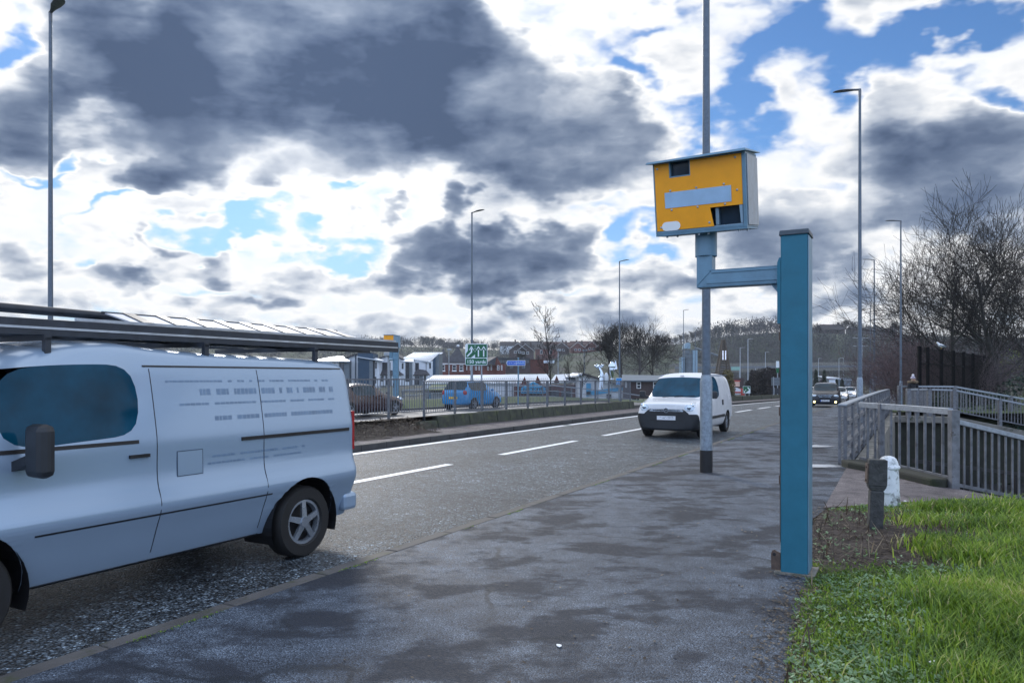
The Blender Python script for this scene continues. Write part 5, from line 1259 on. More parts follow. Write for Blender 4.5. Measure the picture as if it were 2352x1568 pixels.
# white gabled hall
b = Bld('white_hall', 'white walled hall with a long dark red verge, left of the oncoming van', 'building', 1390, 915, 95)
b.poly('wall', [(1330, 915), (1430, 915), (1430, 887), (1339, 858), (1330, 862)], 0, 10, M_render)
b.roof('roof', [(1326, 861, -.5), (1339, 856, -.5), (1336, 853, 10), (1300, 866, 10)], M_zinc, .2); b.roof('roof', [(1338, 855.5, -.6), (1431, 886, -.6), (1418, 880, 9), (1330, 851, 9)], M_slate, .2)
b.poly('verge', [(1338, 859.5), (1338, 855.5), (1431, 885.5), (1431, 889.5)], -.5, -.02, mat('dark_red_trim', (.16, .03, .04), .7))
b.poly('sign_band', [(1347, 910), (1430, 896), (1430, 888), (1347, 899)], -.12, -.02, M_skyblue); b.rect('sign_panel', 1347, 880, 1357, 908, -.12, -.02, M_skyblue); b.window(1393, 905, 1404, 914)
# flat roofed factory
b = Bld('factory', 'long grey brown flat roofed factory with pale windows in front of the hill', 'building', 1185, 857, 230)
b.rect('wall', 1130, 824, 1218, 857, 0, 20, M_brickdark); b.rect('wall', 1217, 825, 1260, 857, .3, 20, M_redbrown); b.rect('parapet', 1129, 822, 1217, 825, -.5, 20, M_darkframe)
for i in range(7): b.window(1132+i*12, 826, 1142+i*12, 833, -.06, M_greywall)
for x0, x1 in ((1133, 1139), (1144, 1150), (1172, 1178), (1200, 1206)): b.window(x0, 838, x1, 846, -.06, M_greywall)
b.rect('skylight', 1248, 828, 1272, 834, -3, -1, M_zinc)
# brick house by the trees at right
b = Bld('brick_cottage', 'dark brick building with a grey roof behind the bare trees left of the oncoming van', 'house', 1470, 915, 105)
b.rect('wall', 1432, 872, 1560, 915, 0, 8, M_brickdark); b.roof('roof', [(1428, 873, -.5), (1562, 873, -.5), (1556, 862, 5), (1440, 860, 5)], M_greywall, .2); b.window(1462, 877, 1472, 892, -.06, M_frame); b.window(1436, 876, 1440, 890, -.06, M_frame); b.window(1500, 877, 1508, 892, -.06, M_frame)
# silo tower
b = Bld('silo_tower', 'pale blue grey silo tower with railings against the wooded hill', 'tower', 1588, 856, 240)
mb = MB(); mb.cyl((0, 3, 0), (0, 3, 6.2), 2.3, n=20); mb.build('silo', M_greywall, b.t); b.rect('upper_storey', 1575, 803, 1586, 818, 1, 5, M_greywall); b.poly('upper_storey', [(1574, 800), (1588, 800), (1588, 788), (1584, 786), (1576, 788.5)], 1.4, 4.5, M_box); b.rect('side_tower', 1592, 804, 1603, 856, .5, 4.5, M_box); b.rect('side_tower', 1566, 820, 1573, 856, .5, 4, M_box)
mb = MB()
for z in (3.0, 4.6, 6.3, 7.6):
    for i in range(16):
        a, c = PI*2*i/16, PI*2*(i+1)/16; mb.bar((2.6*math.cos(a), 3+2.6*math.sin(a), z), (2.6*math.cos(c), 3+2.6*math.sin(c), z), .12, .12)
mb.build('gallery', M_galvdark, b.t); b.roof('conveyor', [(1600, 800, 2), (1600, 798, 3), (1660, 818, 3), (1660, 820, 2)], M_greywall, .4)
# spire sculpture
b = Bld('spire_sculpture', 'tall slender brown lattice spire with two strings of small lights', 'sculpture', 1661, 866, 170)
mb = MB(); P = lambda x, y, d: (b.px(x, y)[0], d, b.px(x, y)[1])
base_ = [P(1646, 868, -1.5), P(1675, 868, -1.5), P(1675, 868, 1.5), P(1646, 868, 1.5)]; top_ = [P(1659, 780, -.3), P(1664, 780, -.3), P(1664, 780, .3), P(1659, 780, .3)]
for u, v_ in zip(base_, top_): mb.bar(u, v_, .3, .3, (0, 1, 0))
for i in range(1, 16):
    t = i/16; ps = [Vector(u).lerp(Vector(v_), t) for u, v_ in zip(base_, top_)]
    for k in range(4): mb.bar(ps[k], ps[(k+1) % 4], .16, .16, (0, 1, .2)); mb.bar(ps[k], Vector(base_[(k+1) % 4]).lerp(Vector(top_[(k+1) % 4]), (i+1)/16), .10, .10, (0, 1, .2))
mb.build('lattice', mat('lattice_brown', (.085, .065, .05), .8), b.t)
for x in (1656, 1662):
    mb = MB()
    for i in range(7): xx, zz = b.px(x, 807+i*3.0); mb.box(xx-.09, xx+.09, -1.7, -1.5, zz-.12, zz+.10)
    mb.build('light_string', mat('pale_light', (.8, .85, 1), .5, emit=((.75, .82, 1.0), .8)), b.t)
# petrol station
b = Bld('petrol_station', 'red and white filling station with a pale fascia beside the far road', 'filling station', 1690, 908, 150)
b.rect('building', 1672, 868, 1722, 906, 4, 12, M_brickdark); b.rect('fascia', 1685, 876, 1711, 888, 3.4, 4, mat('cream_fascia', (.62, .45, .36), .6)); b.rect('fascia_edge', 1684, 873.5, 1712, 876, 3.3, 4.1, mat('red_edge', (.45, .05, .04), .5))
b.poly('canopy', [(1672, 906), (1704, 906), (1706, 897), (1690, 890), (1677, 892)], -1, 3, M_render); b.rect('canopy_band', 1671.5, 899, 1706, 902, -1.2, 3.1, MATS['red_edge']); b.rect('canopy_band', 1698, 892, 1710, 907, -1.1, 3.05, MATS['red_edge'])
# viaduct
t = thing('viaduct', 'grey concrete viaduct crossing behind the far road between column and tall lamp', 'viaduct', PT(1880, 870, 300))
k_ = 300/FPX; mb = MB(); mb.hexa([(-330*k_, 0, 14*k_), (150*k_, 0, 16*k_+.8), (150*k_, 10, 16*k_+.8), (-330*k_, 10, 14*k_)], [(-330*k_, 0, 23*k_), (150*k_, 0, 27*k_), (150*k_, 10, 27*k_), (-330*k_, 10, 23*k_)]); mb.build('deck', M_concrete, t)
mb = MB(); mb.hexa([(-330*k_, -.2, 23.5*k_), (150*k_, -.2, 27.5*k_), (150*k_, .1, 27.5*k_), (-330*k_, .1, 23.5*k_)], [(-330*k_, -.2, 28*k_), (150*k_, -.2, 32*k_), (150*k_, .1, 32*k_), (-330*k_, .1, 28*k_)]); mb.build('parapet', M_galvdark, t)
mb = MB(); mb.hexa([(-330*k_, 9.4, 28*k_), (150*k_, 9.4, 32*k_), (150*k_, 9.8, 32*k_), (-330*k_, 9.8, 28*k_)], [(-330*k_, 9.4, 36*k_), (150*k_, 9.4, 40*k_), (150*k_, 9.8, 40*k_), (-330*k_, 9.8, 36*k_)]); mb.build('far_parapet', M_concrete, t)
for i, x in enumerate((-260, -190, -120, -45, -5, 30, 62, 100)):
    mb = MB(); mb.cyl((x*k_, 5, -3), (x*k_, 5, 17*k_), .8, n=10); mb.build('pier', M_concrete, t)
far_car(c1, 'silver car crossing the viaduct far off', 1868, 303, 0, M_carsilver, M_carblue, grp='cars far down the road'); bpy.data.objects[[o.name for o in bpy.data.objects if o.get('label') == 'silver car crossing the viaduct far off'][0]].location = PT(1862, 845, 304)
b = Bld('warehouse', 'pale warehouse with a red line below its roof, beyond the black car', 'building', 1926, 900, 230)
b.poly('wall', [(1903, 900), (1955, 900), (1955, 868), (1903, 868)], 0, 12, M_greywall); b.roof('roof', [(1901, 868, -.3), (1956, 872, -.3), (1950, 866.5, 8), (1898, 862, 8)], M_zinc, .2); b.rect('red_line', 1903, 869.5, 1924, 871, -.1, 0, MATS['red_edge']); b.rect('pale_panel', 1904, 872, 1923, 884, -.08, 0, M_render)
# ------------------------------------------------------------------ houses on the hill
def hill_house(label, x, yb, Y, w, h, rh, wallm, roofm, group, gable):
    t = thing('hill_house', label, 'house', PT(x, yb, Y), 0, group); d = 8
    m = MB(); m.box(-w/2, w/2, 0, d, -2, h)
    if gable: m.prism([(-w/2, h), (w/2, h), (0, h+rh)], .02, d-.02)
    m.build('wall', wallm, t)
    if gable:
        m = MB()
        for s in (1, -1): m.slab([(s*(w/2+.3), -.4, h-.15), (0, -.4, h+rh+.2), (0, d+.3, h+rh+.2), (s*(w/2+.3), d+.3, h-.15)], .25)
        o = m.build('roof', roofm, t); m = MB()
        for s in (1, -1): m.bar((s*(w/2+.3), -.55, h-.3), (0, -.55, h+rh+.1), .12, .3, (0, 1, 0))
        m.build('barge_board', M_frame, t)
    else:
        m = MB(); m.hexa([(-w/2-.3, -.4, h), (w/2+.3, -.4, h), (w/2+.3, d+.4, h), (-w/2-.3, d+.4, h)], [(-w/2-.1, d/2-.1, h+rh), (w/2+.1, d/2-.1, h+rh), (w/2+.1, d/2+.1, h+rh), (-w/2-.1, d/2+.1, h+rh)]); o = m.build('roof', roofm, t)
    m = MB(); m.box(w*.28, w*.28+.9, d/2-.5, d/2+.5, h+rh*.5, h+rh+1.3); m.build('chimney', M_brickdark, o)
    for x0 in ((-w*.3, w*.12) if not gable else (-w*.22, w*.04)):
        for z0 in ((h-1.9,) if gable else (h-1.8, .8)):
            m = MB(); m.box(x0, x0+1.5, -.08, .02, z0, z0+1.3); f = m.build('window', M_frame, t)
            m = MB(); m.box(x0+.12, x0+1.38, -.11, -.085, z0+.12, z0+1.18); m.build('pane', M_win, f)
    return t
HL = 'houses on the hillside'
M_tile = mat('red_brown_tiles', (.085, .042, .036), .85, var=.2, scale=.6); M_tiled = mat('dark_tiles', (.05, .043, .044), .85, var=.2, scale=.6)
for i, (lb, x, yb, Y, w, h, rh, wm, rm, gb) in enumerate([
    ('red brick gabled house at the right end of the hillside row', 1385, 812, 470, 9, 4.2, 3.4, M_brick, M_tile, True), ('red brick gabled house second from the right in the hillside row', 1359, 812, 470, 9, 4.2, 3.4, M_brick, M_tile, True), ('red brick gabled house above the grassy bank, left of the hillside row', 1327, 813, 465, 9, 4.0, 3.4, M_brick, M_tiled, True),
    ('wide red brick house with two white windows on the hillside', 1311, 811, 480, 13, 4.8, 2.6, M_brick, M_tile, False), ('gabled brown house left of the lamp on the hillside', 1290, 814, 455, 9, 4.0, 3.4, M_brickdark, M_tiled, True), ('long red roofed house high on the hillside crest', 1345, 803, 540, 22, 3.5, 3.0, M_brick, M_tile, False), ('second long red roofed house on the crest, to its right', 1378, 804, 545, 20, 3.5, 3.0, M_brick, M_tile, False),
    ('pale brown gabled house above the factory', 1189, 822, 400, 9, 4.4, 3.4, M_brickdark, M_tiled, True), ('brown gabled house above the factory, right of the pale one', 1207, 822, 400, 9, 4.0, 3.4, M_brickdark, M_tiled, True), ('white fronted house on the hillside above the factory', 1170, 812, 480, 12, 5, 3.0, M_render, M_tiled, False), ('dark house on the skyline over the factory', 1222, 805, 560, 16, 4, 3.4, M_brickdark, M_tiled, False),
    ('dark roofed house on the skyline left of the tall sapling', 1182, 806, 570, 16, 3.6, 3.0, M_brickdark, M_tiled, False), ('red brick house at the hill foot behind the sapling', 1256, 816, 430, 13, 3.6, 2.6, M_brick, M_tiled, False), ('dark house at the skyline right of the sapling', 1276, 806, 560, 18, 3.8, 3.4, M_brickdark, M_tile, False), ('dark rooftop on the skyline left of the green sign', 1040, 803, 590, 16, 3.0, 3.0, M_brickdark, M_tiled, False)]):
    hill_house(lb, x, yb, Y, w, h, rh, wm, rm, HL, gb)
CR = 'houses on the wooded crest'
for lb, x, yb, Y, w, h, rh in (('broad dark house silhouette on the crest above the black car', 1915, 766, 462, 14, 2.6, 3.4), ('dark house on the crest left edge beside the blue column', 1876, 766, 467, 7, 2.2, 2.0), ('long dark house on the crest right of the tallest lamp', 1995, 768, 462, 21, 3.6, 1.4), ('small pale gabled house on the crest near the bare tree', 2042, 772, 452, 10, 2.6, 2.6)):
    hill_house(lb, x, yb, Y, w, h, rh, M_brickdark, M_tiled, CR, False)
# ------------------------------------------------------------------ far speed camera, signs, rails across the road
t = thing('speed_camera', 'smaller yellow speed camera on the far verge, seen past the end of the ladders', 'speed camera'); gp = GP(908, 40.5); t.location = (gp.x, gp.y, .0); t.rotation_euler.z = -.06
k = 40.5/FPX
m = MB(); m.box(-24*k, -1.5*k, -.30, .28, 3.22, 3.86); m.build('housing', M_yellow, t, bevel=.01)
m = MB(); m.hexa([(-1.4*k, -.30, 3.22), (9.5*k, .10, 3.17), (9.5*k, .30, 3.17), (-1.4*k, .28, 3.22)], [(-1.4*k, -.30, 3.86), (9.5*k, .10, 3.81), (9.5*k, .30, 3.81), (-1.4*k, .28, 3.86)]); m.build('side_panel', M_box, t)
m = MB(); m.hexa([(-24.5*k, -.34, 3.862), (-1*k, -.34, 3.862), (10*k, .10, 3.812), (-14*k, .34, 3.862)], [(-24.5*k, -.34, 3.89), (-1*k, -.34, 3.89), (10*k, .10, 3.84), (-14*k, .34, 3.89)]); m.build('hood', M_bluegrey, t)
m = MB(); m.box(-13*k, -6*k, -.1, .1, 2.75, 3.22); m.build('sleeve', M_bluegrey, t); m = MB(); m.box(-13*k, -2*k, -.08, .08, 2.62, 2.75); m.build('arm', M_bluegrey, t)
m = MB(); m.box(-5*k, 7.5*k, -.14, .14, -.3, 3.15); m.build('column', M_bluegrey, t, bevel=.01)
m = MB(); m.sphere((-8*k, -.2, 2.55), .12, 12, 6, (1, .8, .6)); m.build('lamp_dish', M_box, t, smooth=True)
m = MB(); m.box(-3.5*k, -1*k, -.16, -.14, 1.0, 1.25); m.build('lock_box', M_black, t)
def sign_post(x, y0, Y, r, label_parent, zb=None):
    gp = GP(x, Y); z = PT(x, y0, Y).z; m = MB(); m.tube([(0, 0, -.4), (0, 0, z-gp.z)], r, 10); return gp, m
# 150 yards sign
gp = GP(1094, 41.5); t = thing('lane_sign', 'green lane joining sign reading 150 yards on two grey posts', 'road sign', gp); k = 41.5/FPX
zt, zm, zb = [(PT(0, y, 41.5).z-gp.z) for y in (789, 822, 839)]
hw = 25.5*k
for x in (1083, 1106):
    m = MB(); m.tube([((x-1094)*k, .08, -.3), ((x-1094)*k, .08, zb+.2)], .065 if x < 1100 else .045, 10); m.build('post', M_galv, t, smooth=True)
def rrect(x0, x1, z0, z1, r=.07):
    p = []
    for cx, cz, a0 in ((x1-r, z1-r, 0), (x0+r, z1-r, 90), (x0+r, z0+r, 180), (x1-r, z0+r, 270)):
        for i in range(5): a = math.radians(a0+i*22.5); p.append((cx+r*math.cos(a), cz+r*math.sin(a)))
    return p
m = MB(); m.prism(rrect(-hw, hw, zb, zt, .09), 0, .02); pl = m.build('sign_plate', M_signwhite, t)
m = MB(); m.prism(rrect(-hw+.03, hw-.03, zb+.03, zm-.02, .06), -.004, -.001); m.build('distance_panel', M_green, pl)
text('150 yards', (zm-zb)*.66, M_signwhite, pl, (0, -.006, (zb+zm)/2-.012), (PI/2, 0, 0), .001, bold=.004)
Z = lambda f: zm+.02+(zt-.04-zm-.02)*f
X = lambda f: -hw+.03+(2*hw-.06)*f
m = MB(); m.prism([(X(0), Z(.06)), (X(.02), Z(.0)), (X(.25), Z(0)), (X(.44), Z(.25)), (X(.44), Z(1)), (X(.10), Z(1)), (X(.10), Z(.52)), (X(0), Z(.30))], -.004, -.001); m.prism([(X(.44), Z(0)), (X(1), Z(0)), (X(1), Z(1)), (X(.44), Z(1))], -.004, -.001); m.build('lane_panel', M_green, pl)
def arrow(x, z0, z1, w, hwid, hl): return [[(x-w, z0), (x+w, z0), (x+w, z1-hl), (x-w, z1-hl)], [(x-hwid, z1-hl-.04), (x-hwid, z1-hl*.95), (x, z1), (x+hwid, z1-hl*.95), (x+hwid, z1-hl-.04), (x, z1-hl*.45)]]
for xc in (.60, .85):
    m = MB()
    for pz in arrow(X(xc), Z(.08), Z(.88), .034, .13, .22): m.prism(pz, -.0075, -.005)
    m.build('arrow', M_signwhite, pl)
m = MB(); m.prism([(X(.04), Z(.12)), (X(.09), Z(.06)), (X(.305), Z(.41)), (X(.235), Z(.44))], -.0075, -.005); m.prism([(X(.235), Z(.44)), (X(.305), Z(.41)), (X(.305), Z(.70)), (X(.235), Z(.70))], -.0075, -.005); m.prism(arrow(X(.270), Z(.1), Z(.88), .03, .13, .22)[1], -.0075, -.005); m.build('arrow', M_signwhite, pl)
m = MB()
for a, c in ((.42, .55), (.62, .75), (.82, .95)): m.box(X(.432), X(.448), -.0075, -.005, Z(a), Z(c))
m.build('lane_line', M_signwhite, pl)
# blue finger sign
gp = GP(1190.5, 47); t = thing('direction_sign', 'blue pointed direction sign on a slim grey post above the guard railing', 'road sign', gp); k = 47/FPX; zz = PT(0, 833.5, 47).z-gp.z
m = MB(); m.tube([(0, .06, -.3), (0, .06, zz+.28)], .045, 8); m.sphere((0, .06, zz+.30), .06, 8, 6); m.build('post', M_bluegrey, t, smooth=True)
m = MB(); m.prism([(-28*k, zz), (-25*k, zz-.165), (16*k, zz-.165), (16*k, zz+.165), (-25*k, zz+.165)], -.01, .01); pl = m.build('sign_plate', M_signwhite, t)
m = MB(); m.prism([(-26.8*k, zz), (-24.6*k, zz-.135), (-5.2*k, zz-.135), (-5.2*k, zz+.135), (-24.6*k, zz+.135)], -.014, -.011); m.box(-4.6*k, 15.2*k, -.014, -.011, zz-.135, zz+.135); m.build('sign_face', M_signblue, pl)
text('T & M Canal', .128, M_signwhite, pl, (-14.6*k, -.0155, zz), (PI/2, 0, 0), .0006)
m = MB(); rr = random.Random(8)
for i in range(8): xx = -3.4*k+i*2.25*k; m.box(xx, xx+1.6*k, -.0165, -.0145, zz-.05, zz+.03+rr.uniform(0, .05))
stuff(m.build('faint_lettering', M_reflex, pl))
# small square blue sign and round sign on the lamp post
t = thing('cycle_sign', 'small square blue sign fixed to the lamp post left of the oncoming van', 'road sign', PT(1421.5, 875.5, 66.2)); k = 66.2/FPX
m = MB(); m.box(-7*k, 7*k, -.02, .01, -8*k, 8*k); pl = m.build('sign_plate', M_signwhite, t); m = MB(); m.box(-6.3*k, 6.3*k, -.025, -.021, -7.3*k, 7.3*k); m.build('sign_face', mat('pale_blue_sign', (.03, .25, .62), .4), pl)
m = MB()
for s in (-1, 1): m.tube([(s*.11+.07*math.cos(a*PI/6), -.028, -.08+.07*math.sin(a*PI/6)) for a in range(13)], .014, 5, cap=False)
m.bar((-.11, -.028, -.08), (0, -.028, .05), .02, .02); m.bar((0, -.028, .05), (.11, -.028, -.08), .02, .02); m.bar((-.05, -.028, .05), (.07, -.028, .05), .02, .02); m.build('emblem', M_signwhite, pl)
# far lane sign
gp = GP(1715, 118); t = thing('lane_sign', 'small far green sign with white lane arrows beside the filling station', 'road sign', gp); k = 118/FPX; z0, z1 = PT(0, 903, 118).z-gp.z, PT(0, 886.5, 118).z-gp.z
m = MB(); m.tube([(-3*k, .1, -.5), (-3*k, .1, z1)], .07, 8); m.tube([(6*k, .1, -.5), (6*k, .1, z1)], .07, 8); m.build('post', M_galv, t)
m = MB(); m.box(-8.5*k, 8.5*k, -.02, .02, z0, z1); pl = m.build('sign_plate', M_signwhite, t)
m = MB(); m.prism([(-8*k, z0+.05), (-3*k, z0+.05), (8*k, z1-.45), (8*k, z1-.05), (-8*k, z1-.05)], -.03, -.021); m.build('sign_face', M_green, pl)
m = MB(); m.bar((-6*k, -.035, z1-.75), (-4.5*k, -.035, z0+.1), .15, .02, (0, 1, 0)); m.bar((-2*k, -.035, z0+.45), (-3*k, -.035, z1-.55), .15, .02, (0, 1, 0)); m.bar((2*k, -.035, z1-.2), (7*k, -.035, z0+.55), .16, .02, (0, 1, 0)); m.build('arrow', M_signwhite, pl)
# grey sign backs at the roadside
def back_sign(label, x0, x1, y0, y1, Y, posts, m=None, bars=2):
    xm = (x0+x1)/2; gp = GP(xm, Y); t = thing('sign_board', label, 'road sign', gp); k = Y/FPX; a, c = PT(0, y1, Y).z-gp.z, PT(0, y0, Y).z-gp.z
    mb = MB(); mb.box((x0-xm)*k, (x1-xm)*k, 0, .04, a, c); mb.build('board', m or M_signback, t)
    for i in range(bars): z = a+(c-a)*(i+.7)/(bars+.3); mb = MB(); mb.box((x0-xm)*k, (x1-xm)*k, -.05, -.002, z-.04, z+.04); mb.build('rail', M_galvdark, t)
    for x in posts: mb = MB(); mb.tube([((x-xm)*k, -.11, -.5), ((x-xm)*k, -.11, c+.1)], .07, 8); mb.build('post', M_galv, t)
back_sign('grey back of a road sign left of the blue column', 1772, 1800, 867, 885, 100, (1776, 1796)); back_sign('second grey framed board below the sign back left of the blue column', 1773, 1800, 891, 904, 96, (1777,), M_darkframe, 0)
back_sign('large blue grey sign back among the lamps in front of the bare trees', 1995, 2048, 852, 883, 84, (2003, 2038), M_signback, 3)
t = thing('green_direction_sign', 'long pale green direction sign far off above the filling station', 'road sign', PT(1690, 846, 260)); mb = MB(); mb.box(-1.6, 1.6, -.05, .05, -.6, .6); mb.build('board', mat('pale_green', (.25, .45, .40), .6), t); mb = MB(); mb.tube([(1.3, .1, -6), (1.3, .1, .6)], .1, 6); mb.build('post', M_galv, t)
t = thing('telegraph_sign', 'tall post with a white and green box just left of the blue column', 'post', GP(1786, 110)); k = 110/FPX; g0 = t.location.z
mb = MB(); mb.tube([(0, 0, -.5), (0, 0, PT(0, 830, 110).z-g0)], .08, 8); mb.build('post', M_galv, t); mb = MB(); mb.box(-3*k, 3*k, -.1, .1, PT(0, 844, 110).z-g0, PT(0, 829, 110).z-g0); mb.build('white_box', M_signwhite, t); mb = MB(); mb.box(-2.6*k, 2.6*k, -.1, .1, PT(0, 856, 110).z-g0, PT(0, 845, 110).z-g0); mb.build('green_box', M_green, t)
# rail on the far verge
def far_rail(label, pts, h, n, m):
    t = thing('handrail', label, 'railing'); W_ = [PT(x, y, Y) for x, y, Y in pts]
    for dz in (0, -h*.42, -h*.84):
        mb = MB()
        for a, c in zip(W_, W_[1:]): mb.bar(a+V(0, 0, dz), c+V(0, 0, dz), .09, .09 if dz == 0 else .05)
        mb.build('rail', m, t)
    for p in along(W_, n): mb = MB(); mb.bar(p, p+V(0, 0, -h-.3), .09, .09, (0, 1, 0)); mb.build('post', M_galvdark, t)
far_rail('long pale topped handrail on the far verge, dipping towards the oncoming van', [(925, 896, 62), (1060, 886, 60), (1272, 885, 60), (1345, 893, 60), (1430, 902, 62), (1470, 908, 63)], 1.05, 2.4, M_galv)
t = thing('steel_fence', 'plain vertical bar fence in front of the modern houses', 'fence'); mb = MB(); a, c = PT(790, 890, 75), PT(962, 884, 75)
for p in along([a, c], .32): mb.bar(p, p+V(0, 0, -1.3), .05, .05, (0, 1, 0))
mb.bar(a, c, .05, .06); mb.bar(a+V(0, 0, -1.1), c+V(0, 0, -1.1), .05, .06); mb.build('bar_panel', M_galvdark, t)
# floodlights and lamp columns among the buildings
for lb, x, y0, Y in (('grey lighting column in front of the brick building', 1031, 804, 160), ('pale lighting column left of the hall gable', 1270+12, 805, 140), ('pale lighting column behind the white hall', 1342, 806, 140), ('slim lighting column beside the far speed camera', 893, 817, 60)):
    gp = PT(x, 885, Y); t = thing('light_column', lb, 'light', gp); h = (885-y0)*Y/FPX; mb = MB(); mb.tube([(0, 0, -2), (0, 0, h)], .11, 8); mb.build('pole', M_galv, t); mb = MB(); mb.box(-.35, .55, -.4, .1, h-.05, h+.28); mb.build('floodlight', M_galv, t, bevel=.05)
# silver sculptures
t = thing('tree_sculpture', 'silver sculpture of a bent branching tree on a round base', 'sculpture', PT(1380, 866, 90)); k = 90/FPX
mb = MB(); mb.tube([(0, 0, -1.5), (2*k, 0, 6*k), (0, 0, 14*k), (-4*k, 0, 20*k)], [.30, .26, .20, .16], 10); mb.build('stem', M_chrome, t, smooth=True)
mb = MB(); rr = random.Random(4)
for i in range(14):
    a = rr.uniform(-1.2, 1.2); L = rr.uniform(5, 12)*k; p1 = V(-4*k, 0, 19*k); p2 = p1+V(math.sin(a)*L*.7, rr.uniform(-.3, .3), math.cos(a)*L*.6); p3 = p2+V(math.sin(a)*L*.4+rr.uniform(-.1, .1), 0, L*.4); mb.tube([p1, p2, p3], [.09, .07, .05], 6); mb.sphere(p3, .12, 8, 5)
mb.build('branch_head', M_chrome, t, smooth=True); mb = MB(); mb.sphere((1*k, 0, 1.5*k), 7*k, 14, 6, (1, 1, .28)); mb.build('base', M_chrome, t, smooth=True)
t = thing('bottle_sculpture', 'silver sculpture of a bellied bottle standing on an inverted cone', 'sculpture', PT(1406, 872, 90))
prof = [(.05, -1.6), (.10, 0), (.42, .05), (.42, .12), (.12, .2), (.45, .95), (.50, 1.25), (.46, 1.45), (.62, 1.6), (.60, 1.8), (.35, 2.05), (.16, 2.2), (.20, 2.34)]
mb = MB(); mb.tube([(0, 0, z) for r, z in prof], [r*.75 for r, z in prof], 16); mb.build('body', M_chrome, t, smooth=True); mb = MB(); mb.tube([(.45, .1, 1.3), (.42, .1, 2.2), (.40, .1, 2.45)], [.22, .09, .12], 12); mb.build('neck', M_chrome, t, smooth=True); mb = MB(); mb.sphere((-.7, .1, .15), .42, 12, 6, (.7, .7, 1.8)); mb.build('stone', M_render, t, smooth=True)
# ------------------------------------------------------------------ bare trees
def grow_tree(seed, H, spread, r0, levels, kids, lean=(0, 0), up=.25, first=.18, wig=.16, stems=1, minr=.006, ratio=(.52, .80), ang=(28, 62)):
    """returns (trunk pieces, twig pieces): lists of (points, radii)"""
    R = random.Random(seed); trunk = []; twigs = []
    def branch(p, d, L, r, lev):
        n = 6 if lev <= 1 else (5 if lev == 2 else 4 if lev == 3 else 3)
        pts = [p]; rs = [r]; d = d.normalized(); ds = [d]
        for i in range(n):
            w = wig*(1 if lev else .45)
            d = (d+Vector((R.gauss(0, w), R.gauss(0, w), R.gauss(0, w)+up*(.4 if lev < 2 else .7)*(1/n)*2))).normalized()
            p = p+d*L/n; pts.append(p); ds.append(d); rs.append(max(minr, r*(1-.72*(i+1)/n)))
        (trunk if lev <= 1 else twigs).append((pts, rs))
        if lev >= levels: return
        nk = kids[min(lev, len(kids)-1)]
        for k in range(nk):
            t = (first if lev == 0 else .22)+(1-(first if lev == 0 else .22))*(k+R.random()*.8)/nk
            i = min(n-1, int(t*n)); f = t*n-i; q = pts[i].lerp(pts[i+1], f); bd = ds[i]
            a = math.radians(R.uniform(*ang)); az = R.uniform(0, 2*PI)
            x = bd.orthogonal().normalized(); y = bd.cross(x)
            nd = bd*math.cos(a)+(x*math.cos(az)+y*math.sin(az))*math.sin(a)
            if lev == 0: nd = Vector((nd.x*spread, nd.y*spread, nd.z))
            rr = max(minr, (rs[i]+(rs[i+1]-rs[i])*f)*R.uniform(.45, .72))
            branch(q, nd, L*R.uniform(*ratio)*(1.05-.45*t if lev == 0 else 1), rr, lev+1)
    for s in range(stems):
        a = 2*PI*s/stems+R.random(); o = Vector((math.cos(a), math.sin(a), 0))*(.25 if stems > 1 else 0)
        branch(o-Vector((0, 0, .4)), Vector((lean[0]+o.x*1.1, lean[1]+o.y*1.1, 1)), H*(R.uniform(.6, .85) if stems > 1 else .78), r0*(R.uniform(.7, 1) if stems > 1 else 1), 0)
    return trunk, twigs
def tree(name, label, loc, tr, mt, mw, group=None, scale=1.0, rotz=0.0):
    t = thing(name, label, 'tree', loc, rotz, group); t.scale = (scale,)*3
    m = MB()
    for pts, rs in tr[0]: m.tube(pts, rs, 7, cap=False)
    m.build('trunk', mt, t, smooth=True, recalc=False)
    m = MB()
    for pts, rs in tr[1]: m.tube(pts, rs, 3, cap=False)
    m.build('crown', mw, t, recalc=False)
    return t
big = grow_tree(11, 11.5, 1.3, .20, 4, (13, 7, 6, 4), lean=(-.10, .02), up=.34, first=.14, wig=.13, minr=.009, ang=(24, 52), ratio=(.50, .74))
tree('bare_tree', 'large leafless tree with many fine dark twigs behind the railings at the right', V(34.2, 51.5, -.6), big, M_bark, M_twig, scale=1.12)
b2 = grow_tree(23, 9.5, 1.5, .16, 4, (12, 7, 6, 4), lean=(-.34, 0), up=.26, first=.10, wig=.15, minr=.009, ang=(28, 60), ratio=(.52, .80))
tree('bare_tree', 'leaning leafless tree with low boughs over the tall dark fence', V(31.6, 52.5, -.5), b2, M_bark, M_twig, scale=1.15)
b3 = grow_tree(37, 12, 1.2, .2, 4, (14, 8, 6, 4), lean=(.05, 0), up=.3, first=.15, wig=.15, minr=.010, ratio=(.50, .74))
tree('bare_tree', 'leafless tree cut by the right edge of the picture, trunk beside the sloping railings', V(38.6, 53, -.9), b3, M_bark, M_twig, scale=1.12)
tree('bare_tree', 'leafless tree deeper behind the tall dark fence', V(43, 68, -.9), b2, M_bark, M_twig, rotz=2.1, scale=1.15)
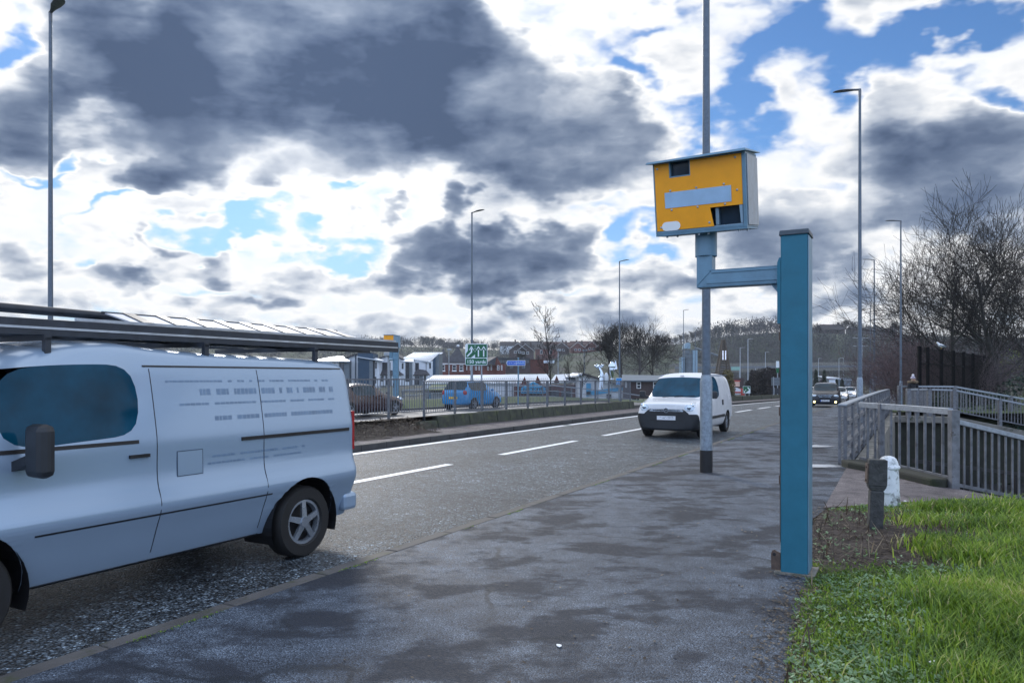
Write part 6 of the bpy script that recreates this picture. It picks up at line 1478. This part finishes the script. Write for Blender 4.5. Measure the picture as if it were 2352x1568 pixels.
# thin twiggy shrubs: many stems from the ground
def shrub(seed, H, n, r=.02, spreadf=.5, lev=3, minr=.007):
    R = random.Random(seed); a = []; w = []
    for i in range(n):
        tr, tw = grow_tree(seed*100+i, H*R.uniform(.6, 1), 1, r*R.uniform(.7, 1.2), lev, (7, 4, 3), lean=(R.gauss(0, spreadf), R.gauss(0, spreadf)), up=.25, first=.15, minr=minr)
        a += tr[:1]; w += tr[1:]+tw
    return a, w
sr = shrub(3, 5.0, 14); M_purp = mat('purplish_twigs', (.11, .085, .092), .95, var=.3, scale=1)
tree('twiggy_shrub', 'reddish brown thicket of thin twigs left of the tall dark fence', V(26.6, 51, -.6), sr, M_twigred, M_twigred, 'thickets behind the railings', 1.15)
for lb, x, Y, s, ro, mm in (('brown thicket behind the person with the bobble hat', 2085, 60, 1.35, 1.0, M_purp), ('brown thicket between the large sign back and the fence', 2062, 74, 1.6, 2.0, M_twigred), ('dim thicket seen through the tall dark fence', 2160, 62, 1.2, 3.0, M_purp), ('low thicket right of the tall dark fence', 2235, 50, .9, .5, M_purp), ('dense thicket at the right edge behind the trunks', 2330, 52, 1.1, 4.0, M_purp)):
    g0 = GP(x, Y); tree('twiggy_shrub', lb, g0+V(0, 0, -.3), sr, mm, mm, 'thickets behind the railings', s, ro)
# leaf clump helper
def leaf_mass(name, m, parent, blobs, n, size, seed, loc=None, flat=.6):
    R = random.Random(seed); mb = MB()
    for i in range(n):
        c, r = R.choice(blobs); 
        while True:
            p = Vector((R.uniform(-1, 1), R.uniform(-1, 1), R.uniform(-1, 1)))
            if .25 < p.length < 1: break
        p = p.normalized()*p.length**.5
        q = Vector(c)+Vector((p.x*r[0], p.y*r[1], p.z*r[2])); s = size*R.uniform(.5, 1.3)
        a = Vector((R.gauss(0, 1), R.gauss(0, 1), R.gauss(0, flat))).normalized(); b_ = a.cross(Vector((R.gauss(0, 1), R.gauss(0, 1), R.gauss(0, 1)))).normalized()
        mb.add([q-a*s, q+b_*s*.45, q+a*s, q-b_*s*.45], [(0, 1, 2, 3)])
    return mb.build(name, m, parent, recalc=False, loc=loc)
t = thing('evergreen_shrub', 'yellow green leafy bush showing behind the trunks at the right edge', 'shrub', V(38.0, 57.5, -.5)); leaf_mass('foliage', M_leafyel, t, [((0, 0, 2.2), (1.6, 1, 1.2)), ((1.2, 0, 3.4), (1.2, 1, 1.0)), ((-1.0, 0, 1.2), (.9, .8, .8)), ((2.6, 0, 1.4), (1.0, .8, 1.2))], 1500, .10, 5)
m = MB(); m.tube([(0, 0, -.5), (.2, 0, 2)], [.12, .05], 6); m.build('trunk', M_bark, t)
o = leaf_mass('ivy', M_ivy, None, [((21.5, 33.9, -1.2), (2.5, .5, .7)), ((24.5, 34.0, -1.4), (2.2, .6, 1.2)), ((27.0, 34.2, -1.0), (2.4, .8, 1.8)), ((23.5, 38.0, .3), (2.4, 1.2, .6)), ((26.5, 37.5, .6), (2.0, 1.0, 1.3)), ((28.0, 36.8, .2), (2.0, .8, 1.5))], 5200, .11, 9); stuff(o, 'dark green ivy spreading under and behind the sloping railings', 'ivy')
o = leaf_mass('ivy', M_ivy, None, [((10.5, 14.6, -1.6), (2.6, .5, 1.2)), ((13, 16.0, -1.9), (2.4, .6, 1.2)), ((9.0, 15.5, -1.8), (1.5, .6, 1.0))], 2600, .075, 19); stuff(o, 'dark ivy on the walls of the subway pit', 'ivy')
# ------------------------------------------------------------------ trees across the road
sap = grow_tree(5, 9.5, .75, .062, 3, (30, 6, 4), up=.35, first=.22, wig=.07, minr=.011, ratio=(.22, .36), ang=(30, 60))
def at_px(x, yb, Y): return PT(x, yb, Y)
tree('sapling', 'tall slender bare sapling standing against the sky right of the blue direction sign', GP(1265, 66)+V(0, 0, .1), sap, M_twig, M_twig, 'bare saplings on the far verge', 1.05)
tree('sapling', 'shorter bare sapling next to the tall slender one', GP(1307, 66)+V(0, 0, .1), sap, M_twig, M_twig, 'bare saplings on the far verge', .55, 1.0)
tree('sapling', 'thin bare sapling in front of the white gabled hall', GP(1336, 68)+V(0, 0, .1), sap, M_twig, M_twig, 'bare saplings on the far verge', .62, 2.2)
fan = grow_tree(8, 13, 1.15, .30, 4, (11, 7, 5, 4), up=.26, first=.20, wig=.14, minr=.020, ratio=(.50, .78))
fan2 = grow_tree(18, 13, .7, .28, 4, (14, 7, 5, 3), up=.45, first=.22, wig=.10, minr=.024, ratio=(.42, .62), ang=(18, 42))
tree('bare_tree', 'spreading bare tree left of the oncoming van, behind the lamp post with the blue sign', PT(1468, 884, 125), fan, M_barkfar, M_twig, None, .80)
tree('bare_tree', 'second spreading bare tree just right of the lamp post with the blue sign', PT(1428, 886, 135), fan, M_barkfar, M_twig, None, .82, 1.5)
tree('bare_tree', 'tall narrow bare trees clump rising above the others left of the oncoming van', PT(1398, 872, 190), fan2, M_barkfar, M_twig, None, 1.05)
tree('bare_tree', 'bare tree low behind the silver sculptures', PT(1500, 884, 140), fan, M_barkfar, M_twig, None, .72, 3.0)
sk = 'bare trees along the skyline'
far1 = grow_tree(41, 12, 1.1, .35, 3, (12, 8, 6), up=.3, first=.22, wig=.14, minr=.055, ratio=(.50, .72))
far2 = grow_tree(42, 12, .8, .35, 3, (13, 8, 6), up=.4, first=.25, wig=.12, minr=.055, ratio=(.45, .66), ang=(20, 46))
tf = tree('skyline_tree', 'round bare tree on the skyline', V(0, 0, 0), far1, M_barkfar, M_barkfar, sk); tf2 = tree('skyline_tree', 'narrow bare tree on the skyline', V(0, 0, 0), far2, M_barkfar, M_barkfar, sk); first = [True, True]
def sky_tree(x, yt, Y, kind, lab, yb=None):
    X = (x-XC)*Y/FPX; z = hill_z(X, Y)-.4; top = PT(x, yt, Y).z; s = max(.25, (top-z)/12.2)
    src = (tf, tf2)[kind]
    if first[kind]: o = src; first[kind] = False; o['label'] = lab
    else: o = dup(src, label=lab)
    o.location = (X, Y, z); o.rotation_euler.z = RND.uniform(0, 6); o.scale = (s*RND.uniform(.9, 1.15), s, s)
for x, yt, Y, k, lb in ((868, 776, 600, 0, 'round bare tree on the skyline left of the far speed camera'), (880, 775, 605, 1, 'narrow bare tree on the skyline touching the far speed camera box'), (853, 778, 605, 0, 'leftmost bare tree of the skyline group over the ladder'),
    (929, 778, 600, 0, 'bare skyline tree just right of the far speed camera'), (945, 782, 600, 0, 'low bare skyline tree second right of the far speed camera'), (972, 772, 600, 1, 'leftmost of the tall skyline trees over the pale seamed roof'), (983, 773, 602, 1, 'second of the tall skyline trees over the pale seamed roof'), (995, 773, 601, 1, 'third of the tall skyline trees over the pale seamed roof'), (1008, 776, 600, 0, 'rightmost of the tall skyline trees over the pale seamed roof'), (1016, 778, 606, 0, 'bare skyline tree left of the pyramid roof'),
    (1120, 791, 590, 0, 'small skyline tree right of the green sign'), (1136, 789, 590, 0, 'rounder small skyline tree right of the green sign'), (1158, 790, 590, 0, 'skyline tree over the blue direction sign'), (1197, 785, 585, 0, 'dark round skyline tree right of the blue direction sign'), (1240, 786, 580, 0, 'skyline tree left of the tall sapling'), (1255, 785, 582, 0, 'skyline tree behind the tall sapling'), (1298, 786, 575, 0, 'flat topped skyline tree right of the tall sapling'), (1355, 788, 560, 0, 'skyline tree above the red roofed houses'), (1372, 790, 560, 0, 'smaller skyline tree above the red roofed houses')): sky_tree(x, yt, Y, k, lb)
# row of bare trees on the ridge behind the silo and over the wooded hill
k_ = 0
for x in range(1512, 1790, 13):
    yt = interp([(1500, 776), (1560, 768), (1600, 763), (1640, 752), (1680, 746), (1720, 748), (1760, 742), (1800, 738)], x)+RND.uniform(-6, 4); k_ += 1
    sky_tree(x, yt, 465, k_ % 2, 'bare tree in the row along the wooded ridge behind the near lamp post and silo')
for x, yt in ((1872, 742), (1885, 745), (1918, 742), (1932, 740), (1945, 735), (1958, 738), (1992, 746), (2016, 745), (2055, 742), (2066, 738)): sky_tree(x, yt, 466, int(x) % 2, 'bare tree on the crest among the houses right of the blue column')
# woodland on the far hillside: one mass of twiggy crowns
def woodland(name, label, n, xr, yr, seed, hmin, hmax, m, keep=lambda x, Y: True):
    R = random.Random(seed); mb = MB(); c = 0; tries = 0
    while c < n and tries < n*20:
        tries += 1
        x = R.uniform(*xr); Y = R.uniform(*yr); X = (x-XC)*Y/FPX
        if not keep(x, Y): continue
        z = hill_z(X, Y); h = R.uniform(hmin, hmax); w = h*R.uniform(.28, .45); c += 1
        for k in range(64):
            u = R.random()**.4; a = R.uniform(0, 2*PI); e = R.uniform(-.6, 1)
            p = Vector((X+math.cos(a)*w*u*math.cos(e), Y+math.sin(a)*w*u*math.cos(e), z+h*(.52+.46*u*math.sin(e*1.4))))
            s_ = h*R.uniform(.02, .052); a_ = Vector((R.gauss(0, .5), R.gauss(0, .3), 1)).normalized(); b_ = Vector((R.gauss(0, 1), R.gauss(0, .5), R.gauss(0, .25))).normalized()
            mb.add([p-a_*s_*1.3, p+b_*s_*.55, p+a_*s_*1.3, p-b_*s_*.55], [(0, 1, 2, 3)])
        if R.random() < .5: mb.add([(X-.12, Y, z), (X+.12, Y, z), (X+.05, Y, z+h*.6)], [(0, 1, 2)])
    return stuff(mb.build(name, m, recalc=False), label, 'woodland')
mw = newmat('winter_woodland')[0]; gg = G(mw.node_tree); b = [n for n in mw.node_tree.nodes if n.type == 'BSDF_PRINCIPLED'][0]; b.inputs['Roughness'].default_value = .95
co = gg.n('ShaderNodeTexCoord').outputs['Object']
gg.put(b.inputs['Base Color'], gg.ramp(gg.noise(co, .045, 3, .6), [(.30, (.034, .039, .038)), (.48, (.072, .071, .070)), (.62, (.102, .092, .095)), (.75, (.066, .073, .060))]))
woodland('woodland', 'grey brown winter woodland covering the hillside behind the blue column', 1750, (1600, 2750), (325, 462), 3, 6, 12, mw, lambda x, Y: Y < (425 if x > 1850 else 462))
woodland('woodland', 'dark winter woodland on the low ridge behind the white houses', 900, (150, 1170), (380, 610), 4, 5, 9, mw)
woodland('woodland', 'bare hedges and trees among the hillside houses', 420, (1130, 1600), (330, 560), 6, 3, 7, mw, lambda x, Y: not (1290 < x < 1420 and Y < 452))
woodland('woodland', 'dark scrub in front of the factory and the hill foot', 120, (1040, 1560), (232, 300), 7, 3, 6.5, mw, lambda x, Y: not (1130 < x < 1262 and Y > 226) )
woodland('woodland', 'bare trees around the far end of the road below the viaduct', 34, (1900, 2060), (215, 290), 8, 2.5, 5, mw)
# dark dense trees left of the column, the willow and conifers
def dense_tree(label, x, yb, yt, Y, w, m, cat='tree', n=1600, size=.5, name='dense_tree', cone=False, seed=1):
    p = PT(x, yb, Y); g0 = hill_z(p.x, p.y); H = PT(x, yt, Y).z-g0; t = thing(name, label, cat, V(p.x, p.y, g0)); W_ = w*Y/FPX/2
    mb = MB(); mb.tube([(0, 0, -.5), (0, 0, H*.6)], [W_*.10, W_*.04], 6); mb.build('trunk', M_bark, t)
    if cone: bl = [((0, 0, H*(.12+.8*i/6)), (W_*(1-.85*i/6.5), W_*(1-.85*i/6.5), H*.12)) for i in range(7)]
    else:
        R = random.Random(seed); bl = [((R.uniform(-.5, .5)*W_, R.uniform(-.5, .5)*W_, H*R.uniform(.35, .75)), (W_*R.uniform(.4, .65), W_*R.uniform(.4, .65), H*R.uniform(.2, .28))) for i in range(7)]
    leaf_mass('crown', m, t, bl, n, size, seed, flat=1.0); return t
M_darktwig = mat('dark_twig_mass', (.028, .022, .022), .95, var=.4, scale=.8)
dense_tree('large dark round tree mass left of the blue column', 1752, 910, 833, 135, 70, M_darktwig, n=5000, size=.26, seed=2); dense_tree('dark round tree left half of the mass by the blue column', 1732, 910, 845, 140, 40, M_darktwig, n=3000, size=.26, seed=3); dense_tree('dark tree directly left of the blue column edge', 1780, 910, 838, 130, 46, M_darktwig, n=3000, size=.26, seed=4)
dense_tree('yellowish brown willow rising behind the rear of the oncoming van', 1674, 908, 842, 130, 30, M_willow, n=2600, size=.22, seed=5, name='willow_tree')
for lb, x, yt, w in (('tall dark conifer just right of the blue column', 1874, 852, 22), ('dark conifer behind the black car', 1893, 852, 20), ('small dark conifer right of the black car', 1934, 872, 16), ('small dark conifer above the roof of the black car', 1922, 873, 14)): dense_tree(lb, x, 905, yt, 180, w, M_ever, n=1500, size=.30, name='conifer', cone=True, seed=int(x))
dense_tree('purplish bare bush between the conifers beyond the black car', 1892, 905, 862, 200, 26, mat('purple_bush', (.075, .055, .062), .95, var=.3, scale=.6), n=1200, size=.3, name='bush', cat='bush', seed=12)
dense_tree('low dark evergreen bush at the foot of the spreading bare trees', 1455, 888, 862, 122, 26, M_ever, n=1000, size=.2, name='bush', cat='bush', seed=13)
dense_tree('small dark hedge beside the filling station', 1682, 911, 901, 110, 18, M_ever, n=700, size=.14, name='bush', cat='bush', seed=14)
# dead plants on the median end
R = random.Random(77); mb = MB(); sh = []
for i in range(5200):
    q = R.uniform(10, 17.8); p = R.uniform(-13.2, -11.9); 
    if R.random() > 1-.55*abs(p+12.7): continue
    h0 = .36*max(0, min(1, (-p-11.8)/1.3)); a = R.uniform(0, 6.28); L = R.uniform(.03, .13)
    c = RW(q, p, h0+R.uniform(0, .09)); d = V(math.cos(a), math.sin(a), R.uniform(-.2, .9))*L; w_ = V(-math.sin(a), math.cos(a), 0)*.012
    mb.add([c-w_, c+w_, c+d+w_*.4], [(0, 1, 2)]); s_ = R.random()*.62; sh += [s_]*3
o = mb.build('dead_planting', M_straw, recalc=False); stuff(o, 'heap of dead brown plants at the end of the median bed', 'dead plants')
o.data.attributes.new('shade', 'FLOAT', 'POINT').data.foreach_set('value', sh)
# ------------------------------------------------------------------ grass, weeds and dead stems on the verge
def blades(name, label, cat, m, n, gen, seed):
    R = random.Random(seed); mb = MB(); sh = []
    for i in range(n):
        r = gen(R)
        if not r: continue
        vs, fs, s_ = r; mb.add(vs, fs); sh += [s_]*len(vs)
    o = mb.build(name, m, recalc=False); o.data.attributes.new('shade', 'FLOAT', 'POINT').data.foreach_set('value', sh)
    return stuff(o, label, cat)
def spot(R):
    Y = 2.9+(10.3-2.9)*R.random()**1.35; xl = interp(XL, Y); xr = min(13, .72*Y+.4+(2.6 if R.random() < .25 else 0))
    if xr <= xl: return None
    return xl+(xr-xl)*R.random(), Y, xl
TUFTS = [(random.Random(5).uniform(0, 1), 0)]
RT = random.Random(31); TUFTS = []
while len(TUFTS) < 56:
    s_ = spot(RT)
    if s_ and s_[0]-s_[2] > 1.1 and s_[1] < 8.6 and s_[0] < .72*s_[1]+.6: TUFTS.append((s_[0], s_[1], RT.uniform(.10, .28)))
def g_grass(R):
    if R.random() < .26:
        tx, ty, tr = R.choice(TUFTS); X = R.gauss(tx, tr); Y = R.gauss(ty, tr); h = R.uniform(.05, .13)
        if Y < 2.6 or X < interp(XL, Y)+.1: return None
        xl = interp(XL, Y)
    else:
        s_ = spot(R)
        if not s_: return None
        X, Y, xl = s_; far_ = min(1, (X-xl)/2.2); cl = max(0, min(1, .5+1.3*mnoise.noise(V(X*1.5+3, Y*1.5, 6)))); h = R.uniform(.010, .034)*(1 if Y < 7.6 else .6)+far_*cl*R.uniform(.0, .05)*(1 if Y < 7.2 else .15)
        if R.random() < soilness(X, Y)*1.15 or R.random() < .30*(1-cl): return None
    if Y > 9.0+.12*max(0, X-3.8)+.1: return None
    z = verge_z(X, Y); a = R.uniform(0, 6.28); ln = h*R.uniform(.2, 1.1); w = R.uniform(.0022, .0045)*(1+Y*.10)
    d = V(math.cos(a), math.sin(a), 0); s2 = V(-d.y, d.x, 0)*w; b0 = V(X, Y, z-.005)
    n_ = mnoise.noise(V(X*1.6, Y*1.6, 2)); s_ = max(0, min(1, .40+.42*n_+R.gauss(0, .19)+(.45 if R.random() < .09 else 0)))
    return [b0-s2, b0+s2, b0+d*ln*.35+s2*.8+V(0, 0, h*.65), b0+d*ln*.35-s2*.8+V(0, 0, h*.65), b0+d*ln+V(0, 0, h)], [(0, 1, 2, 3), (3, 2, 4)], s_
blades('grass', 'green grass growing on the verge beside the footway', 'grass', M_grass, 150000, g_grass, 101)
def g_weed(R):
    s_ = spot(R)
    if not s_: return None
    X, Y, xl = s_
    if Y > 8.95 or X-xl > 3.2 or R.random() < soilness(X, Y)*.85-.05: return None
    dens = .55+.9*mnoise.noise(V(X*1.3+7, Y*1.3, 0))-.22*(X-xl)
    if R.random() > dens: return None
    z = verge_z(X, Y); vs = []; fs = []; sh = max(0, min(1, .5+.5*mnoise.noise(V(X*2, Y*2, 4))+R.gauss(0, .2)))
    for k in range(R.randint(3, 6)):
        a = R.uniform(0, 6.28); L = R.uniform(.012, .032); d = V(math.cos(a), math.sin(a), R.uniform(.1, .8))*L; s2 = V(-math.sin(a), math.cos(a), 0)*L*.36; c = V(X, Y, z+R.uniform(.004, .03)); o = len(vs)
        vs += [c, c+d*.55+s2, c+d, c+d*.55-s2]; fs.append((o, o+1, o+2, o+3))
    return vs, fs, sh
blades('ground_cover', 'pale green small leaved weeds covering the verge edge', 'weeds', M_weed, 17000, g_weed, 102)
def g_stem(R):
    s_ = spot(R)
    if not s_: return None
    X, Y, xl = s_
    if Y > 9.0: return None
    so = soilness(X, Y)
    if R.random() > so*1.0+.02: return None
    up_ = R.random() < .14; L = R.uniform(.05, .26); a = R.uniform(0, 6.28); d = V(math.cos(a), math.sin(a), R.uniform(.5, 2.0) if up_ else R.uniform(-.05, .22)).normalized()*L; s2 = V(-math.sin(a), math.cos(a), 0)*R.uniform(.0015, .0035)*(1+.1*Y)
    c = V(X, Y, verge_z(X, Y)+.004); m_ = c+d*.5+V(0, 0, R.uniform(-.01, .015))
    return [c-s2, c+s2, m_+s2, m_-s2, c+d], [(0, 1, 2, 3), (3, 2, 4)], max(0, min(1, R.gauss(.45, .38)))
blades('dead_stems', 'dry brown stems and twigs lying on the bare soil', 'dead stems', M_straw, 12000, g_stem, 103)
# small litter and leaves along the footway edge
def g_litter(R):
    Y = R.uniform(3, 9.2); X = interp(XL, Y)+R.gauss(-.03, .10); 
    if R.random() < .12: X = interp(XL, Y)-abs(R.gauss(0, 1.2))
    z = .006 if X < interp(XL, Y) else verge_z(X, Y)+.012; L = R.uniform(.006, .020); a = R.uniform(0, 6.28); d = V(math.cos(a), math.sin(a), R.uniform(-.1, .3))*L; s2 = V(-math.sin(a), math.cos(a), R.uniform(-.2, .4))*L*.5; c = V(X, Y, z)
    return [c-d, c+s2, c+d, c-s2], [(0, 1, 2, 3)], R.choice((.2, .5, .75, .95, 1))
blades('leaf_litter', 'bits of dry leaf scattered along the edge of the verge', 'litter', M_straw, 2600, g_litter, 104)
# moss and grit in the joint of the kerb
def g_moss(R):
    q = R.uniform(1.5, 26); c = RW(q, -4.165+abs(R.gauss(0, .018)), .006); L = R.uniform(.006, .018); a = R.uniform(0, 6.28)
    if mnoise.noise(V(q*1.1, 0, 0)) < .12: return None
    d = V(math.cos(a), math.sin(a), .5)*L; s2 = V(-math.sin(a), math.cos(a), 0)*L*.5
    return [c-s2, c+s2, c+d], [(0, 1, 2)], R.random()*.6
blades('moss', 'green moss and weeds in the joint behind the kerb', 'moss', M_grass, 4200, g_moss, 105)
for lb, x, y, s in (('scrap of white paper in the grass at the bottom right', 3740, 2700, .05), ('small white scrap at the soil beside the white post', 3620, 2030, .035), ('white gum splash near the bottom of the footway', 2235, 2583, .03)):
    xd, yd = x*.5742, y*.5742; Y = 1.6*FPX/(yd-YH); X = (xd-XC)*Y/FPX; z = verge_z(X, Y)+.03 if X > interp(XL, Y) else .004
    mb = MB(); rr = random.Random(int(x)); n = 9; mb.prism([(s*math.cos(2*PI*i/n)*rr.uniform(.6, 1), s*.6*math.sin(2*PI*i/n)*rr.uniform(.6, 1)) for i in range(n)], 0, .003, 'z'); o = mb.build('paper_scrap', M_sticker, loc=(X, Y, z), rotz=rr.random()*3); tag(o, lb, 'litter')
# ------------------------------------------------------------------ the walker, the gull and the tall dark fence
def skin_body(name, verts, edges, radii, m, parent, sub=2):
    me = bpy.data.meshes.new(name); me.from_pydata(verts, edges, []); o = bpy.data.objects.new(name, me); COL.objects.link(o); o.parent = parent
    s = o.modifiers.new('skin', 'SKIN'); s.use_smooth_shade = True; s.branch_smoothing = .5
    if not me.skin_vertices: me.skin_vertices.new()
    for i, r in enumerate(radii): v_ = me.skin_vertices[0].data[i]; v_.radius = r if isinstance(r, tuple) else (r, r); v_.use_root = (i == 0)
    b = o.modifiers.new('sub', 'SUBSURF'); b.levels = sub; b.render_levels = sub
    dg = bpy.context.evaluated_depsgraph_get(); dg.update(); nm = bpy.data.meshes.new_from_object(o.evaluated_get(dg)); o.modifiers.clear(); o.data = nm; nm.materials.append(m); return o
M_coat = mat('black_coat', (.012, .013, .017), .8, var=.2, scale=8); M_skin = mat('skin', (.50, .28, .21), .6, var=.05); M_fur = mat('brown_fur', (.13, .095, .06), .95, var=.4, scale=40); M_hat = mat('knitted_hat', (.42, .38, .45), .9, var=.3, scale=30); M_hair = mat('fair_hair', (.36, .25, .15), .7, var=.3, scale=25); M_bob = mat('bobble', (.75, .72, .72), .95, var=.3, scale=40)
gp = GP(2097, 35.2); t = thing('person', 'person in a black coat with fur collar and bobble hat walking behind the railings', 'person', V(gp.x, gp.y, -.07), 0)
# faces the camera: -y
Vb = [(0, 0, .92), (0, .01, 1.12), (0, 0, 1.30), (0, 0, 1.42), (.09, 0, .86), (.10, -.06, .48), (.10, .02, .09), (.10, -.12, .05), (-.09, 0, .86), (-.10, .06, .48), (-.10, .14, .10), (-.10, .03, .05), (.17, 0, 1.36), (.23, .03, 1.10), (.22, -.05, .86), (-.17, 0, 1.36), (-.23, .0, 1.10), (-.22, -.10, .88)]
Eb = [(0, 1), (1, 2), (2, 3), (0, 4), (4, 5), (5, 6), (6, 7), (0, 8), (8, 9), (9, 10), (10, 11), (2, 12), (12, 13), (13, 14), (2, 15), (15, 16), (16, 17)]
Rb = [(.17, .13), (.16, .12), (.17, .12), (.07, .07), .095, .065, .05, .045, .095, .065, .05, .045, .075, .06, .045, .075, .06, .045]
body = skin_body('body', Vb, Eb, Rb, M_coat, t)
head = skin_body('head', [(0, 0, 1.40), (0, -.005, 1.47), (0, -.015, 1.54), (0, -.01, 1.62)], [(0, 1), (1, 2), (2, 3)], [.05, .062, (.078, .092), (.072, .085)], M_skin, t)
mb = MB(); mb.add([(-.016, -.10, 1.52), (.016, -.10, 1.52), (0, -.125, 1.515), (0, -.10, 1.56)], [(0, 1, 2), (0, 2, 3), (1, 3, 2), (0, 3, 1)]); mb.build('nose', M_skin, head)
for s in (1, -1):
    mb = MB(); mb.sphere((s*.032, -.098, 1.565), .011, 8, 6); mb.build('eye', M_ink, head); mb = MB(); mb.sphere((s*.078, 0, 1.55), .025, 8, 6, (.4, .8, 1.2)); mb.build('ear', M_skin, head)
    h = skin_body('hand', [(s*.22, -.06-.04*(s < 0), .85), (s*.225, -.075-.04*(s < 0), .80)]+[(s*(.205+.012*k), -.095-.04*(s < 0), .745+.008*(k % 2)) for k in range(4)]+[(s*.20, -.10-.04*(s < 0), .80)], [(0, 1), (1, 2), (1, 3), (1, 4), (1, 5), (0, 6)], [.03, .034, .009, .009, .009, .008, .010], M_skin, t, 1)
mb = MB(); mb.box(-.022, .022, -.106, -.098, 1.485, 1.492); mb.build('mouth', M_red, head)
mb = MB(); mb.sphere((0, 0, 1.625), .100, 14, 8, (.95, 1.05, .95)); mb.tube([(.098*math.cos(a*PI/8), .005+.105*math.sin(a*PI/8), 1.605) for a in range(17)], .02, 6, cap=False); hat = mb.build('hat', M_hat, t, smooth=True)
mb = MB(); mb.sphere((0, 0, 1.745), .058, 10, 8); mb.build('bobble', M_bob, hat, smooth=True)
for s in (1, -1): mb = MB(); mb.tube([(s*.07, -.03, 1.56), (s*.085, -.06, 1.46), (s*.07, -.09, 1.38)], [.03, .035, .015], 8); mb.build('hair', M_hair, t, smooth=True)
mb = MB(); mb.tube([(.19*math.cos(a*PI/8), .02+.13*math.sin(a*PI/8), 1.415+.015*math.sin(a*1.3)) for a in range(17)], [.055+.012*(a % 2) for a in range(17)], 8, cap=False); mb.build('fur_collar', M_fur, t, smooth=True)
t = thing('palisade_fence', 'tall dark steel fence of posts and close vertical bars right of the walker', 'fence')
fp = [(2112, 36.0, 795), (2131, 37.0, 797), (2162, 39.2, 801), (2190, 41.6, 805), (2213, 44.0, 808), (2235, 46.6, 811), (2262, 50, 815), (2290, 54, 819)]
W_ = []
for x, Y, yt in fp: p = GP(x, Y); W_.append((p, PT(x, yt, Y).z))
for (p, z), w in zip(W_, (.14, .12, .12, .12, .12, .12, .12, .12)):
    mb = MB(); mb.box(p.x-w/2, p.x+w/2, p.y-w/2, p.y+w/2, p.z-.4, z); mb.build('post', M_matblack, t)
for (a, za), (c, zc) in zip(W_, W_[1:]):
    mb = MB(); n = max(4, int((c-a).length/.16))
    for i in range(1, n):
        f = i/n; q = a.lerp(c, f); zt = za+(zc-za)*f; mb.bar(V(q.x, q.y, q.z), V(q.x, q.y, zt-.06), .014, .014, (0, 1, 0))
    for f in (.26, .97): mb.bar(V(a.x, a.y, za-(za-a.z)*f), V(c.x, c.y, zc-(zc-c.z)*f), .06, .07)
    mb.build('bar_panel', M_matblack, t)
p, z = W_[2]; t = thing('seagull', 'white gull perched on a post of the tall dark fence', 'bird', V(p.x, p.y, z), 2.7)
mb = MB(); mb.tube([(-.22, 0, .10), (-.12, 0, .14), (.0, 0, .17), (.10, 0, .22), (.15, 0, .30), (.19, 0, .335), (.225, 0, .33)], [.012, .055, .085, .075, .045, .042, .018], 12); body = mb.build('body', M_sticker, t, smooth=True)
mb = MB(); mb.tube([(.22, 0, .33), (.275, 0, .318)], [.013, .004], 6); mb.build('beak', M_plateyel, t)
for s in (1, -1):
    mb = MB(); mb.tube([(.08, s*.07, .20), (-.10, s*.065, .15), (-.28, s*.02, .10)], [.03, .04, .006], 8); mb.build('wing', M_greywall, t, smooth=True); mb = MB(); mb.tube([(.0, s*.03, .10), (.01, s*.03, .0)], .007, 5); mb.build('leg', M_plateyel, t)
# ------------------------------------------------------------------ the air over the valley
mh = bpy.data.materials.new('haze_air'); mh.use_nodes = True; n_ = mh.node_tree; n_.nodes.clear(); gh = G(n_)
pv = gh.n('ShaderNodeVolumePrincipled'); pv.inputs['Color'].default_value = (.72, .82, .95, 1); pv.inputs['Density'].default_value = .00022; pv.inputs['Anisotropy'].default_value = .3
oo = gh.n('ShaderNodeOutputMaterial'); n_.links.new(pv.outputs[0], oo.inputs['Volume'])
zs = [v.co.z for v in bpy.data.objects['ground'].data.vertices]
o = MB().box(-1305, 1305, -61, 1005, min(zs)-1.0, max(max(zs)+22, 30)).build('haze', mh); o['kind'] = 'stuff'
S.cycles.volume_bounces = 0
